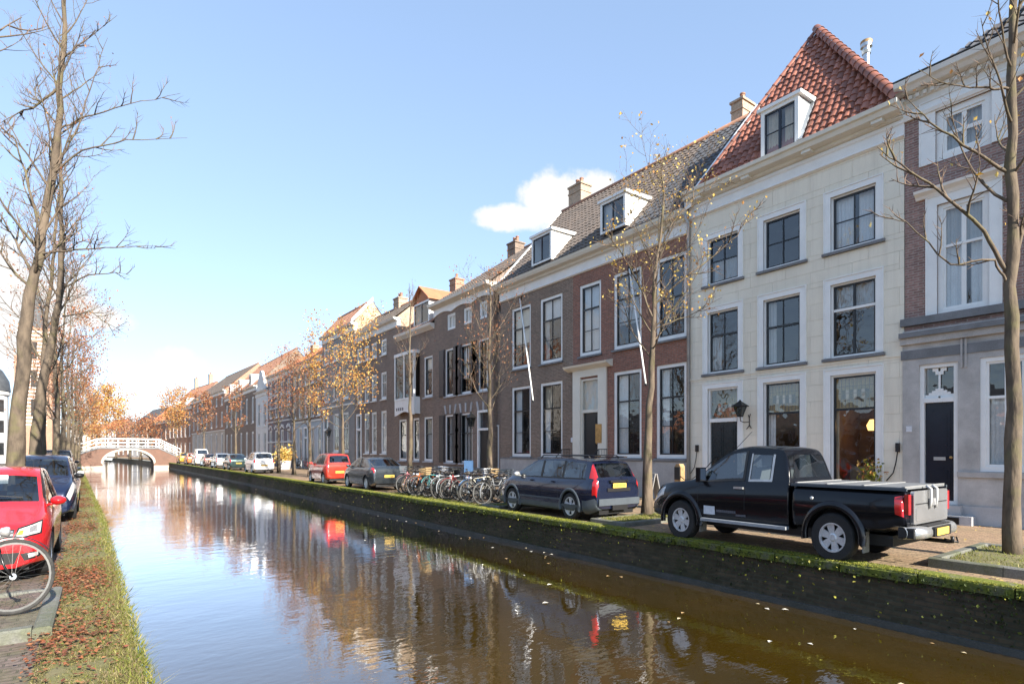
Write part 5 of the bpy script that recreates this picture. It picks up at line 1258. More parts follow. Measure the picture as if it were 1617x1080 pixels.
# ---- others on the near quay behind it
sp = hatch(4.25, 1.76, 1.60, 2.6, .86, .31, 1.0, 'suv', .95, 1.03, .7); sp.update(mirror_mat='plastic_black')
make_car('dark_blue_people_carrier', 'dark blue tall car parked behind the red hatchback on the quay', sp, 'paint_blue', (*wmap(-1.25, 21.3), 0), DN)
sp = hatch(4.1, 1.72, 1.50, 2.5, .84, .305, .95, 'hatch'); sp.update(mirror_mat='paint_white')
make_car('silver_hatchback', 'silver hatchback parked behind the dark blue car on the quay', sp, 'paint_silver', (*wmap(-1.30, 26.6), 0), DN)
sp = hatch(4.5, 1.84, 1.76, 2.65, .86, .36, 1.10, 'suv', .8, 1.12, .8)
make_car('black_off_roader', 'tall black off-roader parked at the end of the near quay row', sp, 'paint_black', (*wmap(-1.75, 39.5), 0), DN)
sp = hatch(4.1, 1.70, 1.46, 2.5, .84, .305, .93, 'hatch')
make_car('graphite_hatchback', 'dark grey hatchback behind the silver one on the near quay', sp, 'paint_graphite', (*wmap(-1.5, 33.0), 0), DN)
# ---- Navy estate with grey cladding
LX, LV = 10.72*KX, 4.73
sp = hatch(LV, 1.84, 1.53, 2.76, .93, .335, .98, 'estate', .80, 1.02, .70)
sp.update(flares='plastic_grey', trim=[(.55, LV-.55, 1.75, 2.75, 'plastic_grey', .012), (.0, .50, 1.2, 3.3, 'plastic_grey', .03), (LV-.6, LV-.02, 1.2, 3.2, 'plastic_grey', .02), (1.45, 3.35, 3.15, 3.35, 'plastic_grey', .012)],
    lamps=[('headlamp', LV-.55, LV-.08, 4.9, 6.5, 'lamp_clear'), ('tail_lamp', .03, .17, 3.7, 6.3, 'lamp_red'), ('upper_tail_lamp', .10, .33, 6.3, 9.2, 'lamp_red')], wstyle='wide', spokes=5, rim=.68, r=.335, tw=.215, rplate=(-.02, .86), handles=(2.75, 1.75),
    side_glass=[('f', 2.42, 3.42, 6.25, 8.7), ('m', 1.46, 2.34, 6.25, 8.7), ('r', .52, 1.38, 6.25, 8.6)], rubber=[(.46, 3.5, 6.05, 8.85)], seams=(2.38, 3.38, 1.55), mirror_mat='chrome_dull')
p0 = ground(908, 821); p1 = ground(812, 808)
yc = (p0.y + p1.y)/2
t, sh, P, b = make_car('navy_estate_car', 'navy estate car with grey cladding and roof rails parked by the canal', sp, 'paint_navy', (LX + .02, yc + .06, 0), UP)
for sd in (-1, 1):
    m = MB(); m.tube([(.55, sd*.56, 1.50), (.62, sd*.57, 1.565), (2.6, sd*.57, 1.57), (2.72, sd*.56, 1.50)], .018, 6); P(m, 'roof_rail', 'plastic_black')
m = MB(); m.box(-.035, .06, -.80, .80, .40, .56); P(m, 'rear_bumper', 'plastic_grey', False)
m = MB(); m.box(-.012, .01, -.45, .45, .72, .80); m.box(-.028, .05, -.35, .35, .935, .985); P(m, 'tailgate_handle', 'plastic_black', False)
m = MB(); m.box(-.05, .08, -.30, .30, .28, .40); P(m, 'tow_bar', 'plastic_black', False)
m = MB(); m.prism([(.22, 1.52), (.18, 1.545), (.50, 1.56), (.50, 1.53)], -.55, .55, axis='y'); P(m, 'roof_spoiler', 'paint_navy', False)
m = MB(); m.bar((.085, .0, 1.08), (.14, -.42, 1.16), .02, .015); P(m, 'rear_wiper', 'plastic_black', False)
# ---- other cars along the far kerb
sp = hatch(3.8, 1.68, 1.58, 2.45, .78, .30, .98, 'suv', .85, 1.0, .7)
p = ground(520, 766); make_car('red_supermini', 'bright red supermini parked behind a slim tree trunk across the canal', sp, 'paint_tomato', (9.9, on_x(527, 9.9)[0].y + .7, 0), UP)
sp = hatch(4.3, 1.80, 1.45, 2.6, .86, .315, .95, 'slope', .85, .98, .68); sp.update(lamps=[('headlamp', 3.75, 4.22, 4.9, 6.5, 'lamp_clear'), ('tail_lamp', .03, .30, 5.0, 7.0, 'lamp_red')], spokes=9)
make_car('graphite_coupe', 'dark grey sloping hatchback parked next to the bicycles', sp, 'paint_graphite', (9.95, on_x(602, 9.95)[0].y + 1.0, 0), UP)
kerb = [(413, 'white_suv', 'white tall car parked across the canal beyond the flower tub', 'paint_white', 'suv', 1.62), (374, 'silver_green_estate', 'grey green car parked in front of the white one', 'paint_green', 'slope', 1.46), (352, 'pale_hatchback', 'silver blue hatchback in the far kerb row', 'paint_silver', 'hatch', 1.5),
    (333, 'brown_hatchback', 'small brown car in the far kerb row', 'paint_brown', 'hatch', 1.42), (318, 'white_van', 'white van parked near the bridge', 'paint_white', 'suv', 1.95), (305, 'orange_car', 'orange red car parked near the bridge', 'paint_orange', 'hatch', 1.45), (292, 'yellow_car', 'yellow car parked at the foot of the bridge', 'paint_yellow', 'suv', 1.5)]
for px_, nm, lab, pt, rear, H in kerb:
    sp = hatch(4.2, 1.78, H, 2.55, .85, .31, .95 + (H-1.45)*.4, rear, .8, .98 + (H-1.45)*.35, .7)
    X_ = RE(on_x(px_, 9.6)[0].y) + 1.05; q = on_x(px_, X_)[0]; make_car(nm, lab, sp, pt, (X_, q.y + .9, 0), UP, detail=False)

# ---- Black pickup truck
LT, WT, rT = 5.22, 1.85, .375
p0, p1 = ground(1322, 886), ground(1076, 851)
tx, ty = (p0.x+p1.x)/2 + WT*.43 - .10, (p0.y+p1.y)/2
wr_, wf_ = 1.13, 4.33                                    # wheel stations from the rear
t = thing('black_pickup_truck', 'black extended cab pickup with chrome rear bumper and white load bed cover', 'pickup truck', (tx, ty, 0), UP)
t.scale = (HS, .86, 1)
off = (-(wr_+wf_)/2, 0, 0)
def P(mb, nm, mat, smooth=True, par=None):
    o = mb.build(nm, mat, par or t, smooth); o.location = off if par is None else (0, 0, 0); return o
cb = 1.90                                                # cab back
top = [(cb, .60), (cb+.005, 1.10), (cb+.03, 1.24), (cb+.17, 1.70), (cb+.30, 1.755), (cb+.9, 1.78), (cb+1.15, 1.765), (cb+1.42, 1.68), (cb+2.08, 1.19), (cb+2.2, 1.14), (LT-.40, 1.06), (LT-.14, .98), (LT-.03, .80), (LT, .58)]
sh = Shell(LT, WT, top, [(cb, 1.18), (cb+1.9, 1.12), (LT-.4, 1.0), (LT, .7)], .42, ground=[(cb, .42), (LT-.5, .42), (LT, .40)], plan_f=.16, plan_r=0, tumble=.26, nose=.75, tail=.01)
b = sh.mesh('cab', ['paint_black', 'plastic_black'], ((wf_, rT),), rT+.07, [(cb+.98, cb+1.98, 6.3, 8.6), (cb+.42, cb+.82, 6.2, 8.3), (cb+.035, cb+.155, 9.75, 12), (cb+2.05, cb+1.46, 9.6, 12)]); b.parent = t; b.location = off
bed = Shell(cb-.03, WT, [(0, .60), (.005, .80), (.02, 1.08), (.06, 1.13), (.2, 1.13), (cb-.2, 1.14), (cb-.03, 1.14)], [(0, 1.07), (cb, 1.09)], .48, ground=[(0, .62), (.35, .52), (cb, .46)], plan_r=.02, plan_f=0, tail=.3, nose=.01, tumble=.1)
b2 = bed.mesh('load_bed', ['paint_black', 'plastic_black'], ((wr_, rT),), rT+.07); b2.parent = t; b2.location = off
for sd in (-1, 1):
    for x in (wr_, wf_): add_wheel(t, x+off[0], sd*(WT/2-.12), sd, rT, .255, 6, .60, 'wide')
    for x, hb in ((wr_, bed), (wf_, sh)):
        m = MB(); yy = sd*(WT/2-.025); m.lathe([(rT+.06, yy-.02*sd), (rT+.06, yy+sd*.055), (rT+.10, yy+sd*.07), (rT+.155, yy+sd*.045), (rT+.175, yy)], 24, axis='y', c=(x, 0, rT+.01), a0=-.15, a1=math.pi+.15); P(m, 'wheel_arch', 'paint_black')
        m = MB(); m.box(x-rT-.13, x-rT-.11, sd*(WT/2-.24), sd*(WT/2-.01), .20, .50); P(m, 'mud_flap', 'mud', False)
    m = MB(); sh.patch(m, cb+.98, cb+1.98, 6.3, 8.6, sd, -.003, 12, 5); fw_ = P(m, 'front_side_window', 'car_glass')
    m = MB(); sh.patch(m, cb+.42, cb+.82, 6.2, 8.3, sd, -.003, 8, 6); P(m, 'rear_side_window', 'car_glass')
    m = MB(); sh.patch(m, cb+.355, cb+.40, 6.05, 8.4, sd, .008, 3, 5); sh.patch(m, cb+.82, cb+.85, 6.05, 8.4, sd, .008, 2, 5); sh.patch(m, cb+.36, cb+.85, 6.0, 6.2, sd, .008, 6, 1); P(m, 'window_trim', 'zinc')
    m = MB(); sh.patch(m, cb+.93, cb+2.05, 6.05, 6.3, sd, .006, 8, 1); sh.patch(m, cb+.93, cb+.98, 6.05, 8.7, sd, .006, 2, 4); P(m, 'window_rubber', 'plastic_black')
    p = sh.P(cb+1.86, 6.4, sd); m = MB(); m.box(p.x-.04, p.x+.06, p.y+sd*.02, p.y+sd*.24, p.z-.02, p.z+.24); m.bar((p.x, p.y-.03*sd, p.z), (p.x, p.y+sd*.1, p.z+.06), .06, .04); mi = P(m, 'wing_mirror', 'paint_black', False)
    m = MB(); m.box(p.x-.045, p.x-.04, p.y+sd*.04, p.y+sd*.22, p.z+.0, p.z+.22); P(m, 'mirror_glass', 'mirror_glass', False)
    m = MB(); m.box(cb-.0, wf_-rT-.22, sd*(WT/2-.02), sd*(WT/2+.12), .42, .47); m.box(cb+.15, cb+.35, sd*(WT/2-.2), sd*(WT/2), .42, .46); P(m, 'side_step', 'zinc', False)
    P(decal(b2, [(.0,.76),(.15,.80),(.17,1.04),(.012,1.07)], 'l' if sd > 0 else 'x', 5, .012), 'tail_lamp', 'lamp_red')
    m = MB(); m.box(-.03, .03, sd*.80, sd*.90, .80, 1.08); P(m, 'tail_lamp_rear', 'lamp_red', False)
    m = MB(); sh.patch(m, LT-.42, LT-.06, 4.6, 6.8, sd, .006, 6, 5); P(m, 'headlamp', 'lamp_clear')
    p = sh.P(cb+1.02, 4.85, sd); m = MB(); m.box(p.x-.10, p.x+.10, p.y-.01, p.y+sd*.035+.01, p.z-.02, p.z+.015); P(m, 'door_handle', 'chrome_dull', False)
    m = MB(); m.lathe([(0, sd*(WT/2+.008)), (.028, sd*(WT/2+.006)), (.03, sd*(WT/2-.02))], 12, axis='y', c=(cb-.42, 0, .95)); P(m, 'fuel_cap', 'chrome_dull')
    m = MB(); m.box(.0, cb-.03, sd*.86, sd*.90, 1.125, 1.165); P(m, 'bed_rail', 'plastic_grey', False)
m = MB(); seams(sh, m, (cb+.02, cb+.90, cb+1.98), 1.8, 6.0); P(m, 'door_seams', 'plastic_black')
m = MB()
for sd in (-1, 1): sh.patch(m, cb+.035, cb+.155, 9.75, 12, sd, -.003, 6, 8)
P(m, 'rear_window', 'car_glass')
m = MB()
for sd in (-1, 1): sh.patch(m, cb+2.05, cb+1.46, 9.6, 12, sd, -.003, 8, 8)
P(m, 'windscreen', 'car_glass')
m = MB(); m.box(.03, cb-.08, -.86, .86, 1.145, 1.175); P(m, 'load_cover', 'bed_cover', False)
m = MB()
for x in (.05, .65, 1.25, cb-.12): m.box(x-.02, x+.02, -.87, .87, 1.175, 1.188)
P(m, 'cover_ribs', 'chrome_dull', False)
def rbox(x0, x1, y0, y1, z0, z1, r=.03, n=3):
    q = MB(); pts = []
    for cy, cz, a0 in ((y1-r, z0+r, -90), (y1-r, z1-r, 0), (y0+r, z1-r, 90), (y0+r, z0+r, 180)):
        for i in range(n+1): a = R(a0+90*i/n); pts.append((cy+r*math.cos(a), cz+r*math.sin(a)))
    q.prism(pts, x0, x1, axis='x'); return q
m = rbox(-.05, .0, -.75, .75, .66, 1.12, .05); tg = P(m, 'tailgate', 'tailgate_metal', False)
P(rbox(-.056, -.05, -.66, .66, .70, .90, .04), 'tailgate_panel', 'tailgate_metal', False); P(rbox(-.062, -.05, -.68, .68, .935, .945, .004), 'tailgate_crease', 'plastic_black', False)
m = MB(); m.box(-.085, -.05, -.12, .12, .90, 1.0); P(m, 'tailgate_handle', 'chrome', False)
for y in (-.12, .14): m = MB(); m.tube([(-.02, y, 1.18), (-.09, y, 1.14), (-.09, y, .98), (-.07, y, .86)], .022, 6); P(m, 'ratchet_strap', 'curtain_grey')
prof_ = [(.10,.46),(-.14,.465),(-.195,.485),(-.21,.53),(-.205,.58),(-.18,.615),(-.15,.63),(.10,.635)]; G_ = []
for i in range(25):
    y = -.90 + 1.80*i/24; s_ = .20*max(0, (abs(y)-.66)/.24)**1.8; G_.append([(px_ + s_, y, pz_) for px_, pz_ in prof_])
m = MB(); m.grid(G_); P(m, 'rear_bumper', 'tailgate_metal'); P(rbox(-.10, .12, -.895, .895, .475, .62, .02), 'bumper_core', 'plastic_black', False); P(rbox(-.17, .0, -.5, .5, .632, .642, .004), 'bumper_step', 'plastic_black', False); P(rbox(-.236, -.20, -.30, .42, .485, .625, .02), 'plate_recess', 'plastic_black', False)
m = MB(); m.box(-.252, -.24, -.15, .37, .505, .605); P(m, 'number_plate', 'plate_yellow', False)
m = MB(); m.tube([(.1, 0, .40), (-.28, 0, .40), (-.34, 0, .40), (-.34, 0, .48)], .03, 8); m.tube([(-.2, -.1, .42), (-.36, -.2, .38), (-.30, -.32, .44)], .014, 6); P(m, 'tow_bar', 'iron')
m = MB(); m.box(.3, LT-.5, -.6, .6, .30, .46); P(m, 'chassis', 'plastic_black', False)
for x in (wr_, wf_): m = MB(); m.tube([(x, -.75, rT), (x, .75, rT)], .07, 8); P(m, 'axle', 'plastic_black')
m = MB(); m.box(cb+.2, cb+2.1, -.74, .74, .5, .98); m.box(cb+1.68, cb+2.18, -.72, .72, .5, 1.10); P(m, 'cabin_floor', 'seat_cloth', False)
for sy in (-1, 1):
    x = cb+.95; m = MB(); m.prism([(x-.26, 1.38), (x-.13, 1.40), (x+.02, .95), (x-.14, .95)], sy*.38-.24, sy*.38+.24, axis='y'); m.box(x-.28, x-.18, sy*.38-.13, sy*.38+.13, 1.42, 1.60); P(m, 'seat', 'curtain_grey', False)
m = MB(); m.lathe([(.18,-.012),(.195,0),(.18,.012)], 16, axis='x', c=(cb+1.58, .38, 1.15)); P(m, 'steering_wheel', 'plastic_black')
m = MB(); m.box(LT-.16, LT+.03, -.70, .70, .46, .62); P(m, 'front_bumper', 'plastic_black', False)
m = MB(); m.tube([(cb+1.3, .55, 1.73), (cb+.95, .55, 2.02)], .006, 5); P(m, 'aerial', 'plastic_black')
yl = WT/2 + .004
def door_mark(x, z): p = sh.P(x, 3.0, 1); return p
p = sh.P(cb+1.70, 2.9, 1)
m = MB(); m.box(p.x-.13, p.x+.13, p.y-.004, p.y+.010, p.z-.075, p.z+.075); P(m, 'door_emblem', 'sticker_white', False)
m = MB(); rr = random.Random(5); x = p.x-.17
for i in range(10): m.box(x-.032, x, p.y-.004, p.y+.012, p.z-.02, p.z+.02); x -= .045
for i in range(6): m.box(x-.026, x, p.y-.004, p.y+.012, p.z-.062, p.z-.03); x -= .036
P(m, 'door_lettering', 'sticker_grey', False)
# ------------------------------------------------------------------ bicycles (x forward, origin on the ground between the wheels)
WR = .345
def wheel_meshes():
    m = MB(); n = 32
    prof = [(WR + .020*math.cos(a), .019*math.sin(a)) for a in [2*math.pi*i/8 for i in range(9)]]; m.lathe(prof, n, axis='y'); ty = m.mesh('tyre', 'tyre', True)
    m = MB(); m.lathe([(WR-.014, -.012), (WR-.034, -.012), (WR-.034, .012), (WR-.014, .012), (WR-.014, -.012)], n, axis='y'); rim = m.mesh('rim', 'bike_rim', True, 40)
    m = MB()
    for i in range(28):
        a = 2*math.pi*i/28; b = a + (.5 if i % 2 else -.5); s = .03*(1 if i % 4 < 2 else -1)
        m.tube([(.022*math.cos(b), s, .022*math.sin(b)), ((WR-.03)*math.cos(a), 0, (WR-.03)*math.sin(a))], .0013, 3, cap=False)
    sp = m.mesh('spokes', 'bike_rim')
    m = MB(); m.lathe([(0,-.05),(.014,-.05),(.016,-.035),(.03,-.034),(.03,-.028),(.016,-.027),(.016,.027),(.03,.028),(.03,.034),(.016,.035),(.014,.05),(0,.05)], 12, axis='y'); hub = m.mesh('hub', 'chrome', True, 40)
    return ty, rim, sp, hub
WM = wheel_meshes()
def bike_wheel(p, x):
    w = link('wheel', WM[0], p, loc=(x, 0, WR+.017)); link('rim', WM[1], w); link('spokes', WM[2], w); link('hub', WM[3], w); return w
bike_cache = {}
def bicycle(label, frame, loc, rz, lean=0.0, basket=None, group=None, steer=0.0, dynamo=False, ladies=True):
    t = thing('bicycle', label, 'bicycle', loc, rz, group); t.rotation_euler = (lean, 0, rz); t.scale = (.88, .88, 1)
    key = (frame, ladies)
    if key not in bike_cache:
        z = WR+.017; bb = (-.06, 0, .28); seat = (-.24, 0, .80); head = (.36, 0, .86); hd = (.40, 0, .68)
        m = MB(); m.tube([bb, seat], .016, 8); m.tube([hd, head], .018, 8); m.tube([bb, (.38, 0, .72)], .017, 8)
        if ladies: m.tube([(-.17, 0, .60), (.08, 0, .56), (.37, 0, .82)], .015, 8)
        else: m.tube([(-.22, 0, .77), (.365, 0, .83)], .015, 8)
        for s in (-1, 1): m.tube([bb, (-.53, s*.05, z)], .010, 6); m.tube([(-.22, 0, .76), (-.53, s*.05, z)], .008, 6)
        fr = m.mesh('frame', frame, True)
        m = MB(); m.tube([hd, (.42, 0, .60)], .018, 8)
        for s in (-1, 1): m.tube([(.415, s*.045, .62), (.46, s*.05, .46), (.53, s*.05, z)], .011, 6)
        fk = m.mesh('fork', frame, True)
        m = MB(); m.tube([head, (.345, 0, .99)], .012, 8)
        for s in (-1, 1): m.tube([(.345, 0, .99), (.37, s*.12, 1.02), (.30, s*.26, 1.05), (.13, s*.29, 1.03)], .011, 6)
        hb = m.mesh('handlebar', 'bike_rim', True)
        m = MB()
        for s in (-1, 1): m.tube([(.24, s*.275, 1.043), (.12, s*.292, 1.028)], .017, 8)
        gr = m.mesh('grips', 'rubber', True)
        m = MB(); m.lathe([(0,-.02),(.09,-.015),(.115,.01),(.10,.035),(.05,.05),(0,.052)], 12, c=(-.33, 0, .89)); m.tube([(-.30, 0, .905), (-.14, 0, .91), (-.07, 0, .90)], [.075, .04, .018], 8); sd = m.mesh('saddle', 'saddle', True)
        m = MB(); m.tube([seat, (-.275, 0, .90)], .013, 8); stp = m.mesh('seat_post', 'chrome_dull', True)
        def guard(cx, a0, a1):
            q = MB(); q.lathe([(WR+.035, -.028), (WR+.045, -.012), (WR+.045, .012), (WR+.035, .028)], 18, axis='y', c=(cx, 0, z), a0=a0, a1=a1); return q.mesh('mudguard', frame, True)
        g1, g2 = guard(-.53, .35, 3.5), guard(.53, .55, 2.7)
        m = MB()
        for s in (-1, 1): m.tube([(-.28, s*.06, .74), (-.80, s*.07, .76)], .006, 5); m.tube([(-.78, s*.07, .76), (-.53, s*.06, z)], .005, 5)
        for x in (-.35, -.5, -.65, -.78): m.tube([(x, -.065, .75), (x, .065, .75)], .005, 5)
        rk = m.mesh('luggage_rack', 'plastic_black', True)
        m = MB(); m.prism([(-.58,.30),(-.62,.36),(-.56,.44),(-.08,.40),(.05,.34),(.05,.22),(-.08,.17),(-.5,.28)], -.07, -.035, axis='y'); cc = m.mesh('chain_case', 'plastic_black')
        m = MB(); m.tube([(-.06, -.08, .28), (-.06, .08, .28)], .014, 8); m.bar((-.06, -.085, .28), (.06, -.085, .16), .02, .012); m.bar((-.06, .085, .28), (-.18, .085, .40), .02, .012); m.box(.03, .11, -.17, -.09, .15, .17); m.box(-.22, -.14, .09, .17, .39, .41); ck = m.mesh('pedals', 'iron')
        m = MB(); m.lathe([(0,.06),(.04,.055),(.05,.03),(.04,-.02),(0,-.05)], 12, axis='x', c=(.45, 0, .80)); lp = m.mesh('headlight', 'chrome', True)
        bike_cache[key] = (fr, fk, hb, gr, sd, stp, g1, g2, rk, cc, ck, lp)
    for me in bike_cache[key]: link(me.name.split('.')[0], me, t)
    bike_wheel(t, -.53); bike_wheel(t, .53)
    if basket:
        m = MB(); c = (.56, 0, .82) if basket != 'rear' else (-.55, 0, .80)
        for k in range(4):
            z = c[2] + .07*k; e = .13 + .012*k
            m.box(c[0]-e-.006, c[0]-e, -e*1.2, e*1.2, z, z+.045); m.box(c[0]+e, c[0]+e+.006, -e*1.2, e*1.2, z, z+.045); m.box(c[0]-e, c[0]+e, -e*1.2-.006, -e*1.2, z, z+.045); m.box(c[0]-e, c[0]+e, e*1.2, e*1.2+.006, z, z+.045)
        m.box(c[0]-.13, c[0]+.13, -.16, .16, c[2]-.01, c[2]); m.build('basket', {'rear': 'b_black', 'crate': 'plastic_grey', 'wicker': 'wicker', 'white': 'b_white', 'red': 'wicker'}[basket], t)
    return t
# near bicycle, wheel poking in from the left edge, standing across the quay by the red car
fw = at(20, 920, 5.5)
bk = bicycle('black bicycle standing on the quay by the red hatchback', 'b_black', (fw.x - .465, fw.y - .02, .10), R(4), R(-6))
# the packed rack across the canal
rb = random.Random(21)
fr_cols = ['b_black','b_grey','b_black','b_cream','b_blue','b_black','b_red','b_white','b_grey','b_black','b_teal','b_black','b_orange','b_grey','b_black','b_white','b_pink','b_black']
bas = [None,'crate',None,'wicker',None,'white',None,None,'rear',None,'red',None,None,'white',None,None,'crate',None]
adj = ['leaning', 'standing']
words = {'b_black':'black','b_grey':'grey','b_cream':'cream','b_blue':'blue','b_red':'red','b_white':'white','b_teal':'teal','b_orange':'orange','b_pink':'pink'}
bw = {None:'', 'crate':' with dark front crate','wicker':' with wicker basket','white':' with white front basket','rear':' with black rear crate','red':' with wicker front basket'}
yb = 14.75
for i, (c, b_) in enumerate(zip(fr_cols, bas)):
    flip = i % 2 == 1; r = R(180 if not flip else 0) + rb.uniform(-.45, .45)
    x = 10.15 + (.12 if flip else -.08) + rb.uniform(-.12, .12)
    bicycle('%s bicycle%s %s in the packed row' % (words[c], bw[b_], 'between the %s and %s ones' % (words[fr_cols[i-1]], words[fr_cols[i+1]]) if 0 < i < 17 else 'nearest the navy estate' if i == 0 else 'nearest the dark grey coupe'), c, (x, yb, .01), r, rb.uniform(-.16, .16), b_, 'bicycles packed between the trees', ladies=rb.random() < .6)
    yb += .345 + rb.uniform(-.05, .08)
# a few against the facades
for px_, X_, c, rot in ((936, 15.6, 'b_black', 1.45), (468, 15.2, 'b_black', 1.7), (474, 15.0, 'b_grey', 1.4), (481, 15.3, 'b_red', 1.6)):
    q = on_x(px_, X_)[0]; bicycle({936: 'black bicycle parked at the steps of the brown brick house', 468: 'black bicycle in front of the pale blue shop', 474: 'grey bicycle in front of the pale blue shop', 481: 'red bicycle in front of the pale blue shop'}[px_], c, (q.x, q.y, .01), rot, .08)
# ------------------------------------------------------------------ trees
def tree(name, label, pts, r0, r1, seed, limbs=(), n_limb=14, crown0=.42, limb_len=2.2, rise=.75, sub=6, twig=5, leafm=None, n_leaf=0, lsize=.09, tw_r=.006, group=None, twigm='twig', shape=lambda t: 1.0, fine=2, sway=.10, side=None, droop=0.0):
    """pts: world trunk points from the ground up"""
    r = random.Random(seed); base = Vector(pts[0]); t = thing(name, label, 'tree', tuple(base), 0, group)
    tp = [Vector(p) - base for p in pts]
    # resample the trunk
    L = sum((b-a).length for a, b in zip(tp[:-1], tp[1:])); N = max(8, int(L/.45)); TP = []; cum = [0]
    for a, b in zip(tp[:-1], tp[1:]): cum.append(cum[-1]+(b-a).length)
    def tpos(f):
        s = f*L
        for i in range(len(tp)-1):
            if s <= cum[i+1] + 1e-6: return tp[i].lerp(tp[i+1], (s-cum[i])/max(1e-6, cum[i+1]-cum[i]))
        return tp[-1].copy()
    path = []
    for i in range(N+1):
        p = tpos(i/N); path.append(p + Vector((r.uniform(-1,1), r.uniform(-1,1), 0))*(.025 if 0 < i < N else 0))
    rad = [(r1 + (r0-r1)*(1-i/N)**1.45)*(1+.09*r.uniform(-1,1)) for i in range(N+1)]; rad[0] *= 1.2
    path[0].z -= .12
    mt = MB(); mt.tube(path, rad, 10); ml = MB(); mw = MB(); tips = []
    def grow(p, d, L_, r_, lvl, mb):
        n = {1: 7, 2: 4, 3: 3, 4: 2}[lvl]; q = p.copy(); P_ = [q.copy()]; d = d.copy(); R_ = [r_]
        for i in range(n):
            d = (d + Vector((r.uniform(-1,1), r.uniform(-1,1), r.uniform(-.6,.9)))*(.13 if lvl == 1 else .2) + Vector((0,0,(.10 - droop) if lvl <= 2 else .03))).normalized()
            q = q + d*(L_/n); P_.append(q.copy()); R_.append(r_*(1-.82*(i+1)/n))
        mb.tube(P_, R_, {1: 6, 2: 4, 3: 3, 4: 3}[lvl], cap=False); return P_, d
    def ramify(P_, L_, r_, lvl):
        if lvl > 1 + fine: tips.extend([P_[-1], P_[len(P_)//2], P_[-1].lerp(P_[-2], .5)]); return
        k = {2: sub, 3: twig, 4: 3}[lvl]
        for j in range(k):
            f = .25 + .72*(j+r.random()*.8)/k; s = f*(len(P_)-1); i = min(int(s), len(P_)-2); p = P_[i].lerp(P_[i+1], s-i); ax = (P_[i+1]-P_[i]).normalized()
            sd = Vector((r.gauss(0,1), r.gauss(0,1), r.gauss(0,1)*.7+.25)); sd = (sd - ax*sd.dot(ax)).normalized(); d = (ax*.75 + sd*.8 + Vector((0,0,.12))).normalized()
            l2 = L_*(.50 if lvl == 2 else .55)*(1.15-.6*f)*r.uniform(.7, 1.2); Q, dd = grow(p, d, l2, max(tw_r*(.85 if lvl == 2 else .6), r_*(.42 if lvl == 2 else .5)), lvl, ml if lvl == 2 else mw); ramify(Q, l2, r_*.4, lvl+1)
        tips.append(P_[-1])
    az = r.random()*6.28
    for i in range(n_limb):
        f = crown0 + (1-crown0)*(i+.3*r.random())/n_limb; p = tpos(f); az += 2.4 + r.uniform(-.4, .4); e = rise + r.uniform(-.25, .25) + .35*(f-crown0)
        a_ = az if side is None or r.random() > side[1] else side[0] + r.uniform(-.9, .9)
        d = Vector((math.cos(a_)*math.cos(e), math.sin(a_)*math.cos(e), math.sin(e))); l1 = limb_len*shape((f-crown0)/(1-crown0))*r.uniform(.75, 1.15); rr = max(.011, (r1+(r0-r1)*(1-f)**1.45)*.34)
        P_, dd = grow(p, d, l1, rr, 1, ml); ramify(P_, l1, rr, 2)
    for lp, lr in limbs:
        Q = [Vector(p) - base for p in lp]; S = []
        for a, b in zip(Q[:-1], Q[1:]):
            for j in range(4): S.append(a.lerp(b, j/4) + Vector((r.uniform(-1,1), r.uniform(-1,1), r.uniform(-1,1)))*.02)
        S.append(Q[-1]); ml.tube(S, [.68*lr*(1-.85*i/(len(S)-1)) for i in range(len(S))], 6, cap=False); l1 = sum((b-a).length for a, b in zip(Q[:-1], Q[1:])); ramify(S, l1*.55, lr, 2)
    # top shoot
    P_, dd = grow(tp[-1], Vector((0,0,1)), limb_len*.6, r1, 1, ml); ramify(P_, limb_len*.6, r1, 2)
    mt.build('trunk', 'bark', t, True); ml.build('branches', 'bark' if twigm == 'twig' else twigm, t, True, kind='stuff'); mw.build('twigs', twigm, t, kind='stuff')
    if leafm and n_leaf:
        P_ = []
        for i in range(n_leaf):
            q = r.choice(tips); P_.append(tuple(q + Vector((r.gauss(0,1), r.gauss(0,1), r.gauss(0,1)))*sway))
        leaves('crown', P_, lsize, leafm, 0, t, seed=seed)
    return t
def rt(px, py_b, py_t, X=None, d=None):
    if d is None: d = F*EYE/(py_b-YH) if X is None else on_x(px, X)[1]
    b = at(px, YH + F*EYE/d, d); return b, d
gR = 'trees along the far bank'
# big tree at the right edge
b, d = rt(1600, 886, 0)
T = lambda x, y, dd=0: at(x, y, d+dd)
tree('bare_tree', 'bare tree in a raised kerbed bed beside the black pickup', [b, T(1600,700), T(1597,500), T(1597,300), T(1600,100), T(1606,-80), T(1604,-220)], .122, .045, 5,
     limbs=[([T(1592,430), T(1555,365), T(1480,300), T(1425,262), T(1385,232,.1)], .05), ([T(1590,445), T(1570,410), T(1500,418), T(1430,350,.2), T(1395,338,.3)], .032), ([T(1594,275), T(1540,240), T(1470,195), T(1425,150,.2)], .04), ([T(1597,140), T(1560,140), T(1500,135), T(1450,110,-.3)], .03), ([T(1600,420), T(1625,330), T(1660,250)], .05)],
     n_limb=13, crown0=.5, limb_len=1.7, sub=6, twig=5, leafm='leaf_yellow', n_leaf=70, lsize=.075, group=gR, side=(math.pi*.8, .3))
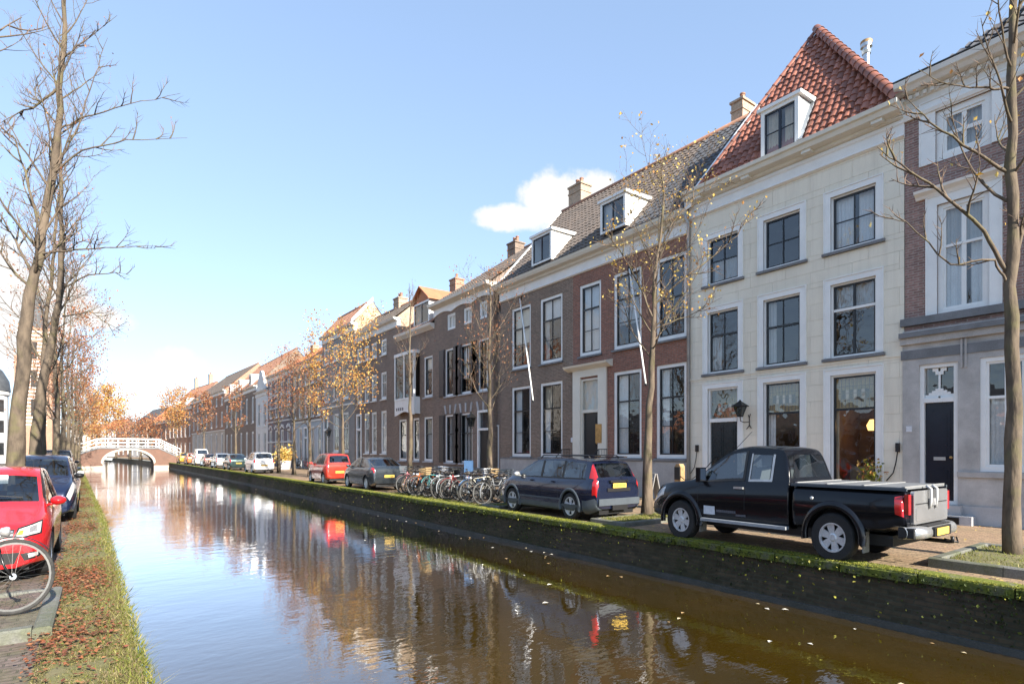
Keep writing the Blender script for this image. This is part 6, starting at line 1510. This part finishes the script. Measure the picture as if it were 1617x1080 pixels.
# slim tree with the last yellow leaves
b = Vector((11.26, 0, 0)); b.y = on_x(1021, 11.26)[0].y; d = on_x(1021, 11.26)[1]
T = lambda x, y, dd=0: at(x, y, d+dd)
tree('thin_leafed_tree', 'slim tree with sparse yellow leaves between the navy estate and the pickup', [b, T(1024,690), T(1030,560), T(1034,440), T(1044,370), T(1048,320)], .135, .03, 11,
     limbs=[([T(1034,480), T(1080,440), T(1120,410), T(1165,372,-.3), T(1185,330,-.5)], .045), ([T(1030,500), T(1000,430), T(975,390), T(955,360)], .04), ([T(1030,520), T(1085,500), T(1140,470,-.4)], .03), ([T(1040,400), T(1062,350), T(1100,310), T(1140,285,-.2)], .035)],
     n_limb=20, crown0=.5, limb_len=1.9, sub=8, twig=6, leafm='leaf_yellow', n_leaf=850, lsize=.07, group=gR, sway=.06)
for (px_, X_, top, kw, lab, nm) in (
    (774, 11.7, 425, dict(seed=31, n_limb=16, limb_len=1.9, sub=8, leafm='leaf_rust', n_leaf=650, lsize=.06, crown0=.42), 'slim tree with rusty twigs at the near end of the bicycle row', 'slim_tree'),
    (648, 12.2, 440, dict(seed=32, n_limb=10, limb_len=1.5, leafm='leaf_rust', n_leaf=60, lsize=.07, crown0=.55), 'pale slim bare tree between the dark grey coupe and the bicycles', 'slim_tree'),
    (541, 12.0, 530, dict(seed=33, n_limb=18, limb_len=2.9, rise=.42, leafm='leaf_gold', n_leaf=3000, lsize=.11, crown0=.42, sway=.16), 'tree with golden orange leaves behind the red supermini', 'golden_tree'),
    (489, 12.0, 565, dict(seed=34, n_limb=17, limb_len=2.7, rise=.45, leafm='leaf_rust', n_leaf=1300, lsize=.11, crown0=.42, sway=.15), 'rust leaved tree with a dark trunk beyond the red supermini', 'rust_leaved_tree'),
    (464, 12.0, 575, dict(seed=35, n_limb=17, limb_len=2.7, rise=.45, leafm='leaf_rust', n_leaf=1300, lsize=.11, crown0=.42, sway=.15), 'rust leaved tree with a pale trunk beside the yellow flower tub', 'rust_leaved_tree'),
    (440, 12.0, 590, dict(seed=36, n_limb=10, limb_len=1.6, leafm='leaf_rust', n_leaf=300, lsize=.12, crown0=.5), 'thin dark tree right beside the white car across the canal', 'slim_tree'),
    (372, 11.2, 610, dict(seed=37, n_limb=10, limb_len=1.8, leafm='leaf_rust', n_leaf=700, lsize=.15, crown0=.45), 'thin rusty tree in front of the long dark brick house', 'slim_tree'),
    (322, 10.6, 625, dict(seed=38, n_limb=12, limb_len=2.4, leafm='leaf_rust', n_leaf=900, lsize=.18, crown0=.4), 'brown leaved tree in front of the large brick house', 'rust_leaved_tree'),
    (277, 10.4, 628, dict(seed=39, n_limb=16, limb_len=3.6, leafm='leaf_orange', n_leaf=2600, lsize=.22, crown0=.38, sway=.35), 'broad bright orange tree by the right end of the bridge', 'orange_tree')):
    X_ *= KX; p_, d = on_x(px_, X_); T = lambda x, y: at(x, y, d); zt = EYE + (YH-top)*d/F
    tree(nm, lab, [p_, p_ + Vector((.03,.05,zt*.3)), p_ + Vector((-.04,.0,zt*.6)), p_ + Vector((.02,.0,zt*.86))], .125 if px_ > 500 else .14, .03, group=gR, **kw)
# ---- near bank row
gL = 'trees along the near bank'
d = 15.5*.811; T = lambda x, y, dd=0: at(x, y, d+dd)
b = T(20, YH + F*EYE/d)
tree('bare_tree', 'tall bare tree with knobbly leaning trunk between the red and blue cars', [b, T(24,700), T(33,600), T(45,480), T(62,400), T(78,300), T(92,200), T(100,60), T(104,-60)], .18, .04, 51,
     limbs=[([T(92,205), T(130,185), T(200,165), T(285,148,.5)], .032), ([T(80,275), T(130,238), T(200,222), T(296,218,.6)], .035), ([T(60,402), T(120,395), T(180,390), T(262,390,.4)], .035), ([T(85,265), T(120,210), T(150,120), T(170,60)], .03), ([T(54,440), T(25,380), T(-15,330)], .05), ([T(66,370), T(45,290), T(25,220), T(5,205)], .05), ([T(92,140), T(50,170), T(0,195)], .045), ([T(100,90), T(130,70), T(185,25)], .03)],
     n_limb=26, crown0=.42, limb_len=1.6, sub=7, twig=5, tw_r=.005, group=gL, droop=.04, leafm='leaf_rust', n_leaf=120, lsize=.05)
d = 21.5*.811; b = T(52, YH + F*EYE/d)
tree('bare_tree', 'bare leaning tree standing beside the blue car on the near quay', [b, T(55,700), T(66,620), T(82,530), T(97,450), T(97,350), T(96,230), T(90,150)], .18, .035, 52,
     limbs=[([T(96,455), T(140,435), T(180,430), T(205,435)], .04), ([T(98,500), T(140,492), T(170,510), T(200,528)], .035), ([T(97,400), T(130,380), T(165,385)], .03)],
     n_limb=22, crown0=.45, limb_len=1.9, sub=7, twig=5, group=gL, leafm='leaf_rust', n_leaf=200, lsize=.05)
d = 24*.811; b = T(66, YH + F*EYE/d)
tree('bare_tree', 'slimmer bare tree just behind the leaning one on the near quay', [b, T(66,690), T(68,600), T(72,500), T(82,440), T(90,330)], .15, .04, 53, n_limb=20, crown0=.4, limb_len=2.0, sub=7, twig=5, group=gL, leafm='leaf_rust', n_leaf=300, lsize=.06)
for i, (px_, d, top, sd) in enumerate(((86, 31, 400, 54), (97, 38, 430, 55), (106, 46, 470, 56), (113, 55, 500, 57), (119, 66, 540, 58), (124, 80, 575, 59), (128, 95, 600, 60))):
    d *= .811; b = T(px_, YH + F*EYE/d); zt = EYE + (YH-top)*d/F
    tree('reddish_tree', ('first', 'second', 'third', 'fourth', 'fifth', 'sixth', 'seventh')[i] + ' reddish twigged tree beyond the bare trees on the near quay', [b, b+Vector((.1,.1,zt*.3)), b+Vector((.0,.2,zt*.6)), b+Vector((.2,.2,zt*.9))], .17, .03, sd, n_limb=15, crown0=.28, limb_len=3.0, rise=.5, sub=7, twig=5, group=gL, leafm='leaf_rust', n_leaf=900 if i < 3 else 1500, lsize=.09 if i < 3 else .16, sway=.2, fine=2 if i < 4 else 1, tw_r=.008)
b = Vector((-1.75, 7.8, 0))
tree('bare_tree', 'bare tree whose branches reach in over the near bicycle', [b, b+Vector((.0,.1,3)), b+Vector((.1,.3,6)), b+Vector((.2,.5,8.6))], .17, .04, 61, n_limb=12, crown0=.5, limb_len=2.3, sub=5, twig=4, group=gL)
# ---- beyond the bridge
def far_tree(px_, d, r_, zc, label, leafm, n, seed, nm='autumn_tree', ls=.45):
    d *= .811; r_ *= .9; b = at(px_, YH + F*EYE/d, d); b.z = 0
    tree(nm, label, [b, b+Vector((.1,0,zc*.45)), b+Vector((0,.2,zc*.9)), b+Vector((.2,0,zc+r_*.4))], .3, .06, seed, n_limb=16, crown0=.35, limb_len=r_*1.1, rise=.55, sub=6, twig=4, leafm=leafm, n_leaf=n, lsize=ls, sway=.6, fine=1, tw_r=.02, group='trees beyond the bridge')
far_tree(168, 185, 7.6, 10.5, 'large golden yellow tree rising over the houses beyond the bridge', 'leaf_gold', 3600, 71, 'golden_tree', .45)
far_tree(145, 175, 6.0, 8.5, 'orange tree left of the golden tree beyond the bridge', 'leaf_orange', 1700, 72, ls=.4)
for i, (px_, d, r_, zc, lm) in enumerate(((205, 150, 3.4, 5.5, 'leaf_rust'), (222, 140, 3.2, 5.2, 'leaf_rust'), (238, 135, 3.0, 5.0, 'leaf_rust'), (120, 150, 3.6, 5.5, 'leaf_orange'), (152, 160, 3.0, 4.6, 'leaf_orange'), (183, 165, 3.2, 5.0, 'leaf_rust'))):
    far_tree(px_, d, r_, zc, ('rust tree on the right bank just past the bridge', 'rust tree next to the orange tree past the bridge', 'bare rusty tree close behind the bridge end', 'orange tree on the near bank past the bridge', 'small orange tree behind the bridge railing', 'small rust tree over the bridge middle')[i], lm, 700, 80+i, ls=.32)
# ------------------------------------------------------------------ bridge
YB = 94.4
bx0, bx1 = -5.5, 13.5
t = thing('arched_bridge', 'red brick arched canal bridge with white railings', 'bridge', (3.6*KX, YB, 0)); t.scale = (KX, .86, 1)
def deck(x):                                       # height of the masonry top along x (world)
    return float(np.interp(x, [-6, -2.2, .0, 7.4, 10.2, 13.5], [.05, 1.35, 2.15, 2.15, .75, .05]))
ax0, ax1, acr, asp = .55, 6.75, 1.80, -.15
def arch_z(x):
    u = (x-(ax0+ax1)/2)/((ax1-ax0)/2)
    return None if abs(u) >= 1 else asp + (acr-asp)*math.sqrt(max(0, 1-u*u))
for yy, nm in ((0, 'front_face'), (6.0, 'rear_face')):
    m = MB(); n = 64; xs = sorted(set([bx0 + (bx1-bx0)*i/n for i in range(n+1)] + [ax0+1e-4, ax1-1e-4, ax0, ax1]))
    for a, b in zip(xs[:-1], xs[1:]):
        za, zb = (arch_z(a), arch_z(b)); lo_a = za if za is not None else -1.5; lo_b = zb if zb is not None else -1.5
        mid = arch_z((a+b)/2)
        if mid is None: lo_a = lo_b = -1.5
        else: lo_a = asp if za is None else za; lo_b = asp if zb is None else zb
        m.quad((a-3.6, yy, lo_a), (b-3.6, yy, lo_b), (b-3.6, yy, deck(b)), (a-3.6, yy, deck(a)))
    m.build(nm, 'bridge_brick', t)
m = MB(); n = 24; A = [(ax0, -1.5)] + [((ax0+ax1)/2 - (ax1-ax0)/2*math.cos(math.pi*i/n), asp + (acr-asp)*math.sin(math.pi*i/n)) for i in range(n+1)] + [(ax1, -1.5)]
m.grid([[(x-3.6, 0, z), (x-3.6, 6, z)] for x, z in A]); m.build('arch_vault', 'brick_brown', t)
for i in range(n):                                   # pale voussoirs
    x0_, z0_ = A[i+1]; x1_, z1_ = A[i+2]; c = ((ax0+ax1)/2, asp-.6)
    o_ = lambda x, z: (x + (x-c[0])*.075, z + .26)
    xo0, zo0 = o_(x0_, z0_); xo1, zo1 = o_(x1_, z1_)
    m = MB(); m.prism([(x0_-3.6, z0_), (x1_-3.6, z1_), (xo1-3.6, zo1), (xo0-3.6, zo0)], -.06, .02, axis='y'); m.build('voussoir', 'tan_render', t)
m = MB(); xs = [bx0 + (bx1-bx0)*i/40 for i in range(41)]; m.grid([[(x-3.6, -.05, deck(x)+.02), (x-3.6, 6.05, deck(x)+.02)] for x in xs]); m.build('deck', 'paving', t)
m = MB(); m.grid([[(x-3.6, -.10, deck(x)-.16), (x-3.6, -.10, deck(x)+.05)] for x in xs]); m.grid([[(x-3.6, -.10, deck(x)+.05), (x-3.6, .25, deck(x)+.05)] for x in xs]); m.build('deck_edge', 'blue_stone', t)
MB().box(ax1-3.6, 9.2-3.6, -.12, 0, -1.5, -.35).build('footing', 'tan_render', t); MB().box(-3.4-3.6, ax0-3.6, -.12, 0, -1.5, -.35).build('footing', 'tan_render', t)
for yy in (.12, 5.9):
    px_ = [-3.6, -2.2, -.2, 1.2, 2.4, 3.6, 4.8, 6.0, 7.4, 8.6, 10.2]
    for q in px_:
        w = .14 if q in (-.2, 7.4, 3.6) else .07; MB().box(q-3.6-w/2, q-3.6+w/2, yy-.08, yy+.08, deck(q), deck(q)+1.28).build('railing_post', 'white_paint', t)
    for hgt, tk in ((1.22, .085), (.72, .05), (.25, .05)):
        for a, b in zip(px_[:-1], px_[1:]):
            MB().bar((a-3.6, yy, deck(a)+hgt), (b-3.6, yy, deck(b)+hgt), .09, tk).build('railing_bar', 'white_paint', t)
# ------------------------------------------------------------------ kerbed tree beds
def tree_bed(x0, x1, y0, y1, label, h=.12, mat='kerb_stone', fill='turf_soil'):
    t = thing('tree_bed', label, 'tree bed', ((x0+x1)/2, (y0+y1)/2, 0)); cx, cy = (x0+x1)/2, (y0+y1)/2; w = .14
    x0, x1, y0, y1 = x0-cx, x1-cx, y0-cy, y1-cy; n = max(1, round((y1-y0)/1.0)); L = (y1-y0)/n
    for i in range(n):
        for xa in (x0, x1-w): MB().prism([(xa, 0), (xa, h-.015), (xa+.02, h), (xa+w-.02, h), (xa+w, h-.015), (xa+w, 0)], y0+i*L+.004, y0+(i+1)*L-.004, axis='y').build('kerb_stone', mat, t)
    for ya in (y0, y1-w): MB().prism([(ya, 0), (ya, h-.015), (ya+.02, h+.004), (ya+w-.02, h+.004), (ya+w, h-.015), (ya+w, 0)], x0+w+.004, x1-w-.004, axis='x').build('kerb_stone', mat, t)
    m = MB(); nn = 10; m.grid([[(x0+w+(x1-x0-2*w)*i/nn, y0+w+(y1-y0-2*w)*j/nn, h-.03+rng.uniform(-.01,.02)) for j in range(nn+1)] for i in range(nn+1)]); m.build('soil', fill, t, True)
    return t
tree_bed(9.75, 12.1, .6, 3.15, 'mossy stone kerbed bed around the bare tree by the pickup', .14)
tree_bed(9.4, 11.8, 8.7, 9.8, 'low grassy bed between the navy estate and the pickup', .10)
tree_bed(9.4, 11.6, 13.6, 14.5, 'low grassy bed at the end of the bicycle row', .08)
tree_bed(-2.3, -.335, 6.58, 8.45, 'stone kerbed bed under the near bicycle', .11, fill='paving_left')
def bed_grass(name, x0, x1, y0, y1, n, lab, z=.1):
    return blades(name, n, lambda r: (x0+(x1-x0)*r.rand(), y0+(y1-y0)*r.rand(), z, 1.0), .05, .008, 'grass', .7, label=lab, cat='grass')
bed_grass('bed_grass', 9.9, 11.95, .75, 3.0, 2600, 'bright tufts of grass around the bare tree by the pickup')
bed_grass('bed_turf', 9.5, 11.7, 8.8, 9.7, 2600, 'grass in the bed between the navy estate and the pickup', .07)
bed_grass('bed_herbs', 9.5, 11.5, 13.7, 14.4, 1800, 'grass in the bed beside the bicycle row', .05)
bed_grass('rack_grass', 9.25, 9.7, 14.2, 21.2, 5200, 'mossy grass strip under the bicycle wheels', .0)
# ------------------------------------------------------------------ street furniture
def lamp_post(px_, X_, label):
    X_ *= KX; q = on_x(px_, X_)[0]; t = thing('street_lamp', label, 'street lamp', (q.x, q.y, 0), 0, 'street lamps on the far pavement')
    MB().lathe([(.0,0),(.12,0),(.12,.35),(.075,.45),(.06,.5),(.045,1.0),(.04,2.75),(.07,2.78),(.07,2.84),(.0,2.84)], 12).build('post', 'iron', t, True, 40)
    m = MB(); m.bar((-.28,0,2.55), (.28,0,2.55), .025); m.build('ladder_bar', 'iron', t)
    m = MB()
    for k in range(4):
        a = math.pi/4 + k*math.pi/2; m.bar((.11*math.cos(a), .11*math.sin(a), 2.84), (.22*math.cos(a), .22*math.sin(a), 3.28), .02)
    m.lathe([(.26,3.28),(.27,3.30),(.12,3.46),(.05,3.5),(.05,3.56),(0,3.6)], 4, a0=math.pi/4, a1=math.pi/4+2*math.pi); m.build('lantern_frame', 'iron', t)
    MB().lathe([(.10,2.86),(.21,3.27)], 4, a0=math.pi/4, a1=math.pi/4+2*math.pi).build('lantern_glass', 'tinted_glass', t)
lamp_post(744, 15.6, 'black lantern post in front of the shuttered brick house')
lamp_post(519, 15.6, 'black lantern post in front of the grey plastered house')
# wall lantern on the cream house
q, d = on_x(1184, XF - .02); zc = EYE + (YH-665)*d/F
t = thing('wall_lantern', 'black wrought iron wall lantern on the cream house by its door', 'wall lamp', (q.x, q.y, zc))
def rx(*p): return tuple(p)
m = MB(); m.tube([(0,.02,-.16),(-.02,0,.0),(-.03,0,.10),(-.05,.02,.20)], .014, 6); m.tube([(-.02,0,-.12),(-.03,-.07,-.22)], .012, 6); m.tube([(-.02,0,-.12),(-.03,.09,-.24)], .012, 6); m.tube([(-.03,0,.1),(-.06,-.06,.22)], .012, 6); m.tube([(-.03,0,-.02),(-.20,.05,-.04),(-.30,.12,0),(-.30,.14,.14)], .014, 6); m.build('bracket', 'iron', t, True)
c = (-.30, .14)
m = MB()
for k in range(4):
    a = math.pi/4 + k*math.pi/2; m.bar((c[0]+.08*math.cos(a), c[1]+.08*math.sin(a), .14), (c[0]+.19*math.cos(a), c[1]+.19*math.sin(a), .44), .018)
m.lathe([(.0,.13),(.09,.13),(.09,.16)], 4, c=(*c, 0), a0=math.pi/4, a1=math.pi/4+2*math.pi); m.lathe([(.26,.44),(.26,.46),(.09,.57),(.05,.60),(0,.66)], 4, c=(*c, 0), a0=math.pi/4, a1=math.pi/4+2*math.pi); m.build('lantern_frame', 'iron', t)
MB().lathe([(.075,.15),(.18,.44)], 4, c=(*c, 0), a0=math.pi/4, a1=math.pi/4+2*math.pi).build('lantern_glass', 'tinted_glass', t)
MB().lathe([(0,.16),(.02,.17),(.03,.25),(.0,.32)], 8, c=(*c, 0)).build('bulb', 'lamp_clear', t, True)
# A-board, bollard, charging handles
q, d = on_x(1031, 13.3)
t = thing('sandwich_board', 'pale folding sandwich board standing behind the slim tree', 'sign', (q.x, q.y, 0), R(60))
for s in (-1, 1):
    m = MB(); m.add([(-.28, s*.22-.012, 0), (.28, s*.22-.012, 0), (.28, s*.02-.012, 1.02), (-.28, s*.02-.012, 1.02), (-.28, s*.22+.012, 0), (.28, s*.22+.012, 0), (.28, s*.02+.012, 1.02), (-.28, s*.02+.012, 1.02)], [(0,1,2,3),(7,6,5,4),(0,4,5,1),(1,5,6,2),(2,6,7,3),(3,7,4,0)]); pn = m.build('panel', 'grey_render', t)
    for k in range(4):
        z = .88-.09*k; y = s*(.02+.20*(1-z/1.02))+s*.016; MB().box(-.2, .12+.03*(k % 2), y-.004, y+.004, z-.02, z+.02).build('sign_mark', 'white_paint', t)
q, d = on_x(1073, 15.4)
t = thing('charging_bollard', 'short timber and black charging bollard by the cream house', 'bollard', (q.x, q.y, 0))
MB().prism([(-.12,0),(-.12,1.16),(-.06,1.26),(.06,1.26),(.12,1.16),(.12,0)], -.10, .12, axis='x').build('post', 'timber', t); MB().box(-.14, -.10, -.10, .10, .75, 1.16).build('socket_panel', 'plastic_black', t)
MB().tube([(-.1,-.05,.9),(-.12,-.3,.75),(-.05,-.55,.8),(.35,-.72,1.1),(.8,-.82,1.5)], .014, 6).build('cable', 'rubber', t, True)
for px_, lab in ((1101, 'black hanging handset and cable beside the cream house door'), (1418, 'black hanging handset and cable between the cream and stone houses')):
    q, d = on_x(px_, XF - .04); zc = EYE + (YH-712)*d/F
    t = thing('wall_handset', lab, 'handset', (q.x-.0, q.y, zc))
    MB().box(-.06, .04, -.04, .04, -.02, .2).build('handset', 'plastic_black', t); MB().tube([(-.02,0,0),(-.02,.04,-.3),(-.02,.10,-.55),(-.02,.25,-.75)], .014, 6).build('cable', 'rubber', t, True)
# parking sign among the bicycles
q, d = on_x(740, 10.5)
t = thing('bicycle_parking_sign', 'light blue and white sign on a post among the bicycles', 'sign', (q.x, q.y, 0), R(-28))
MB().lathe([(.025,0),(.025,1.35),(0,1.36)], 8).build('post', 'steel', t, True); MB().box(-.16, .16, -.035, -.02, .85, 1.35).build('plate', 'b_blue', t)
MB().lathe([(.05,-.04),(.09,-.04)], 14, axis='y', c=(-.02,0,1.2)).lathe([(.05,-.04),(.09,-.04)], 14, axis='y', c=(.02,0,1.0)).build('symbol', 'b_blue', t)
# flower tub
q, d = on_x(449, 13.7)
t = thing('flower_tub', 'grey tub with a bushy yellow plant on the far pavement', 'planter', (q.x, q.y, 0))
MB().lathe([(0,0),(.5,0),(.6,.8),(.55,.8),(.5,.7),(0,.7)], 16).build('tub', 'pale_plinth', t, True, 40)
rr = np.random.RandomState(5); pts = rr.randn(900, 3)*np.array([.38,.38,.34]) + np.array([0,0,1.25]); leaves('foliage', pts, .2, 'leaf_yellow', 0, t); MB().tube([(0,0,.6),(0,0,1.5)], .03, 6).build('stem', 'bark', t)
# window box flowers by the truck
q, d = on_x(1374, XF - .25)
t = thing('potted_plant', 'small pot with yellow and red flowers under the cream house window', 'plant', (q.x, q.y, 0))
MB().lathe([(0,0),(.16,0),(.22,.42),(.18,.42),(.15,.36),(0,.36)], 12).build('pot', 'tile_rust', t, True, 40)
pts = rr.randn(160, 3)*np.array([.13,.13,.22]) + np.array([0,0,.95]); leaves('foliage', pts, .10, 'moss_tuft', 0, t); pts = rr.randn(60, 3)*np.array([.15,.15,.15]) + np.array([0,0,1.18]); leaves('flowers', pts, .08, 'leaf_orange', 0, t, seed=4)
# ------------------------------------------------------------------ towers behind the near bank
d = 121.6; c = at(60, YH, d)
t = thing('brick_tower', 'tall brick church tower with pale stone bands behind the bare trees', 'tower', (c.x, c.y, 0), R(-10)); w = 2.7; H = 27.5
MB().box(-w, w, -w, w, 0, H).build('shaft', 'brick_orange', t)
for k in range(26): z = 7.0 + k*.78; MB().box(-w-.06, w+.06, -w-.06, w+.06, z, z+.26).build('stone_band', 'offwhite_paint', t)
for sx in (-1, 1):
    for sy in (-1, 1): MB().box(sx*w-.45, sx*w+.45, sy*w-.45, sy*w+.45, 0, H-6).build('buttress', 'brick_orange', t)
for k in range(3): MB().box(-.5, .5, -w-.1, -w-.02, 9+k*6, 12.5+k*6).build('louvre_window', 'room', t)
m = MB(); m.lathe([(w*1.25, H), (w*.6, H+3), (0, H+8.5)], 4, a0=math.pi/4, a1=math.pi/4+2*math.pi); m.build('spire', 'lead_dark', t)
c = at(-22, YH, 77.0)
t = thing('domed_corner_house', 'pale corner house with a dark domed turret at the left edge', 'house', (c.x, c.y, 0))
MB().lathe([(2.3,0),(2.3,9.2),(2.5,9.3),(2.5,9.7),(2.3,9.8)], 20).build('turret', 'white_render', t, True, 40); MB().lathe([(2.55,9.8),(2.4,11.2),(1.7,12.6),(.7,13.5),(.1,14.4),(0,14.6)], 20).build('dome', 'lead_dark', t, True, 40)
MB().box(-9, -1.5, -2, 7, 0, 9.2).build('wall', 'white_render', t)
for k in range(4):
    for zz in (1.2, 4.2, 7.0):
        a = -2.4 + .55*k; MB().bar((2.33*math.cos(a), 2.33*math.sin(a), zz), (2.33*math.cos(a), 2.33*math.sin(a), zz+1.6), .6, .1, up=(math.cos(a), math.sin(a), 0)).build('window', 'far_glass', t)
# ------------------------------------------------------------------ houses on the near side of the street (seen in the panes and between the trees)
gN = 'houses lining the near street'
mats_ = ['brick_red', 'brick_dark', 'brick_brown', 'brick_purple', 'brick_orange', 'brick_purple', 'brick_brown', 'grey_render', 'brick_red', 'white_render', 'brick_orange', 'brick_brown']
labs_ = ['red brick', 'dark brick', 'brown brick', 'purple brick', 'orange brick', 'purple brick', 'brown brick', 'grey', 'red brick', 'white', 'orange brick', 'brown brick']
y = -6.0
for i in range(10):
    wd = (8.0, 7.0, 9.0, 7.5, 9.5, 8.5, 7.5, 9.0, 10.0, 12.0)[i]; X_ = -9.0 if y < 60 else -9.0 - (y-60)*.05
    h = House('near_side_house', '%s house with white windows on the near street, %s along from the bicycle' % (labs_[i], ('opposite', 'first', 'second', 'third', 'fourth', 'fifth', 'sixth', 'seventh', 'eighth', 'ninth')[i]), (X_, y), (X_, y+wd), gN)
    low_ = y < 46; H = 3.3 + (i % 3)*.2 if low_ else 8.5 + (i*37 % 5)*.55; nc = 3; rh_ = 1.6 if low_ else 3.6  # low ones are out of view, shaped to darken paint reflections and leave sky open
    ops = [(wd*(j+.5)/nc-.6, wd*(j+.5)/nc+.6, a, b) for j in range(nc) for a, b in (((.9,2.7),) if low_ else ((.9,3.6),(4.6,7.0)))]
    wall(h, H, ops, mats_[i])
    for o_ in ops: window(h, *o_, 2, (.6,), (.6,), fw=.14, far=True, gmat='far_glass', room=None, sill='offwhite_paint')
    cornice(h, [(-.04,H-.5),(-.3,H-.05),(-.35,H+.1),(.2,H+.1),(.2,H-.5)], 'offwhite_paint')
    body(h, H, mats_[i], 8, (4, H+rh_), mats_[i])
    m = MB(); m.quad((0,-.2,H+.1),(wd,-.2,H+.1),(wd,4,H+rh_+.1),(0,4,H+rh_+.1)); m.quad((0,8.1,H),(0,4,H+rh_+.1),(wd,4,H+rh_+.1),(wd,8.1,H)); m.build('roof', ('tile_brown', 'tile_orange', 'tile_dark')[i % 3], h.o)
    y += wd
print('script', round(time.time()-T0, 1), 's; objects', len(bpy.data.objects), 'tris', sum(len(o.data.polygons)*2 for o in bpy.data.objects if o.type == 'MESH'))
